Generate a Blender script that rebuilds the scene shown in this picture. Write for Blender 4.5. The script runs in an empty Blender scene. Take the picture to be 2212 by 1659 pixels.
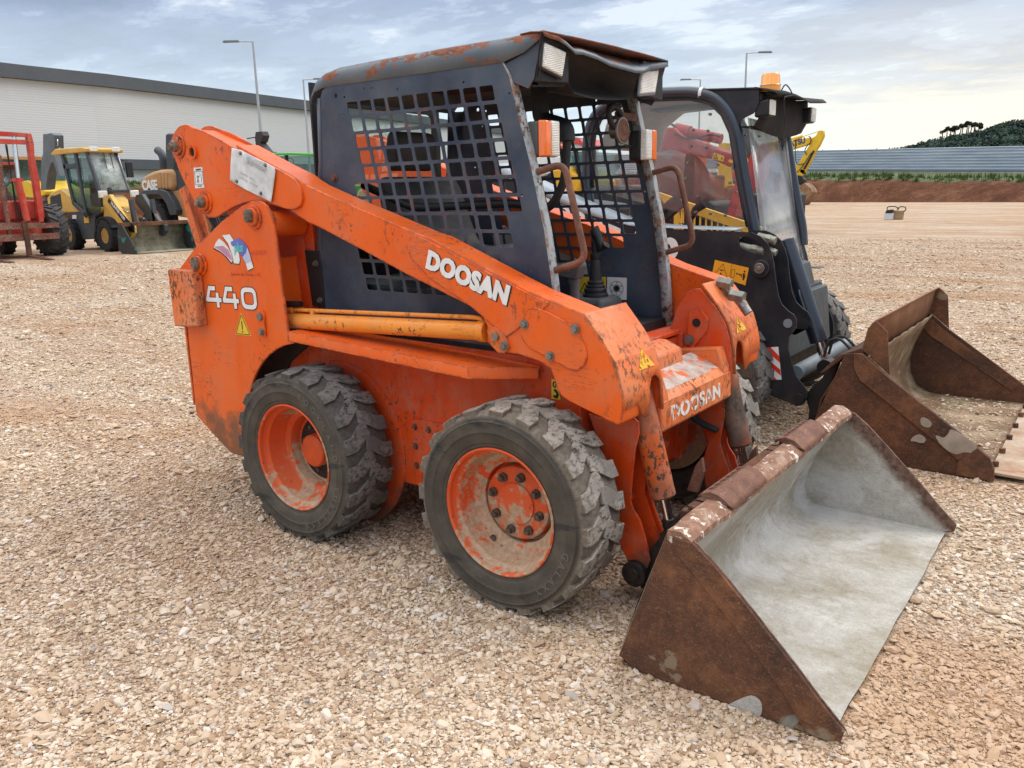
import bpy, bmesh, math, random
import numpy as np
from math import radians, sin, cos, pi, atan2, hypot
from mathutils import Vector, Matrix
from mathutils.geometry import delaunay_2d_cdt

random.seed(4)
scn = bpy.context.scene
COL = scn.collection

# ------------------------------------------------------------------ camera
CAM = Vector((2.7836, -2.8579, 1.4624))
YAW, PITCH, ROLL, FOC = radians(127.1464), radians(13.2698), radians(-1.3411), 1772.94
fw = Vector((cos(YAW) * cos(PITCH), sin(YAW) * cos(PITCH), -sin(PITCH)))
r0 = fw.cross(Vector((0, 0, 1))).normalized()
u0 = r0.cross(fw)
RT = r0 * cos(ROLL) + u0 * sin(ROLL)
UP = -r0 * sin(ROLL) + u0 * cos(ROLL)
cam_data = bpy.data.cameras.new("camera")
cam_data.sensor_width = 36
cam_data.lens = 36 * FOC / 2212
cam_data.clip_end = 3000
cam = bpy.data.objects.new("camera", cam_data)
COL.objects.link(cam)
M3 = Matrix((RT, UP, -fw)).transposed()
cam.matrix_world = Matrix.Translation(CAM) @ M3.to_4x4()
scn.camera = cam

# ------------------------------------------------------------------ sky, sun, exposure
SUN_EL, SUN_AZ = radians(50), radians(62)      # azimuth counted from +X towards +Y
w = bpy.data.worlds.new("World")
scn.world = w
w.use_nodes = True
nt = w.node_tree
nt.nodes.clear()
N = nt.nodes.new
L = nt.links.new
out = N("ShaderNodeOutputWorld")
bg = N("ShaderNodeBackground")
sky = N("ShaderNodeTexSky")
sky.sky_type = 'NISHITA'
sky.sun_disc = False
sky.sun_elevation = SUN_EL
sky.sun_rotation = radians(90) - SUN_AZ
tc = N("ShaderNodeTexCoord")
sep = N("ShaderNodeSeparateXYZ")
L(tc.outputs['Generated'], sep.inputs[0])


def wmath(op, a, b=None, clamp=False):
    n = N("ShaderNodeMath")
    n.operation = op
    n.use_clamp = clamp
    for i, v in enumerate((a, b)):
        if v is None:
            continue
        if isinstance(v, (int, float)):
            n.inputs[i].default_value = v
        else:
            L(v, n.inputs[i])
    return n.outputs[0]


zc = wmath('MAXIMUM', sep.outputs[2], 0.0)
den = wmath('ADD', zc, 0.09)
px_ = wmath('DIVIDE', sep.outputs[0], den)
py_ = wmath('DIVIDE', sep.outputs[1], den)
comb = N("ShaderNodeCombineXYZ")
L(px_, comb.inputs[0])
L(py_, comb.inputs[1])


def wnoise(scale, detail, rough, off, dist=0.0):
    m = N("ShaderNodeMapping")
    m.inputs['Location'].default_value = off
    m.inputs['Rotation'].default_value = (0, 0, radians(37))
    m.inputs['Scale'].default_value = (0.72, 1, 1)
    L(comb.outputs[0], m.inputs[0])
    n = N("ShaderNodeTexNoise")
    n.inputs['Scale'].default_value = scale
    n.inputs['Detail'].default_value = detail
    n.inputs['Roughness'].default_value = rough
    n.inputs['Distortion'].default_value = dist
    L(m.outputs[0], n.inputs['Vector'])
    return n.outputs[0]


def wramp(v, stops):
    r = N("ShaderNodeValToRGB")
    r.color_ramp.interpolation = 'EASE'
    while len(r.color_ramp.elements) < len(stops):
        r.color_ramp.elements.new(0.5)
    for e, (p, c) in zip(r.color_ramp.elements, stops):
        e.position = p
        e.color = (*c, 1)
    L(v, r.inputs[0])
    return r.outputs[0]


def wmix(f, a, b, mode='MIX'):
    m = N("ShaderNodeMix")
    m.data_type = 'RGBA'
    m.blend_type = mode
    for s, v in ((0, f), (6, a), (7, b)):
        if isinstance(v, (int, float)):
            m.inputs[s].default_value = v
        elif isinstance(v, tuple):
            m.inputs[s].default_value = (*v, 1)
        else:
            L(v, m.inputs[s])
    return m.outputs[2]


n1 = wnoise(0.55, 6, 0.55, (3.1, 0.4, 0), 0.3)
n2 = wnoise(2.6, 9, 0.66, (7.3, 2.2, 0), 0.2)
nn = wmath('ADD', wmath('MULTIPLY', n1, 0.55), wmath('MULTIPLY', n2, 0.45))
cloud = wramp(nn, [(0.42, (0.23, 0.29, 0.42)), (0.485, (0.32, 0.39, 0.54)), (0.53, (0.45, 0.53, 0.67)), (0.59, (0.68, 0.75, 0.83))])
hz = wramp(wmath('ADD', sep.outputs[2], wmath('MULTIPLY', wmath('SUBTRACT', n2, 0.5), 0.16)),
           [(0.0, (1, 1, 1)), (0.06, (0.95, 0.95, 0.95)), (0.13, (0.40, 0.40, 0.40)), (0.22, (0.0, 0.0, 0.0))])
# warm low light where the sun side meets the horizon
dotn = N("ShaderNodeVectorMath")
dotn.operation = 'DOT_PRODUCT'
dotn.inputs[1].default_value = (cos(radians(78)), sin(radians(78)), 0.0)
L(tc.outputs['Generated'], dotn.inputs[0])
warm = wramp(dotn.outputs['Value'], [(0.72, (0, 0, 0)), (0.97, (1, 1, 1))])
hcol = wmix(warm, (0.70, 0.82, 0.88), (0.95, 0.89, 0.74))
skyc = wmix(hz, cloud, hcol)
# the clear Nishita sky shows faintly through the cloud cover
sk = N("ShaderNodeVectorMath")
sk.operation = 'SCALE'
sk.inputs[3].default_value = 0.10
L(sky.outputs[0], sk.inputs[0])
allc = wmix(0.92, sk.outputs[0], skyc)
# an overcast sky is brighter overhead than near the horizon
zen = wramp(sep.outputs[2], [(0.24, (.25, .25, .25)), (0.75, (.96, .84, .70))])
zs = N("ShaderNodeVectorMath")
zs.operation = 'SCALE'
zs.inputs[3].default_value = 4.0
L(zen, zs.inputs[0])
allc = wmix(1.0, allc, zs.outputs[0], 'MULTIPLY')
L(allc, bg.inputs[0])
bg.inputs[1].default_value = 1.0
L(bg.outputs[0], out.inputs[0])
w.cycles.sampling_method = 'AUTOMATIC'

sl = bpy.data.lights.new("sun", 'SUN')
sl.energy = 1.5
sl.angle = radians(40)
sl.color = (1.0, 0.93, 0.82)
sun = bpy.data.objects.new("sun", sl)
COL.objects.link(sun)
sd = Vector((cos(SUN_AZ) * cos(SUN_EL), sin(SUN_AZ) * cos(SUN_EL), sin(SUN_EL)))
sun.rotation_euler = sd.to_track_quat('Z', 'Y').to_euler()

vs = scn.view_settings
vs.view_transform = 'Standard'
vs.look = 'None'
vs.exposure = 0.33
vs.gamma = 1.0
vs.use_curve_mapping = False
scn.cycles.max_bounces = 8
scn.cycles.transparent_max_bounces = 16
scn.cycles.use_denoising = True

# ------------------------------------------------------------------ reading positions
K = 2212 / 3840


def view(ox, oy, s):
    return lambda x, y: ((ox + x / s) * K, (oy + y / s) * K)


P0 = lambda x, y: (x, y)
A1 = view(0, 300, 2.0738); A2 = view(600, 400, 1.8438); A3 = view(1100, 80, 1.659); A4 = view(1900, 80, 2.0738)
A5 = view(2300, 250, 2.0738); A6 = view(1900, 880, 2.0738); A7 = view(2600, 800, 2.0738); A8 = view(2200, 1300, 1.65875)
B1 = view(2200, 1400, 1.1209); B2 = view(1500, 1400, 1.7467); B3 = view(800, 1200, 1.8433); B4 = view(3000, 1000, 1.9518)
B5 = view(2900, 300, 2.3532); B7 = view(600, 1100, 2.0109); B8 = view(1200, 300, 1.8433); C1 = view(0, 440, 2.9627)
C2 = view(2000, 560, 3.0722); C3 = view(2400, 380, 3.318); C5 = view(1250, 480, 3.318); C6 = view(2150, 1650, 2.7657)
C7 = view(2850, 480, 5.184)


def ray(p):
    return fw * FOC + RT * (p[0] - 1106) - UP * (p[1] - 829.5)


def at(v, x, y, ax, val):
    """the point of the plane ax = val (metres) seen at that spot of a view"""
    d = ray(v(x, y))
    i = 'XYZ'.index(ax)
    return CAM + d * ((val - CAM[i]) / d[i])


def outl(v, pts, ax, val):
    i = 'XYZ'.index(ax)
    keep = [j for j in range(3) if j != i]
    res = []
    for p in pts:
        q = at(v, p[0], p[1], ax, val)
        res.append((q[keep[0]], q[keep[1]]))
    return res


# ------------------------------------------------------------------ mesh building
def dedupe(pts, eps=1e-4):
    o = []
    for p in pts:
        if not o or hypot(p[0] - o[-1][0], p[1] - o[-1][1]) > eps:
            o.append(p)
    if len(o) > 1 and hypot(o[0][0] - o[-1][0], o[0][1] - o[-1][1]) < eps:
        o.pop()
    return o


def inside(p, poly):
    x, y = p
    c = False
    j = len(poly) - 1
    for i in range(len(poly)):
        xi, yi = poly[i]
        xj, yj = poly[j]
        if (yi > y) != (yj > y) and x < (xj - xi) * (y - yi) / (yj - yi) + xi:
            c = not c
        j = i
    return c


def smooth2(pts, it=1):
    """corner cutting of a closed outline"""
    for _ in range(it):
        o = []
        n = len(pts)
        for i in range(n):
            a = pts[i]
            b = pts[(i + 1) % n]
            o.append((a[0] * .78 + b[0] * .22, a[1] * .78 + b[1] * .22))
            o.append((a[0] * .22 + b[0] * .78, a[1] * .22 + b[1] * .78))
        pts = o
    return pts


def circ(cx, cy, r, n=20, ry=None):
    ry = ry or r
    return [(cx + r * cos(2 * pi * i / n), cy + ry * sin(2 * pi * i / n)) for i in range(n)]


def rrect(x0, y0, x1, y1, r, n=3):
    o = []
    for cx, cy, a0 in ((x1 - r, y1 - r, 0), (x0 + r, y1 - r, 90), (x0 + r, y0 + r, 180), (x1 - r, y0 + r, 270)):
        for i in range(n + 1):
            a = radians(a0 + 90 * i / n)
            o.append((cx + r * cos(a), cy + r * sin(a)))
    return o


class MB:
    def __init__(s):
        s.v = []
        s.f = []

    def add(s, verts, faces):
        b = len(s.v)
        s.v += [tuple(v) for v in verts]
        s.f += [tuple(b + i for i in f) for f in faces]
        return s

    def prism(s, pts, ax, a, b, holes=()):
        """closed outline in the plane of axis ax, extruded from a to b; each may be a function of the point"""
        i = 'XYZ'.index(ax)
        pts = dedupe(pts)

        def p3(p, c):
            c = c(p) if callable(c) else c
            q = list(p)
            q.insert(i, c)
            return q
        if not holes:
            n = len(pts)
            vs_ = [p3(p, a) for p in pts] + [p3(p, b) for p in pts]
            fs = [tuple(range(n)), tuple(range(2 * n - 1, n - 1, -1))]
            fs += [(k, (k + 1) % n, n + (k + 1) % n, n + k) for k in range(n)]
            return s.add(vs_, fs)
        loops = [pts] + [dedupe(h) for h in holes]
        vv = []
        ee = []
        for lp in loops:
            b0 = len(vv)
            vv += [Vector(p) for p in lp]
            ee += [(b0 + k, b0 + (k + 1) % len(lp)) for k in range(len(lp))]
        rv, re_, rf, *_ = delaunay_2d_cdt(vv, ee, [], 0, 1e-5)
        keep = []
        for f in rf:
            c = (sum(rv[q][0] for q in f) / 3, sum(rv[q][1] for q in f) / 3)
            if inside(c, pts) and not any(inside(c, h) for h in loops[1:]):
                keep.append(tuple(f))
        n = len(rv)
        vs_ = [p3(tuple(p), a) for p in rv] + [p3(tuple(p), b) for p in rv]
        fs = keep + [tuple(n + q for q in reversed(f)) for f in keep]
        edges = {}
        for f in keep:
            for k in range(3):
                e = (f[k], f[(k + 1) % 3])
                edges[e] = 1
        for (p, q) in list(edges):
            if (q, p) not in edges:
                fs.append((q, p, n + p, n + q))
        return s.add(vs_, fs)

    def box(s, x0, x1, y0, y1, z0, z1):
        return s.prism([(x0, y0), (x1, y0), (x1, y1), (x0, y1)], 'Z', z0, z1)

    def hull8(s, bot, top):
        return s.add(list(bot) + list(top), [(3, 2, 1, 0), (4, 5, 6, 7), (0, 1, 5, 4), (1, 2, 6, 5), (2, 3, 7, 6), (3, 0, 4, 7)])

    def bar(s, p, q, wd, ht, up=(0, 0, 1)):
        p = Vector(p); q = Vector(q); d = (q - p).normalized(); up = Vector(up)
        sx = d.cross(up).normalized(); uz = sx.cross(d).normalized()
        c = [(-1, -1), (1, -1), (1, 1), (-1, 1)]
        return s.hull8([p + sx * (a * wd / 2) + uz * (b * ht / 2) for a, b in c], [q + sx * (a * wd / 2) + uz * (b * ht / 2) for a, b in c])

    def cyl(s, p, q, r, n=20, r2=None):
        p = Vector(p); q = Vector(q); r2 = r if r2 is None else r2
        d = (q - p).normalized()
        e1 = d.orthogonal().normalized(); e2 = d.cross(e1)
        vs_ = []
        for c, rr in ((p, r), (q, r2)):
            vs_ += [c + (e1 * cos(2 * pi * k / n) + e2 * sin(2 * pi * k / n)) * rr for k in range(n)]
        fs = [(k, (k + 1) % n, n + (k + 1) % n, n + k) for k in range(n)] + [tuple(reversed(range(n))), tuple(range(n, 2 * n))]
        return s.add(vs_, fs)

    def tube(s, pts, r, n=10, caps=True):
        pts = [Vector(p) for p in pts]
        rs = r if isinstance(r, (list, tuple)) else [r] * len(pts)
        m = len(pts)
        tang = []
        for i in range(m):
            t = (pts[min(i + 1, m - 1)] - pts[max(i - 1, 0)])
            tang.append(t.normalized())
        e = tang[0].orthogonal().normalized()
        vs_ = []
        for i in range(m):
            e = (e - tang[i] * e.dot(tang[i])).normalized()
            g = tang[i].cross(e)
            vs_ += [pts[i] + (e * cos(2 * pi * k / n) + g * sin(2 * pi * k / n)) * rs[i] for k in range(n)]
        fs = []
        for i in range(m - 1):
            for k in range(n):
                a = i * n + k; b = i * n + (k + 1) % n
                fs.append((a, b, b + n, a + n))
        if caps:
            fs += [tuple(reversed(range(n))), tuple(range((m - 1) * n, m * n))]
        return s.add(vs_, fs)

    def lathe(s, prof, c, ax='Y', n=48, closed=False):
        """profile [(radius, along axis)] around the axis through c"""
        c = Vector(c)
        i = 'XYZ'.index(ax)
        A = Vector([1 if j == i else 0 for j in range(3)])
        e1 = Vector([1 if j == (i + 1) % 3 else 0 for j in range(3)])
        e2 = A.cross(e1)
        vs_ = []
        m = len(prof)
        for r, h in prof:
            for k in range(n):
                t = 2 * pi * k / n
                vs_.append(c + A * h + (e1 * cos(t) + e2 * sin(t)) * r)
        fs = []
        rng = range(m) if closed else range(m - 1)
        for j in rng:
            for k in range(n):
                a = j * n + k; b = j * n + (k + 1) % n
                a2 = ((j + 1) % m) * n + k; b2 = ((j + 1) % m) * n + (k + 1) % n
                fs.append((a, b, b2, a2))
        if not closed:
            if prof[0][0] > 1e-4:
                fs.append(tuple(reversed(range(n))))
            if prof[-1][0] > 1e-4:
                fs.append(tuple(range((m - 1) * n, m * n)))
        return s.add(vs_, fs)

    def hexbolt(s, c, ax, r, h, sgn=-1, washer=True):
        c = Vector(c)
        i = 'XYZ'.index(ax)
        A = Vector([sgn if j == i else 0 for j in range(3)])
        if washer:
            s.cyl(c, c + A * h * .25, r * 1.45, 14)
        s.cyl(c + A * h * .25, c + A * h, r, 6)
        return s

    def grid(s, rows):
        """sheet through rows of points"""
        m = len(rows[0])
        vs_ = [p for r in rows for p in r]
        fs = []
        for i in range(len(rows) - 1):
            for j in range(m - 1):
                a = i * m + j
                fs.append((a, a + 1, a + m + 1, a + m))
        return s.add(vs_, fs)

    def mapped(s, fn):
        s.v = [tuple(fn(Vector(v))) for v in s.v]
        return s

    def build(s, name, mat=None, parent=None, bevel=0.0, smooth=35, label=None, seg=2, loc=None, solid=0.0, mesh_only=False):
        me = bpy.data.meshes.new(name)
        bm = bmesh.new()
        vs_ = [bm.verts.new(v) for v in s.v]
        for f in s.f:
            try:
                bm.faces.new([vs_[i] for i in f])
            except ValueError:
                pass
        bmesh.ops.remove_doubles(bm, verts=bm.verts, dist=1e-5)
        bmesh.ops.recalc_face_normals(bm, faces=bm.faces)
        if smooth:
            lim = radians(smooth)
            for f in bm.faces:
                f.smooth = True
            for e in bm.edges:
                if len(e.link_faces) == 2:
                    e.smooth = e.calc_face_angle(0) < lim
        bm.to_mesh(me)
        bm.free()
        me.materials.append(mat)
        o = bpy.data.objects.new(name, me)
        if loc is not None:
            o.location = loc
        COL.objects.link(o)
        if parent:
            o.parent = parent
        if solid:
            m = o.modifiers.new("thickness", 'SOLIDIFY'); m.thickness = solid; m.offset = 0
        if bevel:
            m = o.modifiers.new("edges", 'BEVEL')
            m.width = bevel; m.segments = seg; m.limit_method = 'ANGLE'; m.angle_limit = radians(38)
            m.harden_normals = False
        if label:
            o['label'] = label
        return o


SPLIT = {'bolt', 'wheel_bolts', 'rivet', 'window_bolt', 'edge_bolt', 'visor_cheek', 'latch_lever', 'cab_glass', 'mast_crossbar', 'lift_chain', 'wiper', 'axle',
         'hood_vent', 'side_glass', 'hydraulic_coupler', 'cab_post', 'stand', 'upright_web', 'hitch_hose', 'grille_slat', 'rear_link', 'bucket_linkage'}
NEWNAME = {'wheel_bolts': 'wheel_bolt'}


def split_loose():
    """every piece that could be lifted off becomes an object of its own"""
    for o in [o for o in scn.objects if o.type == 'MESH' and o.name.split('.')[0] in SPLIT]:
        me = o.data
        n = len(me.vertices)
        par = list(range(n))

        def find(a):
            while par[a] != a:
                par[a] = par[par[a]]
                a = par[a]
            return a
        for e in me.edges:
            a, b_ = find(e.vertices[0]), find(e.vertices[1])
            par[a] = b_
        comp = {}
        for i in range(n):
            comp.setdefault(find(i), []).append(i)
        groups = []
        for ids in comp.values():
            lo = [min(me.vertices[i].co[k] for i in ids) - .0015 for k in range(3)]
            hi = [max(me.vertices[i].co[k] for i in ids) + .0015 for k in range(3)]
            merged = [ids, lo, hi]
            rest = []
            for g_ in groups:
                if all(g_[1][k] <= merged[2][k] and g_[2][k] >= merged[1][k] for k in range(3)):
                    merged = [merged[0] + g_[0], [min(a, c) for a, c in zip(merged[1], g_[1])], [max(a, c) for a, c in zip(merged[2], g_[2])]]
                else:
                    rest.append(g_)
            groups = rest + [merged]
        nm = NEWNAME.get(o.name.split('.')[0], o.name.split('.')[0])
        if len(groups) < 2:
            o.name = nm if nm != o.name.split('.')[0] else o.name
            continue
        smooth_ = [p.use_smooth for p in me.polygons]
        for ids, _, _ in groups:
            idx = {v: k for k, v in enumerate(ids)}
            polys = [p for p in me.polygons if p.vertices[0] in idx]
            m2 = bpy.data.meshes.new(nm)
            m2.from_pydata([tuple(me.vertices[i].co) for i in ids], [], [[idx[v] for v in p.vertices] for p in polys])
            m2.shade_flat()
            for m_ in me.materials:
                m2.materials.append(m_)
            o2 = bpy.data.objects.new(nm, m2)
            COL.objects.link(o2)
            o2.parent = o.parent
            o2.location = o.location
            for md in o.modifiers:
                d = o2.modifiers.new(md.name, md.type)
                for pr_ in ('width', 'segments', 'limit_method', 'angle_limit', 'thickness', 'offset'):
                    if hasattr(md, pr_):
                        setattr(d, pr_, getattr(md, pr_))
            for ch_ in list(o.children):
                ch_.parent = o2
        bpy.data.objects.remove(o)


def fillet(pts, r, n=5):
    """polyline with rounded corners"""
    pts = [Vector(p) for p in pts]
    o = [pts[0]]
    for i in range(1, len(pts) - 1):
        a, b, c = pts[i - 1], pts[i], pts[i + 1]
        d1 = (a - b); d2 = (c - b)
        rr = min(r, d1.length * .45, d2.length * .45)
        p = b + d1.normalized() * rr; q = b + d2.normalized() * rr
        for k in range(n + 1):
            t = k / n
            o.append(p * (1 - t) ** 2 + b * 2 * t * (1 - t) + q * t * t)
    o.append(pts[-1])
    return o


def thing(name, label, cat, loc=(0, 0, 0), group=None, rz=0.0, kind=None):
    o = bpy.data.objects.new(name, None)
    o.empty_display_size = 0.2
    o.location = loc
    o.rotation_euler = (0, 0, rz)
    COL.objects.link(o)
    return tag(o, label, cat, group, kind)


def tag(o, label=None, cat=None, group=None, kind=None):
    if label: o['label'] = label
    if cat: o['category'] = cat
    if group: o['group'] = group
    if kind: o['kind'] = kind
    return o


def text_mesh(body, size, thick=0.001, bold=0.0, shear=0.0, xscale=1.0, spacing=1.0):
    cu = bpy.data.curves.new("lettering", 'FONT')
    cu.body = body
    cu.size = size
    cu.extrude = thick
    cu.offset = bold
    cu.shear = shear
    cu.space_character = spacing
    cu.align_x = 'CENTER'
    cu.align_y = 'CENTER'
    cu.resolution_u = 3
    ob = bpy.data.objects.new("lettering", cu)
    COL.objects.link(ob)
    dg = bpy.context.evaluated_depsgraph_get()
    dg.update()
    me = bpy.data.meshes.new_from_object(ob.evaluated_get(dg))
    vs_ = [(v.co.x * xscale, v.co.y, v.co.z) for v in me.vertices]
    fs = [tuple(p.vertices) for p in me.polygons]
    bpy.data.objects.remove(ob)
    bpy.data.curves.remove(cu)
    bpy.data.meshes.remove(me)
    return vs_, fs


def put_text(name, body, size, origin, xdir, ydir, mat, parent, thick=0.001, bold=0.0, shear=0.0, xscale=1.0, spacing=1.0, label=None):
    vs_, fs = text_mesh(body, size, thick, bold, shear, xscale, spacing)
    X = Vector(xdir).normalized(); Y = Vector(ydir).normalized(); Z = X.cross(Y)
    O = Vector(origin)
    m = MB()
    m.add([O + X * v[0] + Y * v[1] + Z * v[2] for v in vs_], fs)
    return m.build(name, mat, parent, smooth=0, label=label)


# ------------------------------------------------------------------ materials
class NT:
    def __init__(s, name):
        s.m = bpy.data.materials.new(name)
        s.m.use_nodes = True
        s.t = s.m.node_tree
        s.p = s.t.nodes['Principled BSDF']
        s.co = None

    def n(s, kind, **kw):
        x = s.t.nodes.new(kind)
        for k, v in kw.items():
            setattr(x, k, v)
        return x

    def set(s, node, key, v):
        sock = node.inputs[key]
        if hasattr(v, 'links') or hasattr(v, 'is_linked'):
            s.t.links.new(v, sock)
        elif isinstance(v, tuple) and len(v) == 3 and sock.type == 'RGBA':
            sock.default_value = (*v, 1)
        else:
            sock.default_value = v

    def coords(s, kind='Object', scale=(1, 1, 1), rot=(0, 0, 0), loc=(0, 0, 0)):
        if s.co is None:
            s.co = s.n("ShaderNodeTexCoord")
        m = s.n("ShaderNodeMapping")
        m.inputs['Scale'].default_value = scale
        m.inputs['Rotation'].default_value = rot
        m.inputs['Location'].default_value = loc
        s.t.links.new(s.co.outputs[kind], m.inputs[0])
        return m.outputs[0]

    def noise(s, scale, detail=4, rough=.5, vec=None, dist=0.0):
        x = s.n("ShaderNodeTexNoise")
        s.set(x, 'Scale', scale); s.set(x, 'Detail', detail); s.set(x, 'Roughness', rough); s.set(x, 'Distortion', dist)
        s.t.links.new(vec if vec is not None else s.coords(), x.inputs['Vector'])
        return x.outputs[0]

    def vor(s, scale, vec=None, feature='F1', out='Distance', rnd=1.0):
        x = s.n("ShaderNodeTexVoronoi", feature=feature)
        s.set(x, 'Scale', scale); s.set(x, 'Randomness', rnd)
        s.t.links.new(vec if vec is not None else s.coords(), x.inputs['Vector'])
        return x.outputs[out]

    def math(s, op, a, b=0.0, clamp=False):
        x = s.n("ShaderNodeMath", operation=op, use_clamp=clamp)
        s.set(x, 0, a); s.set(x, 1, b)
        return x.outputs[0]

    def step(s, v, a, b):
        x = s.n("ShaderNodeMapRange")
        s.set(x, 0, v); s.set(x, 1, a); s.set(x, 2, b); s.set(x, 3, 0.0); s.set(x, 4, 1.0)
        return x.outputs[0]

    def ramp(s, v, stops, interp='LINEAR'):
        r = s.n("ShaderNodeValToRGB")
        r.color_ramp.interpolation = interp
        while len(r.color_ramp.elements) < len(stops):
            r.color_ramp.elements.new(0.5)
        for e, (p, c) in zip(r.color_ramp.elements, stops):
            e.position = p
            e.color = (*c, 1) if isinstance(c, tuple) else (c, c, c, 1)
        s.t.links.new(v, r.inputs[0])
        return r.outputs[0]

    def mix(s, f, a, b, mode='MIX'):
        m = s.n("ShaderNodeMix", data_type='RGBA', blend_type=mode)
        s.set(m, 0, f); s.set(m, 6, a); s.set(m, 7, b)
        return m.outputs[2]

    def bump(s, h, strength=.3, dist=.01, prev=None):
        b = s.n("ShaderNodeBump")
        s.set(b, 'Height', h); s.set(b, 'Strength', strength); s.set(b, 'Distance', dist)
        if prev is not None:
            s.t.links.new(prev, b.inputs['Normal'])
        return b.outputs[0]

    def fin(s, color=None, rough=None, metal=None, normal=None, **kw):
        if color is not None: s.set(s.p, 'Base Color', color)
        if rough is not None: s.set(s.p, 'Roughness', rough)
        if metal is not None: s.set(s.p, 'Metallic', metal)
        if normal is not None: s.t.links.new(normal, s.p.inputs['Normal'])
        for k, v in kw.items():
            s.set(s.p, k.replace('_', ' '), v)
        return s.m


def simple(name, col, rough=.5, metal=0.0, var=.25, scale=9.0, bump=0.0, **kw):
    t = NT(name)
    n = t.noise(scale, 6, .6)
    c2 = tuple(x * (1 - var) for x in col)
    c = t.mix(t.step(n, .35, .65), c2, col)
    r = t.step(t.noise(scale * 3, 4), -1.0, 1.2)
    r = t.math('MULTIPLY', r, rough / .6)
    nm = t.bump(t.noise(scale * 12, 5), bump, .004) if bump else None
    return t.fin(c, r, metal, nm, **kw)


def worn_paint(name, col, fade, rust, chips=.62, patch=.5, edge=.35, dirt=None, dirt_z=None, scratch=.5, rough=.38, under=(.07, .045, .035), dusty=.25, coat=0.0):
    """paint with faded areas, chips to dark metal, scratches, worn edges and dust"""
    t = NT(name)
    co = t.coords()
    big = t.noise(2.3, 5, .6)
    c = t.mix(t.step(big, .38, .68), col, fade)
    c = t.mix(t.math('MULTIPLY', t.step(t.noise(7, 6, .65), .45, .75), dusty), c, (.34, .25, .18))
    # fine chips clustered in patches
    cl = t.step(t.noise(3.1, 4, .6, t.coords(loc=(4, 2, 1))), patch, patch + .16)
    ch = t.step(t.noise(42, 6, .7, t.coords(scale=(1, 1, .75))), chips - .03, chips)
    m1 = t.math('MULTIPLY', cl, ch)
    dots = t.step(t.noise(75, 3, .5, t.coords(loc=(9, 1, 3))), .735, .75)
    m1 = t.math('MAXIMUM', m1, dots)
    # rain streaks and grime
    gr_ = t.step(t.noise(5.5, 6, .7, t.coords(scale=(2.2, 2.2, .35), loc=(3, 1, 4))), .50, .72)
    c = t.mix(t.math('MULTIPLY', gr_, dusty * .55), c, tuple(v * .42 for v in col))
    # long thin scratches
    sc = t.noise(16, 5, .65, t.coords(scale=(.35, .6, 5), rot=(.3, .35, .2)), .6)
    sc = t.math('ABSOLUTE', t.math('SUBTRACT', sc, .5))
    sc = t.step(sc, .007, .003)
    sc = t.math('MULTIPLY', sc, t.step(t.noise(2.6, 3, .5, t.coords(loc=(1, 7, 2))), .62 - scratch * .12, .66 - scratch * .1))
    m1 = t.math('MAXIMUM', m1, sc)
    # worn edges
    bv = t.n("ShaderNodeBevel", samples=3)
    bv.inputs['Radius'].default_value = .012
    geo = t.n("ShaderNodeNewGeometry")
    dt = t.n("ShaderNodeVectorMath", operation='DOT_PRODUCT')
    t.t.links.new(bv.outputs[0], dt.inputs[0]); t.t.links.new(geo.outputs['Normal'], dt.inputs[1])
    ed = t.step(dt.outputs['Value'], .985, .93)
    ed = t.math('MULTIPLY', ed, t.step(t.noise(19, 6, .7, t.coords(loc=(2, 8, 5))), .60 - edge * .25, .66 - edge * .2))
    m1 = t.math('MAXIMUM', m1, ed, True)
    rc = t.mix(t.step(t.noise(30, 5), .4, .6), under, rust)
    c = t.mix(m1, c, rc)
    if dirt_z:
        pos = t.n("ShaderNodeSeparateXYZ")
        t.t.links.new(co, pos.inputs[0])
        dm = t.math('ADD', t.step(pos.outputs[2], dirt_z[1], dirt_z[0]), t.math('MULTIPLY', t.math('SUBTRACT', t.noise(6, 6, .7), .5), 2.0))
        dm = t.step(dm, .45, .8)
        c = t.mix(t.math('MULTIPLY', dm, .85), c, dirt)
    rg = t.math('ADD', t.math('MULTIPLY', m1, .35), t.math('ADD', rough, t.math('MULTIPLY', t.math('SUBTRACT', t.noise(11, 5), .5), .35)), True)
    nm = t.bump(t.math('SUBTRACT', t.noise(5, 3), t.math('MULTIPLY', m1, .3)), .22, .006)
    return t.fin(c, rg, 0.0, nm, Coat_Weight=coat, Coat_Roughness=.25, Specular_IOR_Level=.32)
ORANGE = worn_paint('orange_paint', (.76, .102, .004), (.79, .132, .014), (.16, .05, .02), chips=.60, patch=.50, edge=.6,
                    dirt=(.13, .075, .04), dirt_z=(.25, .66), scratch=.6, rough=.42)
ORANGE_LOW = worn_paint('orange_paint_dusty', (.62, .055, .004), (.66, .078, .012), (.12, .05, .025), chips=.6, patch=.48, edge=.4,
                        dirt=(.10, .06, .04), dirt_z=(.05, .42), scratch=.4, rough=.5, dusty=.45)
ORANGE_WORN = worn_paint('orange_paint_scuffed', (.76, .13, .012), (.82, .22, .07), (.20, .08, .035), chips=.560, patch=.40, edge=.9,
                         scratch=1.0, rough=.42, dusty=.45, under=(.22, .10, .055))
ORANGE_HEAVY = worn_paint('orange_paint_scraped', (.74, .13, .015), (.80, .24, .08), (.17, .07, .03), chips=.555, patch=.40, edge=.9,
                          scratch=1.0, rough=.5, dusty=.6, under=(.10, .055, .035))
CYL_YEL = worn_paint('cylinder_paint', (.80, .25, .02), (.82, .30, .05), (.12, .05, .02), chips=.60, patch=.42, edge=.2, scratch=.2, rough=.35)
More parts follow.
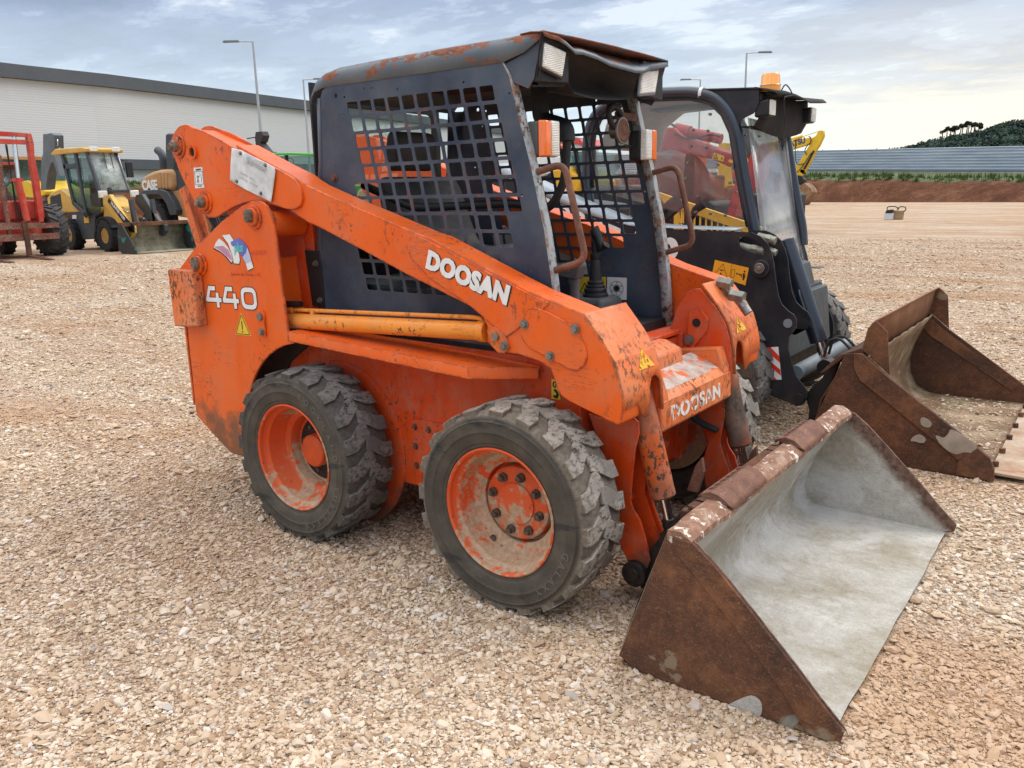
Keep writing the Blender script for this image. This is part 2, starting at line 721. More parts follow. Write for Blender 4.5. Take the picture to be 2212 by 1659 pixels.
CYL_RUST = worn_paint('cylinder_paint_rusted', (.60, .10, .012), (.10, .065, .045), (.09, .055, .04), chips=.56, patch=.38, edge=.6, scratch=.5, rough=.6, dusty=.7)
NAVY = worn_paint('cab_paint', (.024, .036, .062), (.072, .094, .125), (.27, .085, .03), chips=.60, patch=.57, edge=.28, scratch=.25, rough=.42,
                  under=(.10, .055, .035), dusty=.12)
PILLAR = worn_paint('cab_pillar_paint', (.30, .36, .38), (.40, .44, .43), (.30, .11, .04), chips=.55, patch=.42, edge=.5, scratch=.5, rough=.45, dusty=.3)


def roof_mat():
    t = NT('roof_paint')
    n = t.noise(4.2, 7, .62, t.coords(scale=(1, 1.6, 2.6)))
    g = t.noise(26, 6, .7, t.coords(scale=(.8, 1, 2.0)))
    pos = t.n("ShaderNodeSeparateXYZ")
    t.t.links.new(t.coords(), pos.inputs[0])
    zf = t.step(pos.outputs[2], 1.89, 1.985)
    v = t.math('ADD', t.math('ADD', t.math('MULTIPLY', n, .75), t.math('MULTIPLY', g, .25)), t.math('MULTIPLY', zf, .13))
    m = t.step(v, .594, .612)
    base = t.mix(t.step(t.noise(3, 5), .4, .65), (.075, .095, .115), (.13, .145, .15))
    c = t.mix(m, base, t.mix(t.step(g, .4, .6), (.13, .045, .025), (.26, .09, .045)))
    return t.fin(c, t.math('ADD', .42, t.math('MULTIPLY', m, .4)), 0.0, t.bump(t.math('ADD', n, t.math('MULTIPLY', m, .1)), .3, .006))


ROOF = roof_mat()
BLACK = simple('black_plastic', (.012, .013, .015), .5, 0, .3, bump=.1)
DARK = simple('dark_metal', (.02, .021, .024), .5, .2, .4, bump=.15)
FELT = simple('dirty_lining', (.035, .03, .028), .95, 0, .5, 6, bump=.4)
SEAT = simple('seat_vinyl', (.075, .078, .08), .55, 0, .4, 5, bump=.2)
GREASE = simple('greasy_steel', (.045, .035, .03), .5, .5, .6, 20, bump=.4)
STEEL = simple('bolt_steel', (.30, .29, .26), .42, .8, .4, 30)
CHROME = simple('chrome_rod', (.75, .75, .76), .12, 1.0, .1)
HOSE = simple('rubber_hose', (.018, .018, .018), .6)


def rust_mat(name, a, b, c_, scale=7.0, speck=.5, patch=None, patchcol=None):
    t = NT(name)
    n = t.noise(scale, 8, .65, dist=.3)
    f = t.noise(scale * 9, 6, .75)
    c = t.ramp(t.math('ADD', t.math('MULTIPLY', n, .65), t.math('MULTIPLY', f, .35)), [(.34, a), (.5, b), (.66, c_)])
    sp = t.step(t.noise(160, 3, .6), .60, .68)
    c = t.mix(t.math('MULTIPLY', sp, speck), c, (.33, .17, .09))
    sc = t.math('ABSOLUTE', t.math('SUBTRACT', t.noise(14, 4, .6, t.coords(scale=(1, .3, 3), rot=(.4, .2, .7)), .5), .5))
    c = t.mix(t.math('MULTIPLY', t.step(sc, .008, .003), .35), c, (.35, .2, .12))
    if patch:
        m = t.step(t.noise(patch[0], 7, .6, t.coords(loc=(3, 3, 9)), .4), patch[1], patch[1] + .02)
        c = t.mix(m, c, patchcol)
    return t.fin(c, t.math('ADD', .55, t.math('MULTIPLY', f, .4)), .15, t.bump(t.math('ADD', f, n), .35, .004))


RUST = rust_mat('rusty_steel', (.030, .016, .012), (.105, .042, .02), (.24, .10, .04), 4.2, .45, patch=(3.0, .64), patchcol=(.24, .17, .11))
RUST_DARK = rust_mat('dark_rusty_steel', (.026, .015, .012), (.085, .032, .015), (.20, .075, .028), 3.2, .3)
RUST_LIGHT = rust_mat('rusty_tube', (.07, .030, .020), (.145, .060, .035), (.24, .115, .07), 12, .5)
RUST_LIP = rust_mat('scraped_lip', (.11, .05, .03), (.22, .105, .06), (.42, .30, .22), 16, .3, patch=(30, .585), patchcol=(.60, .53, .45))


def concrete_skin():
    """dried cement skin inside the bucket"""
    t = NT('cement_skin')
    n = t.noise(3.2, 8, .62, dist=.4)
    f = t.noise(34, 7, .75)
    g = t.noise(150, 4, .7)
    c = t.ramp(t.math('ADD', t.math('MULTIPLY', n, .66), t.math('MULTIPLY', f, .34)), [(.33, (.25, .20, .13)), (.43, (.36, .32, .245)), (.52, (.46, .43, .375)), (.64, (.60, .575, .52))])
    c = t.mix(t.math('MULTIPLY', t.step(g, .53, .64), .50), c, (.27, .23, .175))
    sc = t.step(t.noise(9, 7, .7, t.coords(scale=(.5, 3.2, .5)), .3), .42, .62)
    c = t.mix(t.math('MULTIPLY', sc, .30), c, (.33, .31, .27))
    c = t.mix(t.math('MULTIPLY', t.step(t.noise(2.1, 6, .65, t.coords(loc=(5, 5, 5)), .5), .52, .60), .45), c, (.66, .65, .62))
    pos = t.n("ShaderNodeSeparateXYZ")
    t.t.links.new(t.coords(), pos.inputs[0])
    ax = t.math('ABSOLUTE', pos.outputs[1])
    # bare rust along the front edges of the side plates and the mouth
    edge = t.math('ADD', t.math('SUBTRACT', pos.outputs[0], t.math('MULTIPLY', pos.outputs[2], -1.02)), t.math('MULTIPLY', t.math('SUBTRACT', t.noise(9, 6, .7), .5), .14))
    m = t.math('MULTIPLY', t.step(edge, 2.27, 2.33), t.step(ax, .800, .806))
    c = t.mix(m, c, t.mix(t.step(f, .4, .6), (.09, .045, .03), (.22, .13, .09)))
    return t.fin(c, .85, 0.0, t.bump(t.math('ADD', f, t.math('MULTIPLY', n, 1.5)), .8, .014))


CEMENT = concrete_skin()
SCRAPED = rust_mat('scraped_bare_metal', (.30, .10, .05), (.42, .34, .29), (.60, .56, .52), 14, .2, patch=(18, .54), patchcol=(.62, .12, .03))


def tyre_mat(name, tread_dust, side):
    t = NT(name)
    geo = t.coords()
    pos = t.n("ShaderNodeSeparateXYZ")
    t.t.links.new(geo, pos.inputs[0])
    rr = t.math('SQRT', t.math('ADD', t.math('POWER', pos.outputs[0], 2.0), t.math('POWER', pos.outputs[2], 2.0)))
    n = t.noise(9, 7, .65)
    f = t.noise(60, 6, .75, t.coords(scale=(1, .6, 1)))
    sidec = t.mix(t.step(n, .36, .64), side, tuple(v * 1.9 for v in side))
    black = t.step(t.noise(5, 4, .6, t.coords(scale=(1, 1, 3))), .60, .66)
    sidec = t.mix(t.math('MULTIPLY', black, .8), sidec, (.02, .02, .02))
    tr = t.mix(t.step(f, .40, .52), tuple(v * .16 for v in tread_dust), tread_dust)
    tr = t.mix(t.step(t.noise(6, 5, .6), .45, .62), tr, tuple(v * .55 for v in tread_dust))
    groove = tuple(v * w_ for v, w_ in zip(tread_dust, (.34, .29, .23)))
    lug = t.step(rr, .3665, .3725)
    c = t.mix(lug, t.mix(t.step(f, .4, .65), groove, tuple(v * .55 for v in tread_dust)), tr)
    c = t.mix(t.step(rr, .350, .338), c, sidec)
    return t.fin(c, .82, 0.0, t.bump(t.math('ADD', f, n), .5, .005))


TYRE_GREY = tyre_mat('dusty_tyre_grey', (.17, .158, .142), (.050, .041, .030))
TYRE_TAN = tyre_mat('dusty_tyre_tan', (.36, .315, .26), (.045, .037, .027))
TYRE_DARK = simple('dark_tyre', (.022, .022, .023), .85, 0, .4, 8, bump=.3)


def rim_mat(name='muddy_rim_paint', extra=.075):
    t = NT(name)
    n = t.noise(7.5, 8, .65, dist=.5)
    f = t.noise(50, 6, .7)
    mud = t.mix(t.step(f, .35, .65), (.34, .21, .12), (.50, .35, .23))
    pos = t.n("ShaderNodeSeparateXYZ"); t.t.links.new(t.coords(), pos.inputs[0])
    rr = t.math('SQRT', t.math('ADD', t.math('POWER', pos.outputs[0], 2.0), t.math('POWER', pos.outputs[2], 2.0)))
    ringm = t.math('MULTIPLY', t.step(rr, .146, .156), t.step(rr, .221, .213))
    low = t.math('MULTIPLY', t.math('ADD', t.math('MULTIPLY', pos.outputs[2], -1.0), t.math('MULTIPLY', pos.outputs[0], .6)), .12)
    n = t.math('ADD', t.math('ADD', t.math('ADD', t.math('MULTIPLY', n, .75), t.math('MULTIPLY', t.noise(38, 6, .7), .25)), low), t.math('MULTIPLY', ringm, extra))
    c = t.mix(t.step(n, .50, .545), t.mix(t.step(t.noise(4, 4), .4, .6), (.66, .075, .010), (.58, .11, .03)), mud)
    c = t.mix(t.step(t.noise(22, 6, .7), .66, .68), c, (.05, .03, .02))
    return t.fin(c, .72, 0, t.bump(t.math('ADD', f, n), .5, .006))


RIM = rim_mat()
RIM_REAR = rim_mat('rear_rim_paint', .0)
WHITE = simple('white_decal', (.80, .79, .76), .45, 0, .12, 20)
def worn_white():
    t = NT('worn_white_letters')
    h = t.step(t.math('ADD', t.math('MULTIPLY', t.noise(38, 5, .7, t.coords(scale=(1, 1.4, .5))), .7), t.math('MULTIPLY', t.noise(9, 3), .3)), .47, .50)
    tr = t.n("ShaderNodeBsdfTransparent")
    m = t.n("ShaderNodeMixShader")
    t.set(t.p, 'Base Color', (.80, .74, .66)); t.set(t.p, 'Roughness', .6)
    t.t.links.new(h, m.inputs[0]); t.t.links.new(tr.outputs[0], m.inputs[1]); t.t.links.new(t.p.outputs[0], m.inputs[2])
    t.t.links.new(m.outputs[0], t.t.nodes['Material Output'].inputs[0])
    return t.m


WORN_WHITE = worn_white()


def worn_yellow():
    t = NT('worn_yellow_decal')
    h = t.step(t.math('ADD', t.math('MULTIPLY', t.noise(55, 5, .7), .7), t.math('MULTIPLY', t.noise(16, 3), .3)), .45, .47)
    tr = t.n("ShaderNodeBsdfTransparent")
    m = t.n("ShaderNodeMixShader")
    t.set(t.p, 'Base Color', (.78, .44, .03)); t.set(t.p, 'Roughness', .6)
    t.t.links.new(h, m.inputs[0]); t.t.links.new(tr.outputs[0], m.inputs[1]); t.t.links.new(t.p.outputs[0], m.inputs[2])
    t.t.links.new(m.outputs[0], t.t.nodes['Material Output'].inputs[0])
    return t.m


WORN_YELLOW = worn_yellow()
INK = simple('black_ink', (.012, .012, .012), .5)
YELLOW_DECAL = simple('yellow_decal', (.80, .52, .03), .4, 0, .15, 20)
ORANGE_DECAL = simple('orange_decal', (.85, .36, .02), .4, 0, .1, 20)
RED_INK = simple('red_ink', (.75, .04, .02), .4)
LENS_ORANGE = simple('amber_lens', (.95, .17, .004), .15, 0, .1, 30, Coat_Weight=1.0, Coat_Roughness=.05)


def lens_clear():
    t = NT('clear_lens')
    wv = t.n("ShaderNodeTexWave", wave_type='BANDS', bands_direction='Z')
    t.t.links.new(t.coords(), wv.inputs['Vector'])
    t.set(wv, 'Scale', 55.0)
    w2 = t.n("ShaderNodeTexWave", wave_type='BANDS', bands_direction='Y')
    t.t.links.new(t.coords(), w2.inputs['Vector'])
    t.set(w2, 'Scale', 45.0)
    nm = t.bump(t.math('ADD', wv.outputs[1], w2.outputs[1]), .9, .002)
    c = t.mix(t.step(t.noise(14, 5), .4, .65), (.80, .76, .64), (.95, .94, .90))
    return t.fin(c, .16, .0, nm, Coat_Weight=1.0, Coat_Roughness=.05)


LENS = lens_clear()


def glass(name, tint, rough=.03, mixv=.16):
    t = NT(name)
    t.t.nodes.remove(t.p)
    tr = t.n("ShaderNodeBsdfTransparent")
    tr.inputs[0].default_value = (*tint, 1)
    gl = t.n("ShaderNodeBsdfGlossy")
    gl.inputs['Roughness'].default_value = rough
    lw = t.n("ShaderNodeLayerWeight")
    lw.inputs[0].default_value = .5
    fr = t.math('ADD', .045, t.math('MULTIPLY', t.math('POWER', lw.outputs['Facing'], 4.0), .8))
    df = t.n("ShaderNodeBsdfDiffuse")
    df.inputs[0].default_value = (.75, .75, .72, 1)
    m0 = t.n("ShaderNodeMixShader")
    t.set(m0, 0, t.math('MULTIPLY', t.step(t.noise(2.2, 5, .6), .3, .8), mixv))
    t.t.links.new(tr.outputs[0], m0.inputs[1]); t.t.links.new(df.outputs[0], m0.inputs[2])
    m = t.n("ShaderNodeMixShader")
    t.t.links.new(fr, m.inputs[0]); t.t.links.new(m0.outputs[0], m.inputs[1]); t.t.links.new(gl.outputs[0], m.inputs[2])
    t.t.links.new(m.outputs[0], t.t.nodes['Material Output'].inputs[0])
    return t.m


PERSPEX = glass('perspex', (.95, .94, .93), .05, .10)
PERSPEX_MILKY = glass('milky_perspex', (.90, .92, .93), .12, .62)
GLASS_GREEN = glass('tinted_glass', (.42, .60, .56), .02, .12)
L2_BLACK = worn_paint('black_paint', (.012, .013, .017), (.02, .022, .028), (.08, .05, .04), chips=.70, patch=.6, edge=.2, scratch=.1, rough=.5, dusty=.1)
L2_GREY = simple('grey_paint', (.20, .23, .25), .45, 0, .2, 8)
L2_TUBE = simple('blue_black_tube', (.018, .026, .04), .28, 0, .2, 8, Coat_Weight=.4)
# ================================================================== the orange skid steer loader
PIN_STEEL = rust_mat('worn_pin_steel', (.05, .035, .025), (.16, .125, .09), (.34, .29, .23), 22, .2)
MUD_BOLT = simple('muddy_bolt', (.16, .11, .075), .8, .2, .7, 60, bump=.3)
RZ = .368       # height of the wheel centres
WB = 1.1155     # wheelbase
L1 = thing('skid_steer_loader', 'worn orange skid steer loader with dark blue mesh cab and cement-caked bucket', 'skid steer loader')


def tyre_mesh(R=.378, w0=-.125, w1=.125, n=20, rim=.226, off=0.0, lug=.0145):
    """carcass with two staggered rows of angled lugs; axle along Y"""
    m = MB()
    Rc = R - lug
    hw = (w1 - w0) / 2
    prof = [(rim, -hw * .80), (rim + .008, -hw * .90), (rim + .012, -hw * .895), (rim + .016, -hw * .93), (rim + .024, -hw * .935), (rim + .028, -hw * .975), (rim + .055, -hw * 1.02), (rim + .062, -hw * 1.025), (rim + .065, -hw * 1.045), (rim + .069, -hw * 1.045), (rim + .072, -hw * 1.03), (Rc - .05, -hw * 1.03), (Rc - .036, -hw * 1.03), (Rc - .033, -hw * 1.05),
            (Rc - .028, -hw * .985), (Rc - .012, -hw * .95), (Rc - .003, -hw * .80), (Rc, -hw * .4), (Rc + .001, 0)]
    prof = prof + [(r, -h) for r, h in reversed(prof[:-1])] + [(rim - .004, 0)]
    m.lathe(prof, (0, 0, 0), 'Y', 72, closed=True)
    for side in (-1, 1):
        for k in range(n):
            t0 = 2 * pi * (k + (0.5 if side > 0 else 0) + off) / n
            dt = 2 * pi / n
            # outline in (y, angle): wide at the shoulder, bent towards the middle
            lo = [(1.00, -.06, -.052), (.54, -.02, 0), (.08, .32, .001), (-.16, .42, .001)]
            hi = [(1.00, .46, -.052), (.64, .50, 0), (.22, .84, .001), (-.06, .94, .001)]
            jit = random.uniform(-.02, .02)
            wear = random.uniform(0, .0022)
            bot = []
            top = []
            for (a, b) in zip(lo, hi):
                row_b = []
                row_t = []
                for (yy, tt, dr) in (a, b):
                    y = side * hw * yy
                    tt = (tt + jit) * dt
                    sgn = -1
                    th = t0 + sgn * tt
                    rb = Rc - .012 + (dr if dr < 0 else 0)
                    rt = R - wear - (.004 if yy > .9 else 0)
                    row_b.append((rb * sin(th), y * 1.0 if yy < .9 else side * hw * .93, rb * cos(th)))
                    ts = th + (.012 if tt > .3 * dt else -.012) * (-sgn) * 0
                    row_t.append((rt * sin(ts), y if yy < .9 else side * hw * .965, rt * cos(ts)))
                bot.append(row_b)
                top.append(row_t)
            vs_ = []
            for i in range(4):
                vs_ += [bot[i][0], bot[i][1], top[i][0], top[i][1]]
            fs = []
            for i in range(3):
                a = i * 4; b = a + 4
                fs += [(a, b, b + 2, a + 2), (a + 1, a + 3, b + 3, b + 1), (a + 2, b + 2, b + 3, a + 3), (a, a + 1, b + 1, b)]
            fs += [(0, 2, 3, 1), (12, 13, 15, 14)]
            m.add(vs_, fs)
    return m


def ring_text(word, r, start, step_, y, size, mat_, parent, name='sidewall_lettering', face=-1):
    m = MB()
    for i, chx in enumerate(word):
        if chx == ' ':
            continue
        th = start + i * step_
        vs_, fs = text_mesh(chx, size, .0022, .0008)
        xd = Vector((cos(th), 0, -sin(th)))
        yd = Vector((sin(th), 0, cos(th)))
        O = yd * r + Vector((0, y, 0))
        Zd = Vector((0, face, 0))
        m.add([O + xd * v[0] + yd * v[1] + Zd * v[2] for v in vs_], fs)
    return m.build(name, mat_, parent, smooth=0)


def wheel(parent, X, s, deep, mat_t, word=None, z=RZ, name='wheel'):
    Y = s * .640
    wv = thing(name, None, None, (X, Y, z))
    wv.parent = parent
    tm = tyre_mesh(off=random.random())
    if s > 0:
        tm.mapped(lambda v: Vector((v.x, v.y, v.z)))
    tm.build('tyre', mat_t, wv, bevel=.005, smooth=40, seg=3)
    f = s  # outward direction
    y0 = .112
    if deep == 'front':
        prof = [(.213, -.10), (.213, .05), (.219, y0 - .02), (.232, y0 - .004), (.236, y0 + .004), (.231, y0 + .008), (.224, y0 + .002), (.2215, y0 - .02), (.207, y0 - .035),
                (.203, y0 - .07), (.190, y0 - .098), (.163, y0 - .112), (.152, y0 - .118), (.150, y0 - .150), (.142, y0 - .152), (.136, y0 - .112), (.130, y0 - .108), (.078, y0 - .108), (.076, y0 - .101), (.0, y0 - .100)]
        br, bn, by = .105, 8, y0 - .108
    else:
        prof = [(.213, -.10), (.213, .05), (.219, y0 - .02), (.232, y0 - .004), (.236, y0 + .004), (.231, y0 + .008), (.224, y0 + .002), (.2215, y0 - .02), (.207, y0 - .035),
                (.203, y0 - .075), (.188, y0 - .11), (.165, y0 - .120), (.160, y0 - .135), (.155, y0 - .165), (.142, y0 - .17), (.075, y0 - .17), (.072, y0 - .118), (.0, y0 - .116)]
        br, bn, by = .105, 8, y0 - .17
    rm = MB()
    rm.lathe([(r, f * h) for r, h in prof], (0, 0, 0), 'Y', 64)
    r_o = rm.build('rim', RIM if deep == 'front' else RIM_REAR, wv, bevel=0, smooth=30)
    bm_ = MB()
    for k in range(bn):
        a = 2 * pi * (k + .3) / bn
        bm_.cyl((br * sin(a), f * by, br * cos(a)), (br * sin(a), f * (by + .012), br * cos(a)), .017, 14)
        bm_.cyl((br * sin(a), f * (by + .012), br * cos(a)), (br * sin(a), f * (by + .026), br * cos(a)), .0115, 6)
    if deep == 'front':
        # valve hole in the dish
        a = radians(214)
        bm_.cyl((.187 * sin(a), f * (y0 - .100), .187 * cos(a)), (.187 * sin(a), f * (y0 - .090), .187 * cos(a)), .012, 12)
    bm_.build('wheel_bolts', MUD_BOLT, wv)
    if deep != 'front':
        g = MB()
        g.lathe([(.140, f * (y0 - .168)), (.140, f * (y0 - .160)), (.076, f * (y0 - .158)), (.076, f * (y0 - .168))], (0, 0, 0), 'Y', 40, closed=True)
        g.build('hub_plate', GREASE, wv)
        c = MB()
        c.lathe([(.072, f * (y0 - .118)), (.072, f * (y0 - .110)), (.066, f * (y0 - .104)), (.03, f * (y0 - .099)), (0, f * (y0 - .098))], (0, 0, 0), 'Y', 40)
        c.build('hub_cap', bpy.data.materials.get('hub_orange') or simple('hub_orange', (.66, .085, .01), .5, 0, .25, 12, bump=.2), wv)
    if word:
        ring_text(word[0], .300, word[1], word[2], f * .1292, .036, bpy.data.materials.get('sidewall_dust') or simple('sidewall_dust', (.13, .115, .095), .9), wv, face=f)
    return wv


W_RF = wheel(L1, WB, -1, 'front', TYRE_TAN, ('GALAXY', radians(106), radians(7.6)))
W_RR = wheel(L1, 0, -1, 'rear', TYRE_GREY, ('ROCKLAND  TUBELESS', radians(20), radians(8.5)))
W_LF = wheel(L1, WB, 1, 'front', TYRE_TAN)
W_LR = wheel(L1, 0, 1, 'rear', TYRE_GREY)

# ---- chassis tub, with its front face
WY = .452
tub = MB()
tub.prism([(-.90, .42), (-.62, .235), (1.20, .235), (1.265, .30), (1.275, .56), (1.255, .80), (1.20, .86), (-.12, .88), (-.12, 1.36), (-.50, 1.36), (-.93, 1.13)], 'Y', -WY, WY)
ch = tub.build('chassis', ORANGE_LOW, L1, bevel=.006)
# round axle housings and bolted side plates
for s in (-1, 1):
    hs = MB()
    hs.lathe([(.385, s * (WY - .01)), (.385, s * (WY + .004)), (.378, s * (WY + .007)), (.0, s * (WY + .007))], (-.005, 0, .355), 'Y', 56)
    hs.build('wheel_arch_liner', ORANGE_LOW, L1, smooth=30)
    ax_ = MB()
    for X in (0, WB):
        ax_.cyl((X, s * WY, RZ), (X, s * .57, RZ), .09, 24)
    ax_.build('axle', GREASE, L1)
    pl = MB()
    pl.prism(rrect(.435, .245, .70, .540, .008), 'Y', s * (WY + .001), s * (WY + .010))
    po = pl.build('access_panel', ORANGE_LOW, L1, bevel=.002)
    bb = MB()
    for X, Z in ((.452, .505), (.452, .420), (.452, .335), (.53, .505), (.61, .500)):
        bb.hexbolt((X, s * (WY + .010), Z), 'Y', .010, .010, s)
    bb.build('bolt', RUST_LIGHT, po)
# tow hook decal behind the arm, yellow
dk = MB()
q = outl(A6, [(350, 1120), (395, 1135), (420, 1285), (350, 1275)], 'Y', -WY - .003)
dk.prism(q, 'Y', -WY - .004, -WY - .001)
dko = dk.build('hook_decal', YELLOW_DECAL, L1)
hk = MB()
q0 = [at(A6, x, y, 'Y', -WY - .0065) for x, y in ((372, 1205), (388, 1222), (396, 1240), (388, 1262), (374, 1262), (368, 1248))]
hk.tube(q0, .0045, 6)
q0 = [at(A6, 372 + 12 * cos(a), 1165 + 22 * sin(a), 'Y', -WY - .0065) for a in [k * .7 for k in range(10)]]
hk.tube(q0, .002, 5)
hk.build('hook_symbol', INK, dko)

# front of the tub: kick plate, tow ring, bolts
fr = MB()
fr.box(1.262, 1.275, -.30, .30, .60, .845)
fr.box(1.255, 1.30, -.33, -.30, .30, .86)
fr.box(1.255, 1.30, .30, .33, .30, .86)
fr.box(1.20, 1.285, -.40, .40, .855, .872)
fr.build('front_panel', ORANGE_LOW, L1, bevel=.003)
st = MB()
st.prism(rrect(-.20, .28, .10, .58, .03), 'X', 1.272, 1.283)
sto = st.build('belly_cover', ORANGE_LOW, L1, bevel=.003)
tr_ = MB()
c0 = Vector((1.30, -.12, .47))
tr_.tube([c0 + Vector((0, .045 * cos(a), .06 * sin(a))) for a in [2 * pi * k / 18 for k in range(19)]], .012, 8)
tr_.build('tow_ring', GREASE, sto)
lt = MB()
lt.box(1.285, 1.325, .07, .15, .40, .44)
lt.box(1.285, 1.30, .10, .13, .20, .60)
lt.build('latch', ORANGE_LOW, sto, bevel=.003)
cb = MB()
cb.prism([(1.02, .865), (1.32, .865), (1.385, .835), (1.40, .73), (1.02, .70)], 'Y', -.318, .12)
cb.build('step_box', ORANGE_WORN, L1, bevel=.008)


for s in (-1, 1):  # added dark sheet: its colour paints the shade inside the wheel arch
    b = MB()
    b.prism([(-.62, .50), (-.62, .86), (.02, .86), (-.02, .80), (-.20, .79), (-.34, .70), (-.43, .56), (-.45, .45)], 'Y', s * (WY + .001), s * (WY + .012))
    b.build('arch_shade_panel', simple('painted_arch_shade', (.05, .032, .022), .95, 0, .5, 8, bump=.5) if s < 0 else bpy.data.materials['painted_arch_shade'], L1)

# ---- uprights at the back
SY = .64
plate_pts = outl(A2, [(135, 1120), (250, 965), (430, 790), (560, 690), (620, 657), (650, 650), (680, 650), (712, 662), (740, 690), (760, 722), (775, 760), (800, 900), (820, 1050), (850, 1300), (885, 1560), (888, 1612)], 'Y', -SY)
arch = [(.47 * sin(radians(a)), .372 + .475 * cos(radians(a))) for a in (-9, -17, -25, -33, -41, -49, -57, -65, -75, -85, -95, -105)]
up_out = plate_pts + [(-.112, .848)] + arch[0:] + [(-.50, .245)] + outl(B7, [(530, 1200), (400, 1060), (280, 925), (270, 885), (252, 700), (230, 500), (205, 262)], 'Y', -SY)
for s in (-1, 1):
    m = MB()
    m.prism(up_out, 'Y', s * SY, s * (SY - .012))
    u = m.build('upright', ORANGE, L1, bevel=.003)
    m = MB()
    inn = [(-.93, .9), (-.93, 1.13), (-.6, 1.33), (-.42, 1.42), (-.28, 1.455), (-.20, 1.42), (-.185, 1.37), (-.13, .88), (-.5, .86)]
    m.prism(inn, 'Y', s * (WY + .012), s * (WY + .001))
    m.build('inner_plate', ORANGE_LOW, u, bevel=.002)
    m = MB()   # cross plates that close the box
    m.box(-.93, -.915, s * (SY - .013), s * (WY + .013), .45, 1.05)
    m.bar((-.20, s * .545, .90), (-.225, s * .545, 1.20), .15, .012, (1, 0, 0))
    m.cyl((-.255, s * (SY - .013), 1.36), (-.255, s * (WY + .01), 1.36), .030, 24)
    m.cyl((-.19, s * (SY - .015), 1.345), (-.19, s * (WY + .01), 1.345), .055, 28)
    m.build('upright_web', ORANGE, u, bevel=.002)
    # pivots with welded bosses and greasy pins
    for (zx, zy, rr_, v) in ((655, 765, .040, A2), (285, 1090, .040, A2)):
        c = at(v, zx, zy, 'Y', -SY)
        b = MB()
        b.cyl((c.x, s * SY, c.z), (c.x, s * (SY + .010), c.z), rr_ + .012, 32)
        b.cyl((c.x, s * (SY + .010), c.z), (c.x, s * (SY + .022), c.z), rr_, 32)
        bo = b.build('pivot_boss', ORANGE, u, bevel=.003)
        b = MB()
        b.cyl((c.x - .006, s * (SY + .022), c.z + .010), (c.x - .006, s * (SY + .036), c.z + .010), .026, 20)
        b.cyl((c.x + .004, s * (SY + .022), c.z - .006), (c.x + .004, s * (SY + .050), c.z - .006), .015, 12)
        b.build('pivot_pin', PIN_STEEL, bo, bevel=.002)
    c = at(A2, 712, 1500, 'Y', -SY)
    b = MB()
    b.prism([(c.x - .022, c.z - .055), (c.x + .022, c.z - .055), (c.x + .024, c.z + .045), (c.x + .012, c.z + .062), (c.x - .012, c.z + .062), (c.x - .024, c.z + .045)], 'Y', s * SY, s * (SY + .009))
    bo = b.build('pin_retainer', ORANGE, u, bevel=.002)
    b = MB()
    b.cyl((c.x - .002, s * SY, c.z + .032), (c.x - .002, s * (SY + .018), c.z + .032), .017, 20)
    b.hexbolt((c.x, s * (SY + .009), c.z - .035), 'Y', .012, .014, s)
    b.build('bolt', STEEL, bo)
    # square bumper bracket on the rear edge
    b = MB()
    zz0, zz1 = .862, 1.130
    b.hull8([(-.950, s * .600, zz0 - .012), (-.925, s * .682, zz0 - .010), (-.700, s * .690, zz0 + .006), (-.700, s * .641, zz0 + .006)],
            [(-.955, s * .600, zz1), (-.930, s * .682, zz1), (-.700, s * .690, zz1 + .005), (-.700, s * .641, zz1 + .005)])
    b.build('rear_bracket', ORANGE_HEAVY, u, bevel=.010, seg=3)

# rear door, between the uprights
b = MB()
b.box(-.99, -.93, -.52, .52, .42, 1.12)
b.build('rear_door', ORANGE_LOW, L1, bevel=.02)
b = MB()
for k in range(9):
    b.box(-1.0, -.985, -.38, .38, .55 + k * .05, .575 + k * .05)
b.build('rear_grille', DARK, L1)

# ---- ledge over the wheels
for s in (-1, 1):
    b = MB()
    sec = lambda X: (.893 - .047 * (X + .1))
    pts = []
    for X in (-.105, .35, .80, .905):
        z = sec(X)
        pts.append([(X, s * WY, z), (X, s * (SY - .002), z - .002), (X, s * SY, z - .006), (X, s * SY, z - .045), (X, s * (SY - .006), z - .045), (X, s * (SY - .007), z - .012), (X, s * WY, z - .010)])
    X = 1.10
    z = sec(X)
    SE = WY + .022
    pts.append([(X, s * WY, z), (X, s * (SE - .002), z - .002), (X, s * SE, z - .006), (X, s * SE, z - .045), (X, s * (SE - .006), z - .045), (X, s * (SE - .007), z - .012), (X, s * WY, z - .010)])
    b.grid(pts)
    b.add([p for p in pts[0]], [tuple(range(7))]).add([p for p in pts[-1]], [tuple(range(7))])
    b.build('wheel_guard', ORANGE_WORN if 0 else ORANGE, L1, smooth=30)

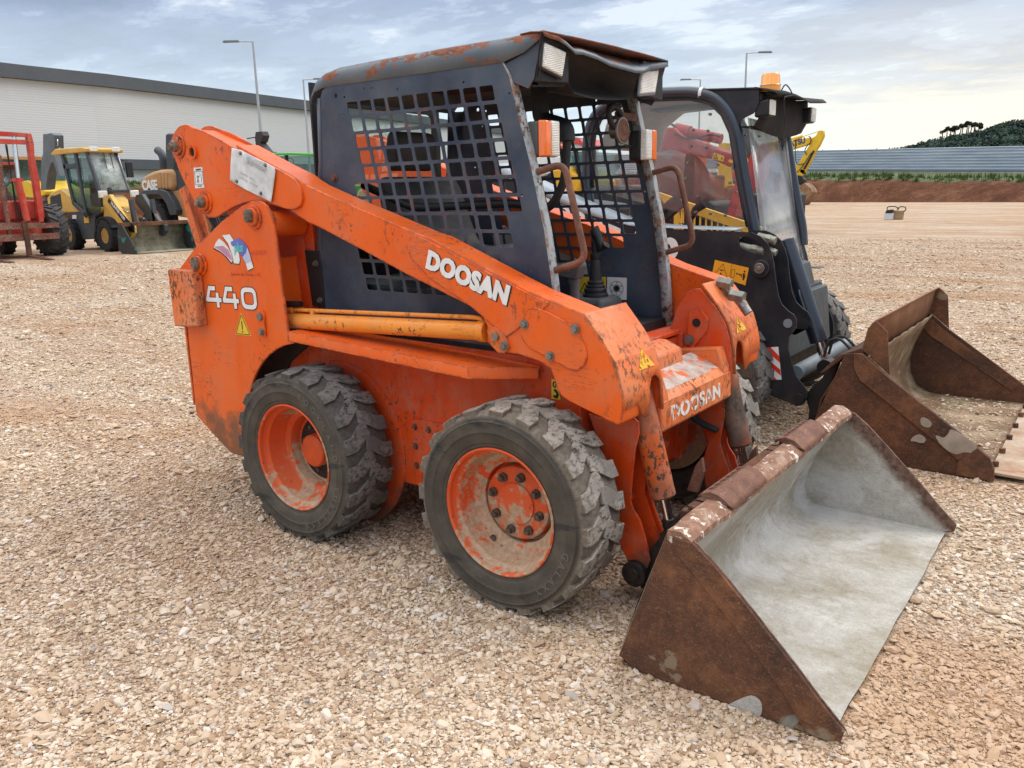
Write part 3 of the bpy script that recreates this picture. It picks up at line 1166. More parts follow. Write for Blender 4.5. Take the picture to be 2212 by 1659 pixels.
# ---- lift arms: beam, rear plate, raised pads, bolted cover, front leg
AY0, AY1 = .602, .480
rear_plate = smooth2(outl(A2, [(95, 230), (110, 180), (150, 132), (195, 122), (240, 145), (330, 175), (460, 245), (560, 305), (700, 370), (820, 430), (925, 485), (975, 540), (1000, 620), (985, 690), (940, 715), (880, 705), (780, 672), (700, 652), (630, 655), (520, 695), (450, 740), (390, 770), (340, 765), (300, 730), (250, 650), (180, 520), (130, 400), (95, 290)], 'Y', -AY0), 1)
beam = outl(A2, [(520, 260), (700, 360), (900, 468), (1020, 545), (1250, 650), (1475, 745)], 'Y', -AY0) + \
    outl(B8, [(430, 1000), (600, 1060), (700, 1072), (760, 1088)], 'Y', -AY0)[2:] + \
    outl(A6, [(0, 345), (200, 450), (590, 610), (600, 630), (740, 830), (830, 990), (895, 1240), (900, 1400), (890, 1470), (860, 1485), (490, 1300), (425, 1255), (395, 1210), (340, 1045), (250, 985), (100, 935), (0, 920)], 'Y', -AY0) + \
    outl(P0, [(1068, 752), (1052, 740), (1052, 705), (1041, 683)], 'Y', -AY0) + outl(B8, [(1030, 1560), (600, 1345), (270, 1165), (0, 1022)], 'Y', -AY0) + \
    outl(A2, [(1020, 800), (880, 705), (640, 600)], 'Y', -AY0)
front_c = outl(A6, [(590, 612), (602, 632), (740, 832), (830, 992), (868, 1120), (893, 1240)], 'Y', -AY0)
FI = .322      # inner edge of the bent front face
for s in (-1, 1):
    b = MB()
    b.prism(beam, 'Y', s * AY0, s * AY1)
    arm = b.build('lift_arm', ORANGE, L1, bevel=.005, seg=3)
    b = MB()
    b.prism(rear_plate, 'Y', s * (AY0 + .012), s * (AY0 - .004))
    b.build('rear_plate', ORANGE, arm, bevel=.003)
    b = MB()
    b.prism(rear_plate, 'Y', s * (AY1 - .008), s * (AY1 + .004))
    b.prism(rear_plate, 'Y', s * (AY1 + .010), s * (AY1 + .012))
    b.build('inner_rear_plate', ORANGE, arm, bevel=.003)
    # lips along the top of the beam
    tp = outl(A2, [(240, 145), (460, 245), (700, 370), (925, 485)], 'Y', -AY0)
    b = MB()
    b.grid([[(p[0], s * (AY0 - .002), p[1] - .012) for p in tp], [(p[0], s * (AY1 + .004), p[1] - .012) for p in tp]])
    b.build('top_web', ORANGE, arm, solid=.006)
    # raised pad with the maker's name
    pad = outl(B8, [(600, 1160), (607, 1120), (630, 1085), (665, 1075), (720, 1095), (1290, 1330)], 'Y', -AY0)[:5] + \
        outl(A6, [(0, 362), (200, 468), (330, 525)], 'Y', -AY0) + outl(A6, [(330, 545), (180, 500), (120, 600)], 'Y', -AY0)[:1] + \
        outl(A6, [(60, 760), (0, 800)], 'Y', -AY0) + outl(B8, [(1040, 1560), (760, 1370), (640, 1240)], 'Y', -AY0)
    pad = [p for p in pad]
    b = MB()
    b.prism(pad, 'Y', s * (AY0 - .002), s * (AY0 + .005))
    b.build('name_pad', ORANGE, arm, bevel=.003)
    cov = smooth2(outl(A6, [(195, 567), (235, 566), (310, 590), (480, 680), (560, 750), (615, 860), (635, 950), (612, 1020), (545, 1060), (480, 1040), (330, 955), (170, 870), (120, 800), (113, 735), (143, 620), (165, 575)], 'Y', -AY0), 1)
    b = MB()
    b.prism(cov, 'Y', s * (AY0 - .002), s * (AY0 + .0075))
    co_ = b.build('bolted_cover', ORANGE, arm, bevel=.003)
    b = MB()
    for zx, zy in ((138, 697), (530, 735), (338, 944)):
        c = at(A6, zx, zy, 'Y', -AY0 - .008)
        b.hexbolt((c.x, s * (AY0 + .0075), c.z), 'Y', .012, .013, s)
    b.build('bolt', STEEL, co_)
    for zx, zy, r_ in ((130, 275, .042), (315, 660, .040)):
        c = at(A2, zx, zy, 'Y', -AY0 - .012)
        b = MB()
        b.cyl((c.x, s * (AY0 + .010), c.z), (c.x, s * (AY0 + .019), c.z), r_ + .014, 32)
        b.cyl((c.x, s * (AY0 + .019), c.z), (c.x, s * (AY0 + .028), c.z), r_, 32)
        bo = b.build('pivot_boss', ORANGE, arm, bevel=.003)
        b = MB()
        b.cyl((c.x, s * (AY0 + .028), c.z), (c.x, s * (AY0 + .050), c.z), .026, 8)
        b.cyl((c.x + .004, s * (AY0 + .045), c.z - .004), (c.x + .004, s * (AY0 + .066), c.z - .004), .016, 10)
        b.build('pivot_pin', PIN_STEEL, bo, bevel=.003)
    c = at(A2, 235, 315, 'Y', -AY0 - .012)
    b = MB()
    b.lathe([(.030, s * 0), (.030, s * .014), (.021, s * .014), (.021, s * 0)], (c.x, s * (AY0 + .010), c.z), 'Y', 28, closed=True)
    bo = b.build('locking_hole_rim', ORANGE, arm)
    b = MB()
    b.cyl((c.x, s * (AY0 + .010), c.z), (c.x, s * (AY0 + .0135), c.z), .0212, 20)
    b.build('locking_hole', DARK, bo)
    # cylinder lug under the beam
    c = at(P0, 1087, 747, 'Y', -AY0)
    b = MB()
    lug = [at(P0, x, y, 'Y', -AY0) for x, y in ((1055, 712), (1070, 705), (1085, 715), (1098, 733), (1102, 750), (1094, 762), (1080, 762), (1064, 745))]
    b.prism([(p.x, p.z) for p in lug], 'Y', s * (AY0 - .002), s * (AY0 + .012))
    bo = b.build('cylinder_lug', ORANGE_WORN, arm, bevel=.003)
    b = MB()
    c1 = at(P0, 1072, 727, 'Y', -AY0 - .012)
    c2 = at(P0, 1090, 748, 'Y', -AY0 - .012)
    b.cyl((c1.x, s * (AY0 + .010), c1.z), (c1.x, s * (AY0 + .022), c1.z), .014, 18)
    b.hexbolt((c2.x, s * (AY0 + .012), c2.z), 'Y', .012, .016, s)
    b.build('bolt', STEEL, bo)

    # front face: bends down between the outer plate and the inner leg plate, with the long slot for the cylinder
    AP = front_c + [(1.522, .74), (1.523, .705)]
    cum = [0]
    for i in range(1, len(AP)):
        cum.append(cum[-1] + hypot(AP[i][0] - AP[i - 1][0], AP[i][1] - AP[i - 1][1]))

    def prof_at(d):
        for i in range(1, len(cum)):
            if d <= cum[i] or i == len(cum) - 1:
                t = (d - cum[i - 1]) / (cum[i] - cum[i - 1])
                return (AP[i - 1][0] + t * (AP[i][0] - AP[i - 1][0]), AP[i - 1][1] + t * (AP[i][1] - AP[i - 1][1]))
    Lc = cum[-1]
    yslot0, yslot1 = FI + .012, FI + .098
    ymid = (yslot0 + yslot1) / 2
    slot_top = cum[5] - .020
    # (d, y) outline, slot open at the bottom
    def arcy(n=8):
        return [(slot_top + .05 - .05 * sin(pi * k / n), ymid + (yslot1 - yslot0) / 2 * cos(pi * k / n)) for k in range(n + 1)]
    face = [(0, AY0 - .001)]
    face += [(cum[i], AY0 - .001) for i in range(1, 6)] + [(Lc - .055, AY0 - .001), (Lc - .055, AY0 - .10), (Lc - .02, AY0 - .125), (Lc, AY0 - .15), (Lc, yslot1 + .008)]
    face += arcy() + [(Lc, yslot0 - .002), (Lc, FI)] + [(cum[i], FI) for i in range(5, -1, -1)]
    # subdivide the sheet across the bends with the CDT of all bend lines
    vv = [Vector(p) for p in dedupe(face)]
    ee = [(i, (i + 1) % len(vv)) for i in range(len(vv))]
    poly = [tuple(v) for v in vv]
    for i in range(1, 6):
        ys = (AY0 - .0011, yslot1 + .02) if cum[i] > slot_top else (AY0 - .0011, FI + .0001)
        b0 = len(vv)
        vv += [Vector((cum[i], ys[0])), Vector((cum[i], ys[1]))]
        ee.append((b0, b0 + 1))
    rv, _, rf, *_ = delaunay_2d_cdt(vv, ee, [], 0, 1e-5)
    keep = [f for f in rf if inside((sum(rv[q][0] for q in f) / 3, sum(rv[q][1] for q in f) / 3), poly)]
    b = MB()
    b.add([(prof_at(v[0])[0], s * v[1], prof_at(v[0])[1]) for v in rv], keep)
    fo = b.build('front_face', ORANGE_WORN, arm, solid=.010, smooth=12)
    # leg: outer and inner plates with a rolled edge, running down to the bucket hinge
    legv = outl(A8, [(10, 415), (60, 560), (150, 800), (200, 930), (213, 1000), (195, 1060), (188, 1130), (205, 1220), (255, 1340), (300, 1400), (360, 1420), (395, 1330), (365, 1200), (330, 1080), (292, 1020), (275, 975), (276, 890), (285, 790), (300, 640), (325, 540), (320, 470), (290, 440), (250, 440), (190, 480)], 'Y', -.435)
    legv = [p for p in legv]
    b = MB()
    b.prism(legv, 'Y', s * .435, s * .424)
    leg = b.build('arm_leg', ORANGE_LOW, arm, bevel=.003)
    inn = [(1.27, .70), (1.228, .866), (1.242, .900), (1.258, .955), (1.298, 1.025), (1.330, 1.045), (1.363, 1.050)] + [(p[0] - .007, p[1] - .003) for p in front_c[2:]] + [(1.514, .72), (1.50, .60), (1.475, .40), (1.50, .33), (1.545, .22), (1.53, .13), (1.47, .10), (1.42, .18), (1.40, .30), (1.42, .40), (1.36, .55)]
    b = MB()
    b.prism(inn, 'Y', s * (FI - .006), s * (FI + .006))
    b.prism([(p[0], p[1]) for p in inn if p[1] < .62] , 'Y', s * (FI + .03), s * (FI + .036))
    b.build('inner_leg_plate', ORANGE_LOW, arm, bevel=.003)
    b = MB()
    b.bar((1.30, s * .38, .66), (1.43, s * .38, .36), .10, .012, (1, 0, 0))
    b.build('leg_web', ORANGE_LOW, arm)
    # hinge at the foot
    b = MB()
    b.cyl((1.490, s * .462, .118), (1.490, s * .30, .118), .047, 28)
    b.cyl((1.490, s * .470, .118), (1.490, s * .460, .118), .026, 16)
    b.prism([(1.44, .17), (1.52, .19), (1.66, .40), (1.70, .40), (1.66, .10), (1.58, .03), (1.50, .05)], 'Y', s * .400, s * .418)
    b.prism([(1.44, .17), (1.52, .19), (1.66, .40), (1.70, .40), (1.66, .10), (1.58, .03), (1.50, .05)], 'Y', s * .332, s * .350)
    b.build('hinge_pin', GREASE, arm, bevel=.003)

    # tilt cylinder, its rod and eye
    p0 = Vector((1.425, s * .366, .86)); p1 = Vector((1.550, s * .357, .395))
    d = (p1 - p0).normalized()
    b = MB()
    b.cyl(p0, p1, .046, 36)
    b.cyl(p1 - d * .012, p1 + d * .004, .042, 36)
    tc_ = b.build('tilt_cylinder', CYL_RUST, arm, bevel=.003)
    b = MB()
    b.cyl(p1, p1 + d * .085, .017, 24)
    b.build('piston_rod', CHROME, tc_)
    b = MB()
    b.cyl(p1 + d * .085, p1 + d * .13, .026, 20)
    e_ = p1 + d * .15
    b.cyl(e_ + Vector((0, -.03, 0)), e_ + Vector((0, .03, 0)), .036, 20)
    b.cyl(e_ + Vector((0, -.055, 0)), e_ + Vector((0, .055, 0)), .018, 14)
    b.build('rod_eye', GREASE, tc_)

    # lift cylinder along the side, thin pipe above
    a_ = at(B7, 965, 205, 'Y', -.565); c_ = at(P0, 1052, 716, 'Y', -.565)
    a_ = Vector((a_.x, s * .565, a_.z)); c_ = Vector((c_.x, s * .565, c_.z))
    d = (c_ - a_).normalized()
    b = MB()
    b.cyl(a_ - d * .03, c_, .0345, 32)
    b.cyl(c_ - d * .035, c_ + d * .004, .039, 32)
    lc = b.build('lift_cylinder', CYL_YEL, L1, bevel=.003)
    b = MB()
    b.cyl(a_ - d * .35, a_ - d * .03, .02, 20)
    b.build('piston_rod', CHROME, lc)
    b = MB()
    o_ = Vector((0, 0, .050))
    pts = [a_ + o_ + d * .03, a_ + o_ + d * .20, c_ + o_ - d * .06, c_ + o_ * .9 - d * .02, c_ + o_ * .3 - d * .015]
    b.tube(fillet(pts, .03), .0085, 10)
    b.cyl(a_ + o_ + d * .0, a_ + o_ + d * .045, .016, 12)
    b.box(a_.x + .17, a_.x + .19, a_.y - .012, a_.y + .012, a_.z + .02, a_.z + .06)
    b.build('oil_pipe', CYL_YEL, lc)
    b = MB()
    b.tube(fillet([a_ + o_ + Vector((-.12, s * .005, .025)), a_ + o_ + Vector((-.04, s * .01, .022)), a_ + o_ + Vector((.10, 0, .030))], .02), .014, 10)
    b.cyl(a_ + o_ + d * .0, a_ + o_ - d * .05, .017, 6)
    b.build('hose_fitting', GREASE, lc)

# hoses and a rusted link between the rear plates
b = MB()
for k in range(3):
    y = -.54 + .025 * k
    p = at(A2, 350 + 22 * k, 770, 'Y', y); q = at(A2, 400 + 10 * k, 870, 'Y', y)
    b.tube(fillet([p + Vector((-.12, 0, .12)), p, q, q + Vector((.1, 0, -.2))], .05), .013, 8)
b.build('hydraulic_hose', HOSE, L1)
for s in (-1, 1):
    p = at(A2, 205, 560, 'Y', -.50); q = at(A2, 330, 930, 'Y', -.50)
    b = MB()
    b.bar((p.x, s * .50, p.z), (q.x + .03, s * .50, q.z - .12), .016, .085, (1, 0, .3))
    b.bar((p.x, s * .54, p.z), (q.x + .03, s * .54, q.z - .12), .012, .055, (1, 0, .3))
    b.build('rear_link', ORANGE_WORN, L1, bevel=.003)

# hoses that run down between the arms to the tilt cylinders
for s in (-1, 1):
    b = MB()
    for k in (0, 1):
        b.tube(fillet([(1.24, s * (.24 + .03 * k), .83), (1.33, s * (.25 + .03 * k), .70), (1.36, s * (.27 + .02 * k), .50), (1.47, s * (.29 + .02 * k), .46)], .06), .010, 8)
    b.build('hydraulic_hose', HOSE, L1)

# hydraulic couplers on the far arm
b = MB()
for (zx, zy, x2, y2, yy) in ((245, 555, 305, 640, .43), (340, 655, 430, 780, .36)):
    p = at(A7, zx, zy, 'Y', yy + .02); q = at(A7, x2, y2, 'Y', yy + .02)
    b.cyl(p + Vector((-.03, 0, .01)), p + Vector((.03, 0, .0)), .027, 6)
    dd = (q - p).normalized()
    b.cyl(p, p + dd * .05, .020, 6)
    b.cyl(p + dd * .05, q, .015, 16)
    b.cyl(q - dd * .035, q, .019, 16)
b.build('hydraulic_coupler', STEEL, L1, bevel=.002)
b = MB()
c = at(A7, 38, 846, 'Y', .317)
b.prism([(c.x - .05, c.z - .10), (c.x - .015, c.z - .11), (c.x + .045, c.z - .03), (c.x + .05, c.z + .02), (c.x + .01, c.z + .06), (c.x - .035, c.z + .04)], 'Y', .300, .316)
kk = b.build('pin_retainer', ORANGE_LOW, L1, bevel=.003)
b = MB()
b.cyl((c.x, .297, c.z), (c.x, .300, c.z), .018, 18)
b.build('grease_hole', DARK, kk)
b = MB()
b.hexbolt((c.x - .030, .300, c.z - .075), 'Y', .016, .014, -1)
b.build('bolt', STEEL, kk)

# ---- cross member between the arms, with the worn name
b = MB()
cs = [(1.365, .795), (1.45, .762), (1.49, .742), (1.512, .715), (1.518, .615), (1.50, .60), (1.40, .62), (1.36, .70)]
b.prism(cs, 'Y', -FI + .006, FI - .006)
CM = b.build('cross_member', ORANGE_HEAVY, L1, bevel=.006, seg=3)
for s in (-1, 1):
    b = MB()
    b.prism([(1.300, .800), (1.478, .822), (1.508, .735), (1.512, .690), (1.435, .690), (1.290, .684)], 'Y', s * .245, s * .314)
    b.build('gusset_box', ORANGE_WORN, CM, bevel=.008, seg=3)
b = MB()
b.grid([[(1.366, y, .7972 - .002), (1.45, y, .7632), (1.488, y, .7445)] for y in (-.24, -.1, 0, .1, .24)])
b.build('scraped_top', SCRAPED, CM)
m_ = MB()
# worn letters: patches of the strokes of the name that are still white
put_text('worn_name', 'DOOSAN', .076, (1.5164, -.02, .660), (0, 1, 0), (-.06, 0, 1), WORN_WHITE, CM, thick=.0010, bold=.003, xscale=1.30, spacing=1.08)
# ================= cab
CY = .46
crease_z = 1.893
front_e = outl(A3, [(1300, 262), (1345, 350), (1400, 600), (1480, 900), (1560, 1300), (1600, 1560)], 'Y', -CY)
cab_front = [(.957, crease_z), (.985, 1.845), (1.022, 1.706), (1.070, 1.543), (1.123, 1.324), (1.150, 1.157), (1.168, 1.0), (1.178, .885)]
side_o = [(.05, crease_z), (.02, crease_z - .012), (.005, crease_z - .04)] + [(-.012, 1.60), (-.055, 1.36), (-.070, 1.10), (-.066, .905)] + list(reversed(cab_front))
holes = []
for i in range(12):
    zc_ = 1.7985 - .0640 * i
    x0 = .196 + .0180 * i
    first = 0 if i < 5 else (-1 if i < 9 else -2)
    last = 9 if i < 7 else (8 if i < 9 else (7 if i == 9 else 5))
    for k in range(first, last + 1):
        cx_ = x0 + .0767 * k
        sh = .0045
        h = rrect(-.0306, -.0256, .0306, .0256, .0065, 2)
        holes.append([(cx_ + p[0] - p[1] * .19, zc_ + p[1]) for p in h])
small = [circ(*p, 8) for p in ((.10, 1.855, .009), (.15, 1.845, .005), (.27, 1.868, .004), (.31, 1.866, .004), (.45, 1.85, .004), (.78, 1.845, .005), (.125, 1.775, .005), (.07, 1.58, .004), (.985, 1.79, .004), (1.03, 1.445, .005))]
CAB = None
for s in (-1, 1):
    b = MB()
    b.prism(side_o, 'Y', s * CY, s * (CY - .0032), holes + small)
    sp = b.build('cab_side_screen', NAVY, L1, smooth=20)
    # rounded rear corner and the curved edge up to the roof
    b = MB()
    rows = []
    back = [(.05, crease_z), (.02, crease_z - .012), (.005, crease_z - .04), (-.012, 1.60), (-.055, 1.36), (-.070, 1.10), (-.066, .905)]
    # corner of the rear post, swept from side to back
    for a in (0, 18, 36, 54, 72, 90):
        rr_ = .055
        rows.append([(p[0] - rr_ * sin(radians(a)), s * (CY - rr_ * (1 - cos(radians(a)))), p[1] + (0.0)) for p in back[2:]])
    b.grid(rows)
    b.build('rear_post', NAVY, sp, solid=.005, smooth=60)
# roof shell: from the side crease curve over to the other side
b = MB()
xs_side = [(-.055, 1.80), (-.045, 1.86), (-.02, 1.90), (.02, 1.925)]
rows = []
stations = [(-.058, 1.835, 1.845), (-.052, 1.86, 1.88), (-.030, 1.878, 1.93), (.02, crease_z - .002, 1.952), (.10, crease_z, 1.965), (.40, crease_z, 1.972), (.70, crease_z, 1.975), (.957, crease_z, 1.976), (1.05, 1.915, 1.976), (1.128, 1.955, 1.974)]
for X, zc0, zt in stations:
    row = []
    inset = .055 if X < 1 else .055 * (1.128 - X) / .13 + .004
    for sgn in (-1, 1):
        seg_ = []
        for fy_, fz_ in ((0, 0), (.24, .72), (.40, .90), (.62, .985), (1, 1)):
            seg_.append((X, sgn * (CY - inset * fy_), zc0 + (zt - zc0) * fz_))
        if sgn < 0:
            row += seg_
            row += [(X, -.25, zt + .004), (X, 0, zt + .006), (X, .25, zt + .004)]
        else:
            row += list(reversed(seg_))
    rows.append(row)
b.grid(rows)
roof = b.build('cab_roof', ROOF, L1, solid=.005, smooth=32)
# crumpled front visor: top sheet, housings of the lamps, dirty lining between them
b = MB()
top_e = [at(A4, x, y, 'X', 1.14) for x, y in ((285, 78), (330, 98), (400, 118), (460, 160), (530, 225), (590, 228), (700, 268), (800, 320), (900, 348), (1000, 375), (1060, 376), (1120, 350), (1250, 325))]
n_ = len(top_e)
back_e = [Vector((1.02, -.44 + .88 * i / (n_ - 1), 1.979)) for i in range(n_)]
mid_e = [(a * .45 + c * .55) + Vector((0, 0, .004)) for a, c in zip(top_e, back_e)]
b.grid([back_e, mid_e, top_e, [p + Vector((.004, 0, -.014)) for p in top_e]])
b.build('visor_sheet', ROOF, roof, solid=.003, smooth=50)
low = [at(A4, x, y, 'X', 1.10) for x, y in ((45, 468), (200, 500), (440, 505), (475, 470), (520, 560), (620, 590), (720, 608), (820, 612), (960, 606), (1000, 600), (1080, 592), (1130, 590), (1165, 582))]
for p in low:
    p.y = max(-.446, min(.446, p.y))
rows = [[p + Vector((-.012, 0, -.004)) for p in top_e]]
for t in (.2, .4, .6, .8):
    row = []
    for i, (a, c) in enumerate(zip(top_e, low)):
        inb = 1 if 3 < i < 9 else 0
        row.append(a * (1 - t) + c * t + Vector((-.012 - inb * .11 * sin(pi * t) + random.uniform(-.006, .006) * inb, 0, random.uniform(-.004, .004) * inb)))
    rows.append(row)
rows.append(low)
rows.append([Vector((.99, p.y, p.z + .02)) for p in low])
b = MB()
b.grid(rows)
b.build('visor_lining', FELT, roof, solid=.004, smooth=60)
b = MB()   # cheeks at the ends
ck = outl(A4, [(285, 78), (120, 200), (0, 300), (0, 420), (40, 470), (440, 505)], 'Y', -CY + .01)
for s in (-1, 1):
    b.prism([(.95, crease_z - .01), (.985, 1.83), (1.06, 1.80), (1.085, 1.83), (1.092, 1.86), (1.126, 1.970), (1.05, 1.915)], 'Y', s * (CY - .008), s * (CY - .014))
b.build('visor_cheek', NAVY, roof)
# rear wall with window opening, black lining
b = MB()
wy0 = .355; wz1 = 1.838; wz0 = 1.30
b.prism([(-.41, .90), (.41, .90), (.41, 1.93), (-.41, 1.93)], 'X', -.115, -.125, [rrect(-abs(wy0), wz0, abs(wy0), wz1, .03)])
b.build('rear_wall', BLACK, L1)
b = MB()
b.prism(rrect(-abs(wy0) + .002, wz0 + .002, abs(wy0) - .002, wz1 - .002, .03), 'X', -.118, -.121)
b.build('rear_window', glass('rear_window_glass', (.86, .92, .90), .02, .10), L1)
b = MB()
b.box(.0, 1.0, -.40, .40, 1.925, 1.93)
b.build('cab_headliner', FELT, L1)
# front pillars: light worn faces turned in from the side sheets
for s in (-1, 1):
    b = MB()
    b.grid([[(p[0] + .001, s * CY, p[1]) for p in cab_front], [(p[0] + .004, s * (CY - .012), p[1]) for p in cab_front], [(p[0] + .004, s * (CY - .040), p[1]) for p in cab_front], [(p[0] - .03, s * (CY - .044), p[1]) for p in cab_front]])
    b.build('cab_front_pillar', PILLAR, L1, solid=.004, smooth=50)
# bolts and the black strip low on the near side of the cab
b = MB()
for v, zx, zy, r_ in ((A3, 258, 975, .012),):
    c = at(v, zx, zy, 'Y', -CY)
    b.hexbolt((c.x, -CY, c.z), 'Y', r_, .012)
b.build('bolt', RUST_LIGHT, L1)
b = MB()
st_ = outl(A2, [(1000, 990), (1105, 1000), (1120, 1150), (1140, 1390), (1055, 1375), (1030, 1200)], 'Y', -CY - .004)
b.prism(st_, 'Y', -CY - .006, -CY)
bo = b.build('hinge_strip', BLACK, L1, bevel=.002)
b = MB()
for zx, zy in ((1087, 1084), (1117, 1337)):
    c = at(A2, zx, zy, 'Y', -CY)
    b.hexbolt((c.x, -CY - .006, c.z), 'Y', .010, .014)
b.build('bolt', STEEL, bo)

# floor, seat, controls
b = MB()
b.box(-.1, 1.16, -.43, .43, .86, .90)
b.build('cab_floor', DARK, L1)
b = MB()
b.box(-.02, .52, -.43, .43, .90, 1.09)
b.build('seat_box', BLACK, L1, bevel=.01)
b = MB()
b.prism(smooth2([(.18, 1.12), (.60, 1.12), (.64, 1.18), (.60, 1.24), (.30, 1.20), (.24, 1.30), (.16, 1.52), (.08, 1.54), (.06, 1.46), (.14, 1.2)], 2), 'Y', -.235, .235)
seat = b.build('seat', SEAT, L1, bevel=.03, seg=3)
b = MB()
b.prism(smooth2([(.02, 1.56), (.10, 1.56), (.12, 1.72), (.04, 1.74)], 2), 'Y', -.13, .13)
b.build('headrest', SEAT, seat, bevel=.02)
# padded safety bar
b = MB()
pp = [at(A4, x, y, 'Y', -.10) for x, y in ((470, 930), (455, 1180), (440, 1260), (370, 1410), (300, 1465), (230, 1450))]
b.tube(fillet(pp, .05), .017, 12)
b.tube(fillet([Vector((pp[-1].x, -.10, pp[-1].z)), Vector((pp[-1].x - .10, -.10, pp[-1].z + .02)), Vector((.35, -.30, 1.40)), Vector((.1, -.34, 1.5))], .05), .017, 12)
sb = b.build('safety_bar', BLACK, L1)
b = MB()
pp = [at(A4, x, y, 'Y', -.10) for x, y in ((250, 520), (260, 640), (270, 770), (380, 800), (460, 830), (465, 930))]
b.tube(fillet(pp, .05), .034, 12)
b.build('bar_pad', BLACK, sb)
# control console with joystick and bellows, and the second one
def joystick(base, r, up_to, mat_):
    b = MB()
    z = base.z
    prof = [(r, 0), (r, .012), (r * .86, .014), (r * .86, .022), (r * .9, .024), (r * .9, .034), (r * .74, .038), (r * .78, .048), (r * .62, .052), (r * .66, .064), (r * .5, .070), (r * .45, .13), (r * .36, .16), (r * .42, .165), (r * .42, .185), (r * .3, .19)]
    b.lathe(prof, base, 'Z', 28)
    g = [base + Vector((0, 0, .18)), base + Vector((.0, 0, .24)), base + Vector((-.005, 0, .29)), up_to - Vector((.02, 0, .02)), up_to]
    b.tube(g, [.016, .019, .021, .023, .020], 12)
    return b.build('joystick', mat_, L1, bevel=.002)


jb = at(A6, 690, 478, 'Y', .22)
jt = at(A6, 765, 75, 'Y', .22)
joystick(jb, .055, Vector((jb.x + .055, .22, jt.z)), BLACK)
b = MB()
cz = jb.z
b.hull8([(jb.x - .16, .10, cz - .18), (jb.x + .13, .10, cz - .20), (jb.x + .13, .34, cz - .20), (jb.x - .16, .34, cz - .18)],
        [(jb.x - .14, .13, cz), (jb.x + .08, .13, cz), (jb.x + .08, .31, cz), (jb.x - .14, .31, cz)])
b.build('control_console', SEAT, L1, bevel=.02, seg=3)
jb2 = at(A6, 530, 470, 'Y', -.18)
b = MB()
b.tube([jb2 + Vector((0, 0, -.05)), jb2 + Vector((0, 0, .03)), jb2 + Vector((-.01, 0, .10))], [.02, .018, .034], 12)
b.prism([(jb2.x - .16, jb2.z + .105), (jb2.x + .03, jb2.z + .135), (jb2.x + .04, jb2.z + .115), (jb2.x + .02, jb2.z + .06), (jb2.x - .05, jb2.z + .07)], 'Y', -.21, -.15)
b.build('joystick', SEAT, L1, bevel=.008)

# decals inside the far side of the cab
yl = CY - .0075
q = outl(C2, [(535, 1470), (838, 1470), (835, 1659), (515, 1659)], 'Y', yl)
b = MB(); b.prism(q, 'Y', yl - .001, yl)
dd = b.build('warning_decal', YELLOW_DECAL, L1)
b = MB()
tri = [at(C2, x, y, 'Y', yl - .002) for x, y in ((597, 1535), (540, 1645), (650, 1645), (597, 1535))]
b.tube(tri, .0022, 5)
b.build('triangle_symbol', INK, dd)
q = outl(C2, [(852, 1470), (1078, 1480), (1075, 1735), (845, 1725)], 'Y', yl)
b = MB(); b.prism(q, 'Y', yl - .001, yl)
dd = b.build('control_diagram_decal', WHITE, L1)
c = at(A6, 855, 418, 'Y', yl - .0015)
b = MB()
for r_, t_ in ((.034, .0012), (.018, .0012)):
    b.tube([c + Vector((r_ * cos(k * pi / 16), 0, r_ * sin(k * pi / 16))) for k in range(33)], t_, 4)
b.lathe([(.0145, 0), (.0145, -.001), (0, -.0011)], c, 'Y', 24)
for k in range(6):
    a = k * pi / 3 + .5
    e_ = c + Vector((.027 * cos(a), 0, .027 * sin(a)))
    b.box(e_.x - .004, e_.x + .004, e_.y - .001, e_.y, e_.z - .0015, e_.z + .0015)
b.build('diagram_symbol', INK, dd)

# ---- grab handles
for s in (-1, 1):
    yy = .434
    pts = [at(v, x, y, 'Y', -yy) for v, x, y in ((C2, -10, 280), (C2, 120, 218), (C2, 300, 175), (C2, 400, 380), (C2, 490, 780), (C2, 575, 1180), (C2, 545, 1300), (C2, 380, 1390), (C2, 175, 1425))]
    pts = [Vector((p.x, s * yy, p.z)) for p in pts]
    pts = [pts[0] - Vector((.03, 0, 0))] + [pts[0], pts[2], pts[5], pts[8]] + [pts[8] - Vector((.03, 0, 0))]
    b = MB()
    b.tube(fillet([pts[1] + Vector((-.01, 0, -.002)), pts[2] + Vector((.02, s * 0, .004)), pts[3] + Vector((.012, 0, -.03)), pts[4] + Vector((-.01, 0, 0))], .045, 7), .0122, 14)
    b.build('grab_handle', RUST_LIGHT, L1, smooth=60)

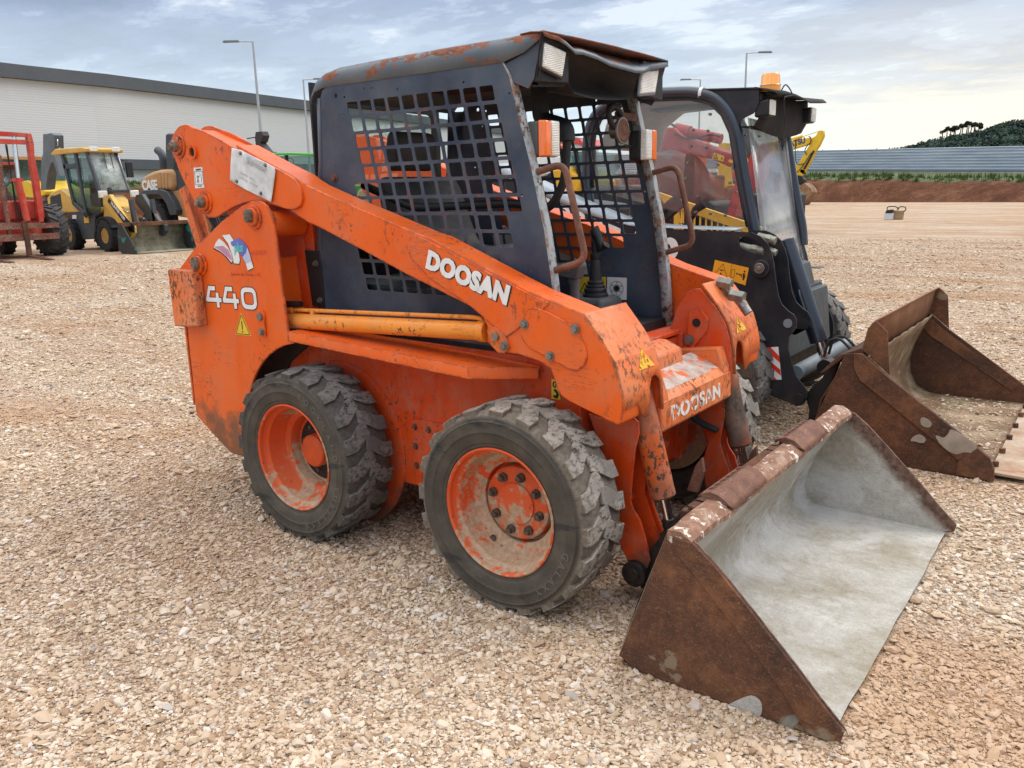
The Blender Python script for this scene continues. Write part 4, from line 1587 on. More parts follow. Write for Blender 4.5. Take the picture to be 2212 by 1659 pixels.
# ---- turn signals on rusty brackets
for s in (-1, 1):
    cxx, cyy, czz = 1.092, .372, 1.636
    b = MB()
    b.prism(rrect(-.05, -.065, .05, .065, .012), 'X', 0, .012)
    b.mapped(lambda v: Vector((v.x, v.y * s, v.z)))
    # housing
    b = MB()
    b.box(cxx - .070, cxx - .018, s * cyy - .046, s * cyy + .046, czz - .060, czz + .060)
    sg = b.build('turn_signal', simple('grey_housing', (.09, .09, .09), .6) if s < 0 else BLACK, L1, bevel=.010, seg=3)
    for mt, y0_, y1_, nm in ((LENS_ORANGE, s * (cyy + .048), s * (cyy + .006), 'amber_lens'), (LENS, s * (cyy + .006), s * (cyy - .048), 'clear_lens')):
        b = MB()
        ya, yb = sorted((y0_, y1_))
        b.hull8([(cxx - .018, ya, czz - .063), (cxx - .018, yb, czz - .063), (cxx - .018, yb, czz + .063), (cxx - .018, ya, czz + .063)],
                [(cxx + .014, ya + .003, czz - .060), (cxx + .014, yb - .003, czz - .060), (cxx + .014, yb - .003, czz + .060), (cxx + .014, ya + .003, czz + .060)])
        b.build(nm, mt, sg, bevel=.006, seg=3)
    b = MB()
    b.hull8([(cxx - .078, s * (cyy + .072), czz - .075), (cxx - .073, s * (cyy + .072), czz - .075), (cxx - .073, s * (cyy - .03), czz - .06), (cxx - .078, s * (cyy - .03), czz - .06)],
            [(cxx - .098, s * (cyy + .072), czz + .060), (cxx - .093, s * (cyy + .072), czz + .060), (cxx - .080, s * (cyy - .03), czz + .06), (cxx - .085, s * (cyy - .03), czz + .06)])
    b.build('bracket', RUST_DARK, sg)

# ---- work lamps under the visor
for s in (-1, 1):
    b = MB()
    b.hull8([(1.03, s * .27, 1.835), (1.03, s * .445, 1.825), (1.03, s * .445, 1.945), (1.03, s * .27, 1.95)],
            [(1.112, s * .275, 1.825), (1.112, s * .450, 1.815), (1.112, s * .450, 1.958), (1.112, s * .275, 1.960)])
    hl = b.build('work_lamp', BLACK, L1, bevel=.006)
    b = MB()
    lens = [at(A4, x, y, 'X', 1.122) for x, y in ((285, 165), (450, 240), (420, 434), (268, 354))]
    if s > 0:
        lens = [at(A4, x, y, 'X', 1.122) for x, y in ((1045, 385), (1170, 380), (1142, 557), (1028, 567))]
    b.hull8([p - Vector((.006, 0, 0)) for p in lens], [p + Vector((.010, 0, 0)) for p in lens])
    b.build('lamp_glass', LENS, hl, bevel=.006, seg=3)
    b = MB()
    cc = sum(lens, Vector()) / 4
    ring = [cc + (p - cc) * 1.09 for p in lens]
    b.tube(fillet(ring + [ring[0]], .008, 3), .0055, 6)
    b.build('lamp_bezel', BLACK if s < 0 else L2_GREY, hl)

# ---- horn hanging inside the far pillar, with loose wire
hc = at(A4, 897, 848, 'X', 1.03)
b = MB()
b.lathe([(.032, -.045), (.036, -.01), (.052, -.006), (.054, .0), (.052, .006), (.045, .007)], hc, 'X', 32)
hn = b.build('horn', STEEL, L1)
b = MB()
b.lathe([(.045, .0075), (.040, .010), (.022, .006), (.012, .011), (.0, .012)], hc, 'X', 32)
b.build('horn_disc', RUST_LIGHT, hn)
b = MB()
b.box(hc.x - .03, hc.x - .02, hc.y - .01, .42, hc.z + .045, hc.z + .075)
b.build('horn_bracket', RUST_LIGHT, hn)
b = MB()
pp = [at(A4, x, y, 'X', 1.02) for x, y in ((840, 830), (810, 790), (790, 720), (800, 665), (840, 655), (870, 690), (890, 730))]
b.tube(fillet(pp, .02), .012, 8)
pp = [at(A4, x, y, 'X', 1.04) for x, y in ((990, 960), (960, 975), (930, 960), (910, 965), (940, 985))]
b.tube(fillet(pp, .01), .004, 6)
b.build('horn_cable', HOSE, hn)

# ================= bucket
BY = .826
side_pts = [(1.797, .493), (1.700, .215), (1.640, .035), (1.690, .006), (1.80, .003), (2.21, .003), (2.275, .006), (2.315, .018), (2.322, .050), (2.255, .115), (2.19, .185), (2.05, .325), (1.94, .430), (1.880, .476), (1.835, .487)]
b = MB()
inner_curve = [(1.875, .462), (1.845, .446), (1.79, .35), (1.735, .255), (1.690, .155), (1.680, .105), (1.695, .055), (1.725, .028), (1.77, .018), (1.90, .016), (2.10, .015), (2.288, .013)]
# shell: the curved back and floor, with dents
rows = []
ny = 40
for (X, Z) in inner_curve:
    row = []
    for j in range(ny + 1):
        y = -BY + .01 + (2 * BY - .02) * j / ny
        dn = .010 * sin(y * 9 + X * 5) * sin(X * 9) + .007 * sin(y * 23 + Z * 12) + .006 * sin(y * 5.1 + 1 + Z * 20)
        k = 1 if .05 < Z < .42 else .25
        row.append((X + dn * k * .9, y, max(Z + dn * (.25 if X > 1.76 else .5), .011)))
    rows.append(row)
b.grid(rows)
BK = b.build('bucket', CEMENT, L1, smooth=60)
b = MB()   # outer back plate
outer = [(1.790, .487), (1.70, .235), (1.640, .045), (1.655, .012), (1.70, .004), (2.10, .004), (2.285, .005)]
b.grid([[(X, y, Z) for y in (-BY + .008, -.4, 0, .4, BY - .008)] for X, Z in outer])
b.build('bucket_back', RUST_DARK, BK)
for s in (-1, 1):
    b = MB()
    b.prism(side_pts, 'Y', s * BY, s * (BY - .004))
    sd_ = b.build('side_plate', RUST, BK, bevel=.002)
    b = MB()
    b.prism([(p[0] * .998 + .003, p[1] * .99 + .006) for p in side_pts], 'Y', s * (BY - .0045), s * (BY - .010))
    b.build('side_lining', CEMENT, BK)
    # doubled strip along the sloping edge
    strip = [(1.880, .476), (1.94, .430), (2.05, .325), (2.19, .185), (2.255, .115), (2.322, .050), (2.315, .018), (2.275, .006), (2.225, .006), (2.17, .085), (2.08, .185), (1.97, .295), (1.87, .395), (1.815, .44), (1.815, .482)]
    b = MB()
    b.prism(strip, 'Y', s * (BY + .0005), s * (BY + .008))
    b.build('edge_strip', RUST, sd_, bevel=.003)
# hollow square lip along the top
b = MB()
lip = [(1.795, .480), (1.797, .498), (1.835, .503), (1.874, .478), (1.876, .462), (1.845, .448), (1.80, .465)]
m_ = 28
rows = []
for (X, Z) in lip + [lip[0]]:
    rows.append([(X + .003 * sin(j * 1.7 + Z * 40), -BY - .002 + (2 * BY + .004) * j / m_, Z + .0035 * sin(j * 1.1 + X * 30)) for j in range(m_ + 1)])
b.grid(rows)
n_l = len(lip)
for e in (0, m_):
    b.add([rows[i][e] for i in range(n_l)], [tuple(range(n_l))])
LIP = b.build('bucket_lip', RUST_LIP, BK, smooth=45)
# bent step brackets with rows of holes
for ya, yb in ((-.545, -.235), (.15, .45)):
    prof = [(1.762, .494), (1.774, .511), (1.806, .5215), (1.838, .5145), (1.866, .492), (1.880, .478)]
    b = MB()
    L_ = [0]
    for i in range(1, len(prof)):
        L_.append(L_[-1] + hypot(prof[i][0] - prof[i - 1][0], prof[i][1] - prof[i - 1][1]))

    def pa(d):
        d = max(0, min(d, L_[-1] - 1e-6))
        for i in range(1, len(L_)):
            if d <= L_[i]:
                t = (d - L_[i - 1]) / (L_[i] - L_[i - 1])
                return (prof[i - 1][0] + t * (prof[i][0] - prof[i - 1][0]), prof[i - 1][1] + t * (prof[i][1] - prof[i - 1][1]))
    ol = rrect(0, ya, L_[-1], yb, .015, 3)
    hs_ = [circ(L_[1] + .014, ya + .045 + (yb - ya - .085) * k / 5, .0098, 12) for k in range(6)]
    vv = []; ee = []
    for lp in [ol] + hs_:
        b0 = len(vv); vv += [Vector(p) for p in lp]; ee += [(b0 + i, b0 + (i + 1) % len(lp)) for i in range(len(lp))]
    for i in range(1, len(L_) - 1):
        b0 = len(vv); vv += [Vector((L_[i], ya + .0002)), Vector((L_[i], yb - .0002))]; ee.append((b0, b0 + 1))
    rv, _, rf, *_ = delaunay_2d_cdt(vv, ee, [], 0, 1e-5)
    keep = []
    for f in rf:
        c = (sum(rv[q][0] for q in f) / 3, sum(rv[q][1] for q in f) / 3)
        if inside(c, ol) and not any(inside(c, h) for h in hs_):
            keep.append(f)
    b.add([(pa(v[0])[0], v[1], pa(v[0])[1]) for v in rv], keep)
    b.build('step_bracket', RUST_LIGHT, LIP, solid=.005, smooth=30)
q_ = [(578, 1402), (610, 1385), (660, 1362), (700, 1352), (735, 1380), (738, 1425), (722, 1452), (650, 1425)]
b = MB(); b.prism(smooth2(outl(B1, q_, 'Y', -BY - .001), 1), 'Y', -BY - .0022, -BY)
b.build('bare_patch', CEMENT, BK)
q_ = [(815, 1475), (840, 1440), (900, 1430), (940, 1440), (880, 1470), (862, 1510), (835, 1515)]
b = MB(); b.prism(smooth2(outl(B1, q_, 'Y', -BY - .001), 1), 'Y', -BY - .0022, -BY)
b.build('bare_patch', simple('bare_grey_patch', (.25, .23, .18), .8, 0, .5, 20), BK)
# mounting frame behind the bucket
b = MB()
b.prism([(1.58, .05), (1.63, .05), (1.74, .42), (1.69, .42)], 'Y', -.45, -.43)
b.prism([(1.58, .05), (1.63, .05), (1.74, .42), (1.69, .42)], 'Y', .43, .45)
b.box(1.59, 1.625, -.45, .45, .06, .12)
b.box(1.66, 1.70, -.45, .45, .36, .40)
for y in (-.20, .20):
    b.bar((1.615, y, .10), (1.70, y, .40), .03, .03, (1, 0, 0))
b.build('mounting_frame', RUST_DARK, BK, bevel=.004)
b = MB()
b.prism([(1.60, .40), (1.64, .40), (1.66, .48), (1.65, .53), (1.63, .50)], 'Y', -.27, -.25)
b.prism([(1.60, .30), (1.64, .30), (1.66, .38), (1.65, .43), (1.63, .40)], 'Y', .26, .28)
b.build('latch_lever', RUST_LIGHT, BK)

# ================= lettering and stickers on the near side
def side_text(body, v, x, y, size, ax_pts, Y, mat_, parent, **kw):
    a = at(v, ax_pts[0], ax_pts[1], 'Y', Y); c = at(v, ax_pts[2], ax_pts[3], 'Y', Y)
    xd = (c - a).normalized()
    yd = Vector((-xd.z, 0, xd.x))
    o = at(v, x, y, 'Y', Y)
    return put_text('maker_name', body, size, o, xd, yd, mat_, parent, **kw)


ytx = -AY0 - .0062
arm_r = [o for o in L1.children if o.name.startswith('lift_arm')][0]
dq = at(B8, 705, 1255, 'Y', ytx)
nq = at(A6, 10, 510, 'Y', ytx)
ln = (nq - dq).length
lt_o = side_text('DOOSAN', P0, 1009, 601, .089, (918, 568, 1100, 652), ytx, INK, arm_r, thick=.0003, bold=.0078, xscale=.99, spacing=1.06)
lt_w = side_text('DOOSAN', P0, 1007, 600, .089, (918, 568, 1100, 652), ytx - .001, WHITE, arm_r, thick=.0003, bold=.0058, xscale=.99, spacing=1.06)
up_r = [o for o in L1.children if o.name.startswith('upright')][0]


def digits440(mat_, Y, wd, grow):
    """squared numerals drawn with bars"""
    b = MB()
    base = at(A2, 318, 1310, 'Y', Y)
    end = at(A2, 680, 1330, 'Y', Y)
    xd = (end - base).normalized()
    zd = Vector((-xd.z, 0, xd.x))
    Wt = (end - base).length
    H = .092
    cw = Wt / 3.0
    def P(i, u, v_):
        return base + xd * (cw * i + u * cw * .86) + zd * ((v_ - .5) * H)
    cnt = [0]
    def stroke(pts, closed=False):
        for a, c in zip(pts[:-1], pts[1:]):
            d_ = (c - a).normalized()
            cnt[0] += 1
            o_ = Vector((0, -.00004 * (cnt[0] % 11), 0))
            b.bar(a + o_ - d_ * (wd * .42 + grow), c + o_ + d_ * (wd * .42 + grow), wd + 2 * grow, .0006, (0, 1, 0))
    for i in (0, 1):
        stroke([P(i, .62, .92), P(i, .30, .92), P(i, .08, .34), P(i, .98, .34)])
        stroke([P(i, .80, .62), P(i, .80, .04)])
    n_ = 22
    ring = []
    for k in range(n_ + 1):
        a = 2 * pi * k / n_
        cu, sv = cos(a), sin(a)
        ring.append(P(2, .56 + .40 * math.copysign(abs(cu) ** .55, cu), .5 + .42 * math.copysign(abs(sv) ** .6, sv)))
    stroke(ring)
    return b.build('model_number', mat_, up_r, smooth=0)


digits440(INK, -SY - .0012, .020, .0035)
digits440(WHITE, -SY - .0028, .020, 0)
# warning triangle
def tri_sticker(v, pts, Y, parent, s_in=.8):
    q = [at(v, x, y, 'Y', Y) for x, y in pts]
    sg = -1
    b = MB(); b.prism([(p.x, p.z) for p in q], 'Y', Y, Y + .0012)
    o = b.build('warning_triangle', YELLOW_DECAL, parent)
    c = sum(q, Vector()) / 3
    b = MB()
    r_ = [c + (p - c) * .86 + Vector((0, -.0005, 0)) for p in q]
    for a, d in zip(r_, r_[1:] + r_[:1]):
        b.bar(a, d, .003, .0006, (0, 1, 0))
    h = (q[0] - c)
    b.bar(c + h * .45 + Vector((0, -.0006, 0)), c - h * .12 + Vector((0, -.0006, 0)), .006, .0006, (0, 1, 0))
    b.cyl(c - h * .28 + Vector((0, 0, 0)), c - h * .28 + Vector((0, -.0006, 0)), .0045, 10)
    b.build('triangle_symbol', INK, o)


tri_sticker(A2, ((560, 1425), (630, 1585), (520, 1575)), -SY - .0013, up_r)
# white warning label on the rear plate
def quad_sticker(v, pts, Y, parent, mat_, name, dz=.0012):
    b = MB(); b.prism(outl(v, pts, 'Y', Y), 'Y', Y, Y + dz)
    return b.build(name, mat_, parent)


Yr = -AY0 - .0135
wl = quad_sticker(A2, [(232, 422), (292, 418), (306, 560), (243, 566)], Yr, arm_r, WHITE, 'warning_label')
b = MB()
fr_ = [at(A2, x, y, 'Y', Yr - .0008) for x, y in ((238, 450), (292, 446), (301, 535), (246, 540))]
for a, d in zip(fr_, fr_[1:] + fr_[:1]):
    b.bar(a, d, .0014, .0006, (0, 1, 0))
man = [at(A2, x, y, 'Y', Yr - .0008) for x, y in ((262, 475), (262, 500), (258, 525), (262, 500), (268, 525))]
b.bar(man[0], man[1], .005, .0006, (0, 1, 0)); b.bar(man[1], man[2], .003, .0006, (0, 1, 0)); b.bar(man[3], man[4], .003, .0006, (0, 1, 0))
b.bar(at(A2, 252, 487, 'Y', Yr - .0008), at(A2, 275, 480, 'Y', Yr - .0008), .0016, .0006, (0, 1, 0))
arc = [at(A2, x, y, 'Y', Yr - .0008) for x, y in ((270, 462), (282, 475), (288, 500), (286, 522))]
for a, d in zip(arc, arc[1:]):
    b.bar(a, d, .0012, .0006, (0, 1, 0))
b.build('warning_picture', INK, wl)
o = at(A2, 265, 436, 'Y', Yr - .0006)
put_text('warning_word', 'WARNING', .011, o, (1, 0, .03), (0, 0, 1), INK, wl, thick=.0004, xscale=.8)
o = at(A2, 275, 549, 'Y', Yr - .0006)
put_text('warning_word', 'STAY CLEAR', .007, o, (1, 0, .03), (0, 0, 1), INK, wl, thick=.0004, xscale=.8)
# crumpled white sign bolted to the arm
sg_pts = [(505, 285), (560, 300), (660, 350), (730, 385), (795, 420), (802, 450), (792, 520), (782, 600), (775, 660), (690, 622), (600, 575), (520, 530), (485, 505), (488, 440), (495, 360)]
sp_ = outl(A2, sg_pts, 'Y', Yr - .004)
vv = [Vector(p) for p in sp_]
nb = len(vv)
xs_ = [p[0] for p in sp_]; zs_ = [p[1] for p in sp_]
for i in range(14):
    for j in range(10):
        p = (min(xs_) + (max(xs_) - min(xs_)) * (i + .5) / 14, min(zs_) + (max(zs_) - min(zs_)) * (j + .5) / 10)
        if inside(p, sp_):
            vv.append(Vector(p))
rv, _, rf, *_ = delaunay_2d_cdt(vv, [(i, (i + 1) % nb) for i in range(nb)], [], 0, 1e-5)
keep = [f for f in rf if inside((sum(rv[q][0] for q in f) / 3, sum(rv[q][1] for q in f) / 3), sp_)]
b = MB()
b.add([(v[0], Yr - .004 - .0045 * abs(sin(v[0] * 31 + v[1] * 44)) - .002 * sin(v[0] * 77), v[1]) for v in rv], keep)
sgn_o = b.build('dealer_sign', simple('worn_white_sign', (.74, .75, .74), .5, 0, .3, 14, bump=.3), arm_r, solid=.0015, smooth=30)
b = MB()
for zx, zy in ((568, 322), (740, 405), (545, 518), (712, 600)):
    c = at(A2, zx, zy, 'Y', Yr)
    b.cyl((c.x, Yr, c.z), (c.x, Yr - .011, c.z), .009, 12)
    b.cyl((c.x, Yr - .011, c.z), (c.x, Yr - .016, c.z), .005, 8)
b.build('rivet', STEEL, sgn_o)
a = at(A2, 520, 350, 'Y', Yr); c = at(A2, 790, 490, 'Y', Yr)
xd = (c - a).normalized(); zd = Vector((-xd.z, 0, xd.x))
faint = simple('faded_print', (.42, .45, .46), .6)
Yp = Yr - .0125
put_text('faded_lettering', 'Scalmocar', .040, (at(A2, 665, 405, 'Y', Yp)), xd, zd, faint, sgn_o, thick=.0004, xscale=.85)
put_text('faded_lettering', 'EXTREMOZ      EVORA', .010, at(A2, 600, 480, 'Y', Yp), xd, zd, faint, sgn_o, thick=.0004)
put_text('faded_lettering', '21 910 55 60      21 910 55 20', .010, at(A2, 610, 520, 'Y', Yp), xd, zd, faint, sgn_o, thick=.0004)
# swoosh sticker and the word plus
def swoosh(pts, mat_, dy, name='swoosh_sticker'):
    q = outl(A2, pts, 'Y', -SY)
    b = MB(); b.prism(q, 'Y', -SY - dy, -SY - dy + .0010)
    return b.build(name, mat_, up_r)


PINK = simple('pink_print', (.62, .30, .45), .45)
BLUE = simple('blue_print', (.12, .15, .50), .4)
LILAC = simple('lilac_print', (.50, .53, .72), .4)
TEAL = simple('teal_print', (.10, .62, .55), .4)
swoosh([(372, 985), (385, 945), (408, 918), (440, 940), (470, 980), (492, 1020), (508, 1070), (495, 1090), (460, 1045), (420, 1010)], INK, .0012)
swoosh([(375, 975), (388, 940), (410, 912), (442, 935), (472, 975), (495, 1015), (505, 1065), (497, 1078), (462, 1035), (420, 1000)], WHITE, .0022)
swoosh([(377, 968), (440, 962), (475, 990), (497, 1035), (500, 1065), (462, 1030), (420, 995)], PINK, .0032)
swoosh([(428, 895), (485, 880), (510, 920), (530, 960), (545, 1010), (556, 1060), (552, 1092), (512, 1088), (500, 1030), (470, 950)], INK, .0014)
swoosh([(432, 890), (485, 882), (510, 922), (532, 962), (547, 1010), (555, 1060), (550, 1086), (515, 1083), (502, 1025), (474, 945)], WHITE, .0026)
swoosh([(490, 938), (545, 908), (580, 935), (610, 975), (628, 1030), (650, 1115), (612, 1138), (590, 1075), (560, 1020), (520, 975), (498, 965)], INK, .0020)
swoosh([(492, 936), (546, 908), (582, 935), (608, 972), (600, 1010), (575, 1040), (555, 1010), (520, 970), (500, 960)], BLUE, .0036)
swoosh([(608, 972), (627, 1030), (637, 1070), (598, 1085), (575, 1040), (600, 1010)], LILAC, .0036)
swoosh([(637, 1070), (650, 1113), (612, 1132), (598, 1085)], WHITE, .0036)
put_text('plus_word', 'plus', .056, at(A2, 541, 975, 'Y', -SY - .0042), (1, 0, .05), (0, 0, 1), TEAL, up_r, thick=.0005, bold=.001, shear=.2, xscale=.72)
put_text('faded_lettering', 'ATLAS LOADER', .030, at(A2, 590, 1015, 'Y', -SY - .0010), (1, 0, .05), (0, 0, 1), simple('faded_red_print', (.60, .08, .03), .5), up_r, thick=.0003, xscale=1.5)
put_text('faded_lettering', 'Azenha do Zenga, n.22', .018, at(A2, 590, 1160, 'Y', -SY - .0010), (1, 0, .03), (0, 0, 1), bpy.data.materials['faded_red_print'], up_r, thick=.0003, xscale=1.3)
# worn yellow triangles on the front faces of both arms
for s, pts in ((-1, ((980, 890), (1010, 890), (1080, 1000), (965, 1060))), (1, None)):
    p0_ = prof_at(cum[3] - .010); p1_ = prof_at(cum[3] + .055)
    nx, nz = (p1_[1] - p0_[1]), -(p1_[0] - p0_[0])
    ll = hypot(nx, nz); n3 = Vector((-nx / ll, 0, -nz / ll)) * .0075
    if n3.x < 0: n3 = -n3
    a = Vector((p0_[0], s * .42, p0_[1])) + n3
    c = Vector((p1_[0], s * .475, p1_[1])) + n3
    e_ = Vector((p1_[0], s * .365, p1_[1])) + n3
    b = MB(); b.hull8([a, c, e_, a + Vector((0, .001, 0))], [a + n3 * .15, c + n3 * .15, e_ + n3 * .15, a + n3 * .15 + Vector((0, .001, 0))])
    o = b.build('warning_triangle', WORN_YELLOW, [q for q in L1.children if q.name.startswith('lift_arm')][0 if s < 0 else 1])
    ce = (a + c + e_) / 3
    b = MB()
    b.bar(ce + (a - ce) * .5 + n3 * .2, ce - (a - ce) * .1 + n3 * .2, .006, .001, n3)
    b.build('triangle_symbol', ORANGE_WORN, o)
# ================================================================== ground, bank, fence, warehouse, hill
def ground_mat():
    t = NT('gravel_ground')
    co = t.coords()
    v1 = t.vor(85, co, out='Color')
    d1 = t.vor(85, co)
    sp = t.n("ShaderNodeSeparateColor"); t.t.links.new(v1, sp.inputs[0])
    tone = t.ramp(sp.outputs[0], [(0, (.28, .18, .10)), (.3, (.46, .34, .22)), (.65, (.60, .47, .35)), (.9, (.72, .61, .50)), (1, (.78, .72, .65))])
    streak = t.noise(.55, 7, .62, t.coords(rot=(0, 0, radians(-37)), scale=(.35, 1.5, 1)), .6)
    patch = t.noise(.9, 6, .6, t.coords(loc=(5, 3, 0)), .4)
    far_ = t.noise(.07, 5, .6, t.coords(rot=(0, 0, radians(-37)), scale=(.3, 1, 1)))
    br = t.math('MULTIPLY', t.step(streak, .46, .60), t.step(patch, .34, .54))
    c = t.mix(t.math('MULTIPLY', t.step(t.noise(34, 5, .7), .42, .58), .38), tone, (.38, .235, .13))
    c = t.mix(t.math('MULTIPLY', br, .70), c, (.42, .245, .13))
    c = t.mix(t.math('MULTIPLY', t.step(far_, .5, .7), .3), c, (.50, .34, .22))
    pale = t.step(t.noise(.4, 5, .6, t.coords(loc=(11, 7, 0), rot=(0, 0, radians(-37)), scale=(.5, 1.6, 1))), .5, .64)
    c = t.mix(t.math('MULTIPLY', pale, .45), c, (.66, .61, .54))
    c = t.mix(1.0, c, t.mix(t.step(t.noise(14, 6, .7), .3, .7), (.80, .78, .76), (1.06, 1.05, 1.03)), 'MULTIPLY')
    rip = t.noise(5, 6, .75, t.coords(rot=(0, 0, radians(-37)), scale=(.35, 1.6, 1)))
    c = t.mix(1.0, c, t.mix(t.step(rip, .36, .62), (.74, .69, .64), (1.14, 1.14, 1.14)), 'MULTIPLY')
    nm = t.bump(t.math('ADD', t.math('MULTIPLY', d1, -1.4), t.math('MULTIPLY', t.noise(140, 4), .5)), .8, .012)
    nm = t.bump(rip, .7, .05, nm)
    return t.fin(c, .95, 0, nm, Specular_IOR_Level=.15)


GR = ground_mat()
foot = [(60, 42), (28, 50), (-3, 58.7), (-18.5, 65), (-32, 71), (-47, 70), (-57, 60), (-61, 40), (-61, 10), (-58, -30), (-50, -70)]
foot = [(p.x, p.y) for p in fillet([(x, y, 0) for x, y in foot], 9, 6)]


def bank_noise(x, y):
    return .16 * sin(x * .9 + y * .3) + .10 * sin(x * 2.3 - y * 1.7) + .07 * sin(x * 5.1 + y * 4.2)


b = MB()
b.add([(-400, -200, 0), (400, -200, 0), (400, 500, 0), (-400, 500, 0)], [(0, 1, 2, 3)])
g = b.build('ground', GR, smooth=0)
tag(g, 'pale gravel yard with brown tyre tracks', kind='structure')


def earth_mat():
    t = NT('red_earth')
    n = t.noise(.8, 8, .68, dist=.3)
    f = t.noise(4, 7, .7)
    c = t.ramp(t.math('ADD', t.math('MULTIPLY', n, .6), t.math('MULTIPLY', f, .4)), [(.35, (.055, .024, .014)), (.5, (.11, .045, .024)), (.62, (.17, .08, .045)), (.72, (.33, .24, .17))])
    return t.fin(c, .95, 0, t.bump(f, .8, .12), Specular_IOR_Level=.1)


EARTH = earth_mat()
GRASSY = simple('grassy_soil', (.085, .11, .03), .95, 0, .6, 1.2)
# the bank of red earth round the yard and the land behind it
rows = []
nrm = []
m_ = len(foot)
for i, (x, y) in enumerate(foot):
    a = foot[max(i - 1, 0)]; c = foot[min(i + 1, m_ - 1)]
    dx, dy = c[0] - a[0], c[1] - a[1]
    l = hypot(dx, dy)
    nrm.append((dy / l, -dx / l))
fs_pts = []
for i in range(m_ - 1):
    n_s = max(2, int(hypot(foot[i + 1][0] - foot[i][0], foot[i + 1][1] - foot[i][1]) / .7))
    for k in range(n_s):
        t = k / n_s
        fs_pts.append((foot[i][0] * (1 - t) + foot[i + 1][0] * t, foot[i][1] * (1 - t) + foot[i + 1][1] * t, nrm[i][0] * (1 - t) + nrm[i + 1][0] * t, nrm[i][1] * (1 - t) + nrm[i + 1][1] * t))


def bank_h(x, y):
    if x > -4: return 1.22
    if x > -22: return 1.22 + (-4 - x) / 18 * .60
    return min(2.35, 1.82 + (-22 - x) * .03)


def cross(p, prof):
    x, y, nx, ny = p
    h = bank_h(x, y)
    r = []
    for s_, z_, wob in prof:
        X = x + nx * (-s_) * -1; Y = y + ny * (-s_) * -1
        w_ = bank_noise(X, Y) * wob
        r.append((x - nx * -s_, y - ny * -s_, 0) if 0 else (x + nx * s_ + nx * w_ * .8, y + ny * s_ + ny * w_ * .8, max(h * z_ + w_, -.05)))
    return r


# normals above point outwards (away from the yard) when walking right to left
flip = -1
test = (foot[5][0] + nrm[5][0], foot[5][1] + nrm[5][1])
sgn_out = 1 if hypot(test[0], test[1]) > hypot(*foot[5]) else -1
fs_pts = [(x, y, nx * sgn_out, ny * sgn_out) for x, y, nx, ny in fs_pts]
b = MB()
b.grid([cross(p, [(-.3, -.05, 0), (.15, .16, .5), (.7, .42, 1), (1.3, .70, 1.2), (1.9, .90, .9), (2.5, 1.0, .4)]) for p in fs_pts])
bank = b.build('earth_bank', EARTH, smooth=60)
tag(bank, kind='structure')
b = MB()
b.grid([cross(p, [(2.5, 1.0, .4), (3.1, 1.10, .4), (5, 1.18, .3), (9, 1.20, .2), (14, 1.24, 0), (22, 1.30, 0), (60, 1.3, 0), (260, 1.4, 0)]) for p in fs_pts])
lf = b.build('land_behind', GRASSY, smooth=60)
tag(lf, kind='structure')


def blades(name, pts, mat_, h0, h1, wd, per):
    """tufts of grass blades as narrow bent triangles"""
    vs_ = []; fs = []
    rnd = random.Random(9)
    for (x, y, z) in pts:
        for k in range(per):
            a = rnd.uniform(0, 2 * pi); r = rnd.uniform(0, .25)
            px, py = x + r * cos(a), y + r * sin(a)
            h = rnd.uniform(h0, h1); w_ = wd * rnd.uniform(.6, 1.3); a2 = rnd.uniform(0, pi)
            lx, ly = rnd.uniform(-.3, .3) * h, rnd.uniform(-.3, .3) * h
            i = len(vs_)
            vs_ += [(px - w_ * cos(a2), py - w_ * sin(a2), z - .05), (px + w_ * cos(a2), py + w_ * sin(a2), z - .05), (px + lx, py + ly, z + h)]
            fs.append((i, i + 1, i + 2))
    me = bpy.data.meshes.new(name)
    me.from_pydata(vs_, [], fs)
    me.materials.append(mat_)
    o = bpy.data.objects.new(name, me)
    COL.objects.link(o)
    return o


GRASS = simple('grass_blades', (.075, .13, .025), .8, 0, .6, 1.6)
gp = []
rnd = random.Random(3)
for p in fs_pts:
    if p[0] < -64 or p[1] < -5 or p[0] > 12:
        pass
    for _ in range(7):
        s_ = rnd.uniform(2.1, 5.5)
        r = cross(p, [(s_, 1.0 if s_ < 2.5 else (1.10 if s_ < 3.5 else 1.17), .3)])[0]
        gp.append(r)
go = blades('grass', gp, GRASS, .12, .42, .03, 16)
tag(go, 'green grass growing along the top of the red earth bank', 'grass', kind='stuff')

# ---- corrugated fence
FA, FB = Vector((22, 67.6, 0)), Vector((-64, 101.0, 0))
def fz(t):  # base height along the fence
    X = FA.x + (FB.x - FA.x) * t
    return 2.0 + (-5.6 - X) / 18 * .65 if X < 0 else 1.85
fmat = None
t_ = NT('galvanised_sheet')
fn = t_.noise(1.5, 5, .6, t_.coords(scale=(.3, .3, 2)))
fc = t_.mix(t_.step(fn, .35, .65), (.36, .42, .50), (.46, .52, .59))
sx = t_.n("ShaderNodeTexBrick"); 
fmat = t_.fin(fc, .42, .35, t_.bump(t_.noise(6, 3), .1, .02))
fence = thing('sheet_metal_fence', 'long blue grey corrugated metal fence beyond the red earth bank', 'fence', (0, 0, 0))
b = MB()
HF = 2.05
nb_ = 8
prof = []
for k in range(nb_):
    z0 = HF * k / nb_; dz = HF / nb_
    prof += [(0, z0), (0, z0 + dz * .62), (.045, z0 + dz * .72), (.045, z0 + dz * .93), (0, z0 + dz)]
dirf = (FB - FA).normalized()
nf = Vector((dirf.y, -dirf.x, 0))
if nf.dot(-FA) < 0: nf = -nf
rows = []
for i in range(31):
    t = i / 30
    P = FA.lerp(FB, t)
    off = .0 if i % 2 else .0
    rows.append([(P + nf * d_ + Vector((0, 0, fz(t) + z_))) for d_, z_ in prof])
b.grid(rows)
b.build('sheet_panel', fmat, fence, solid=.01, smooth=20)
b = MB()
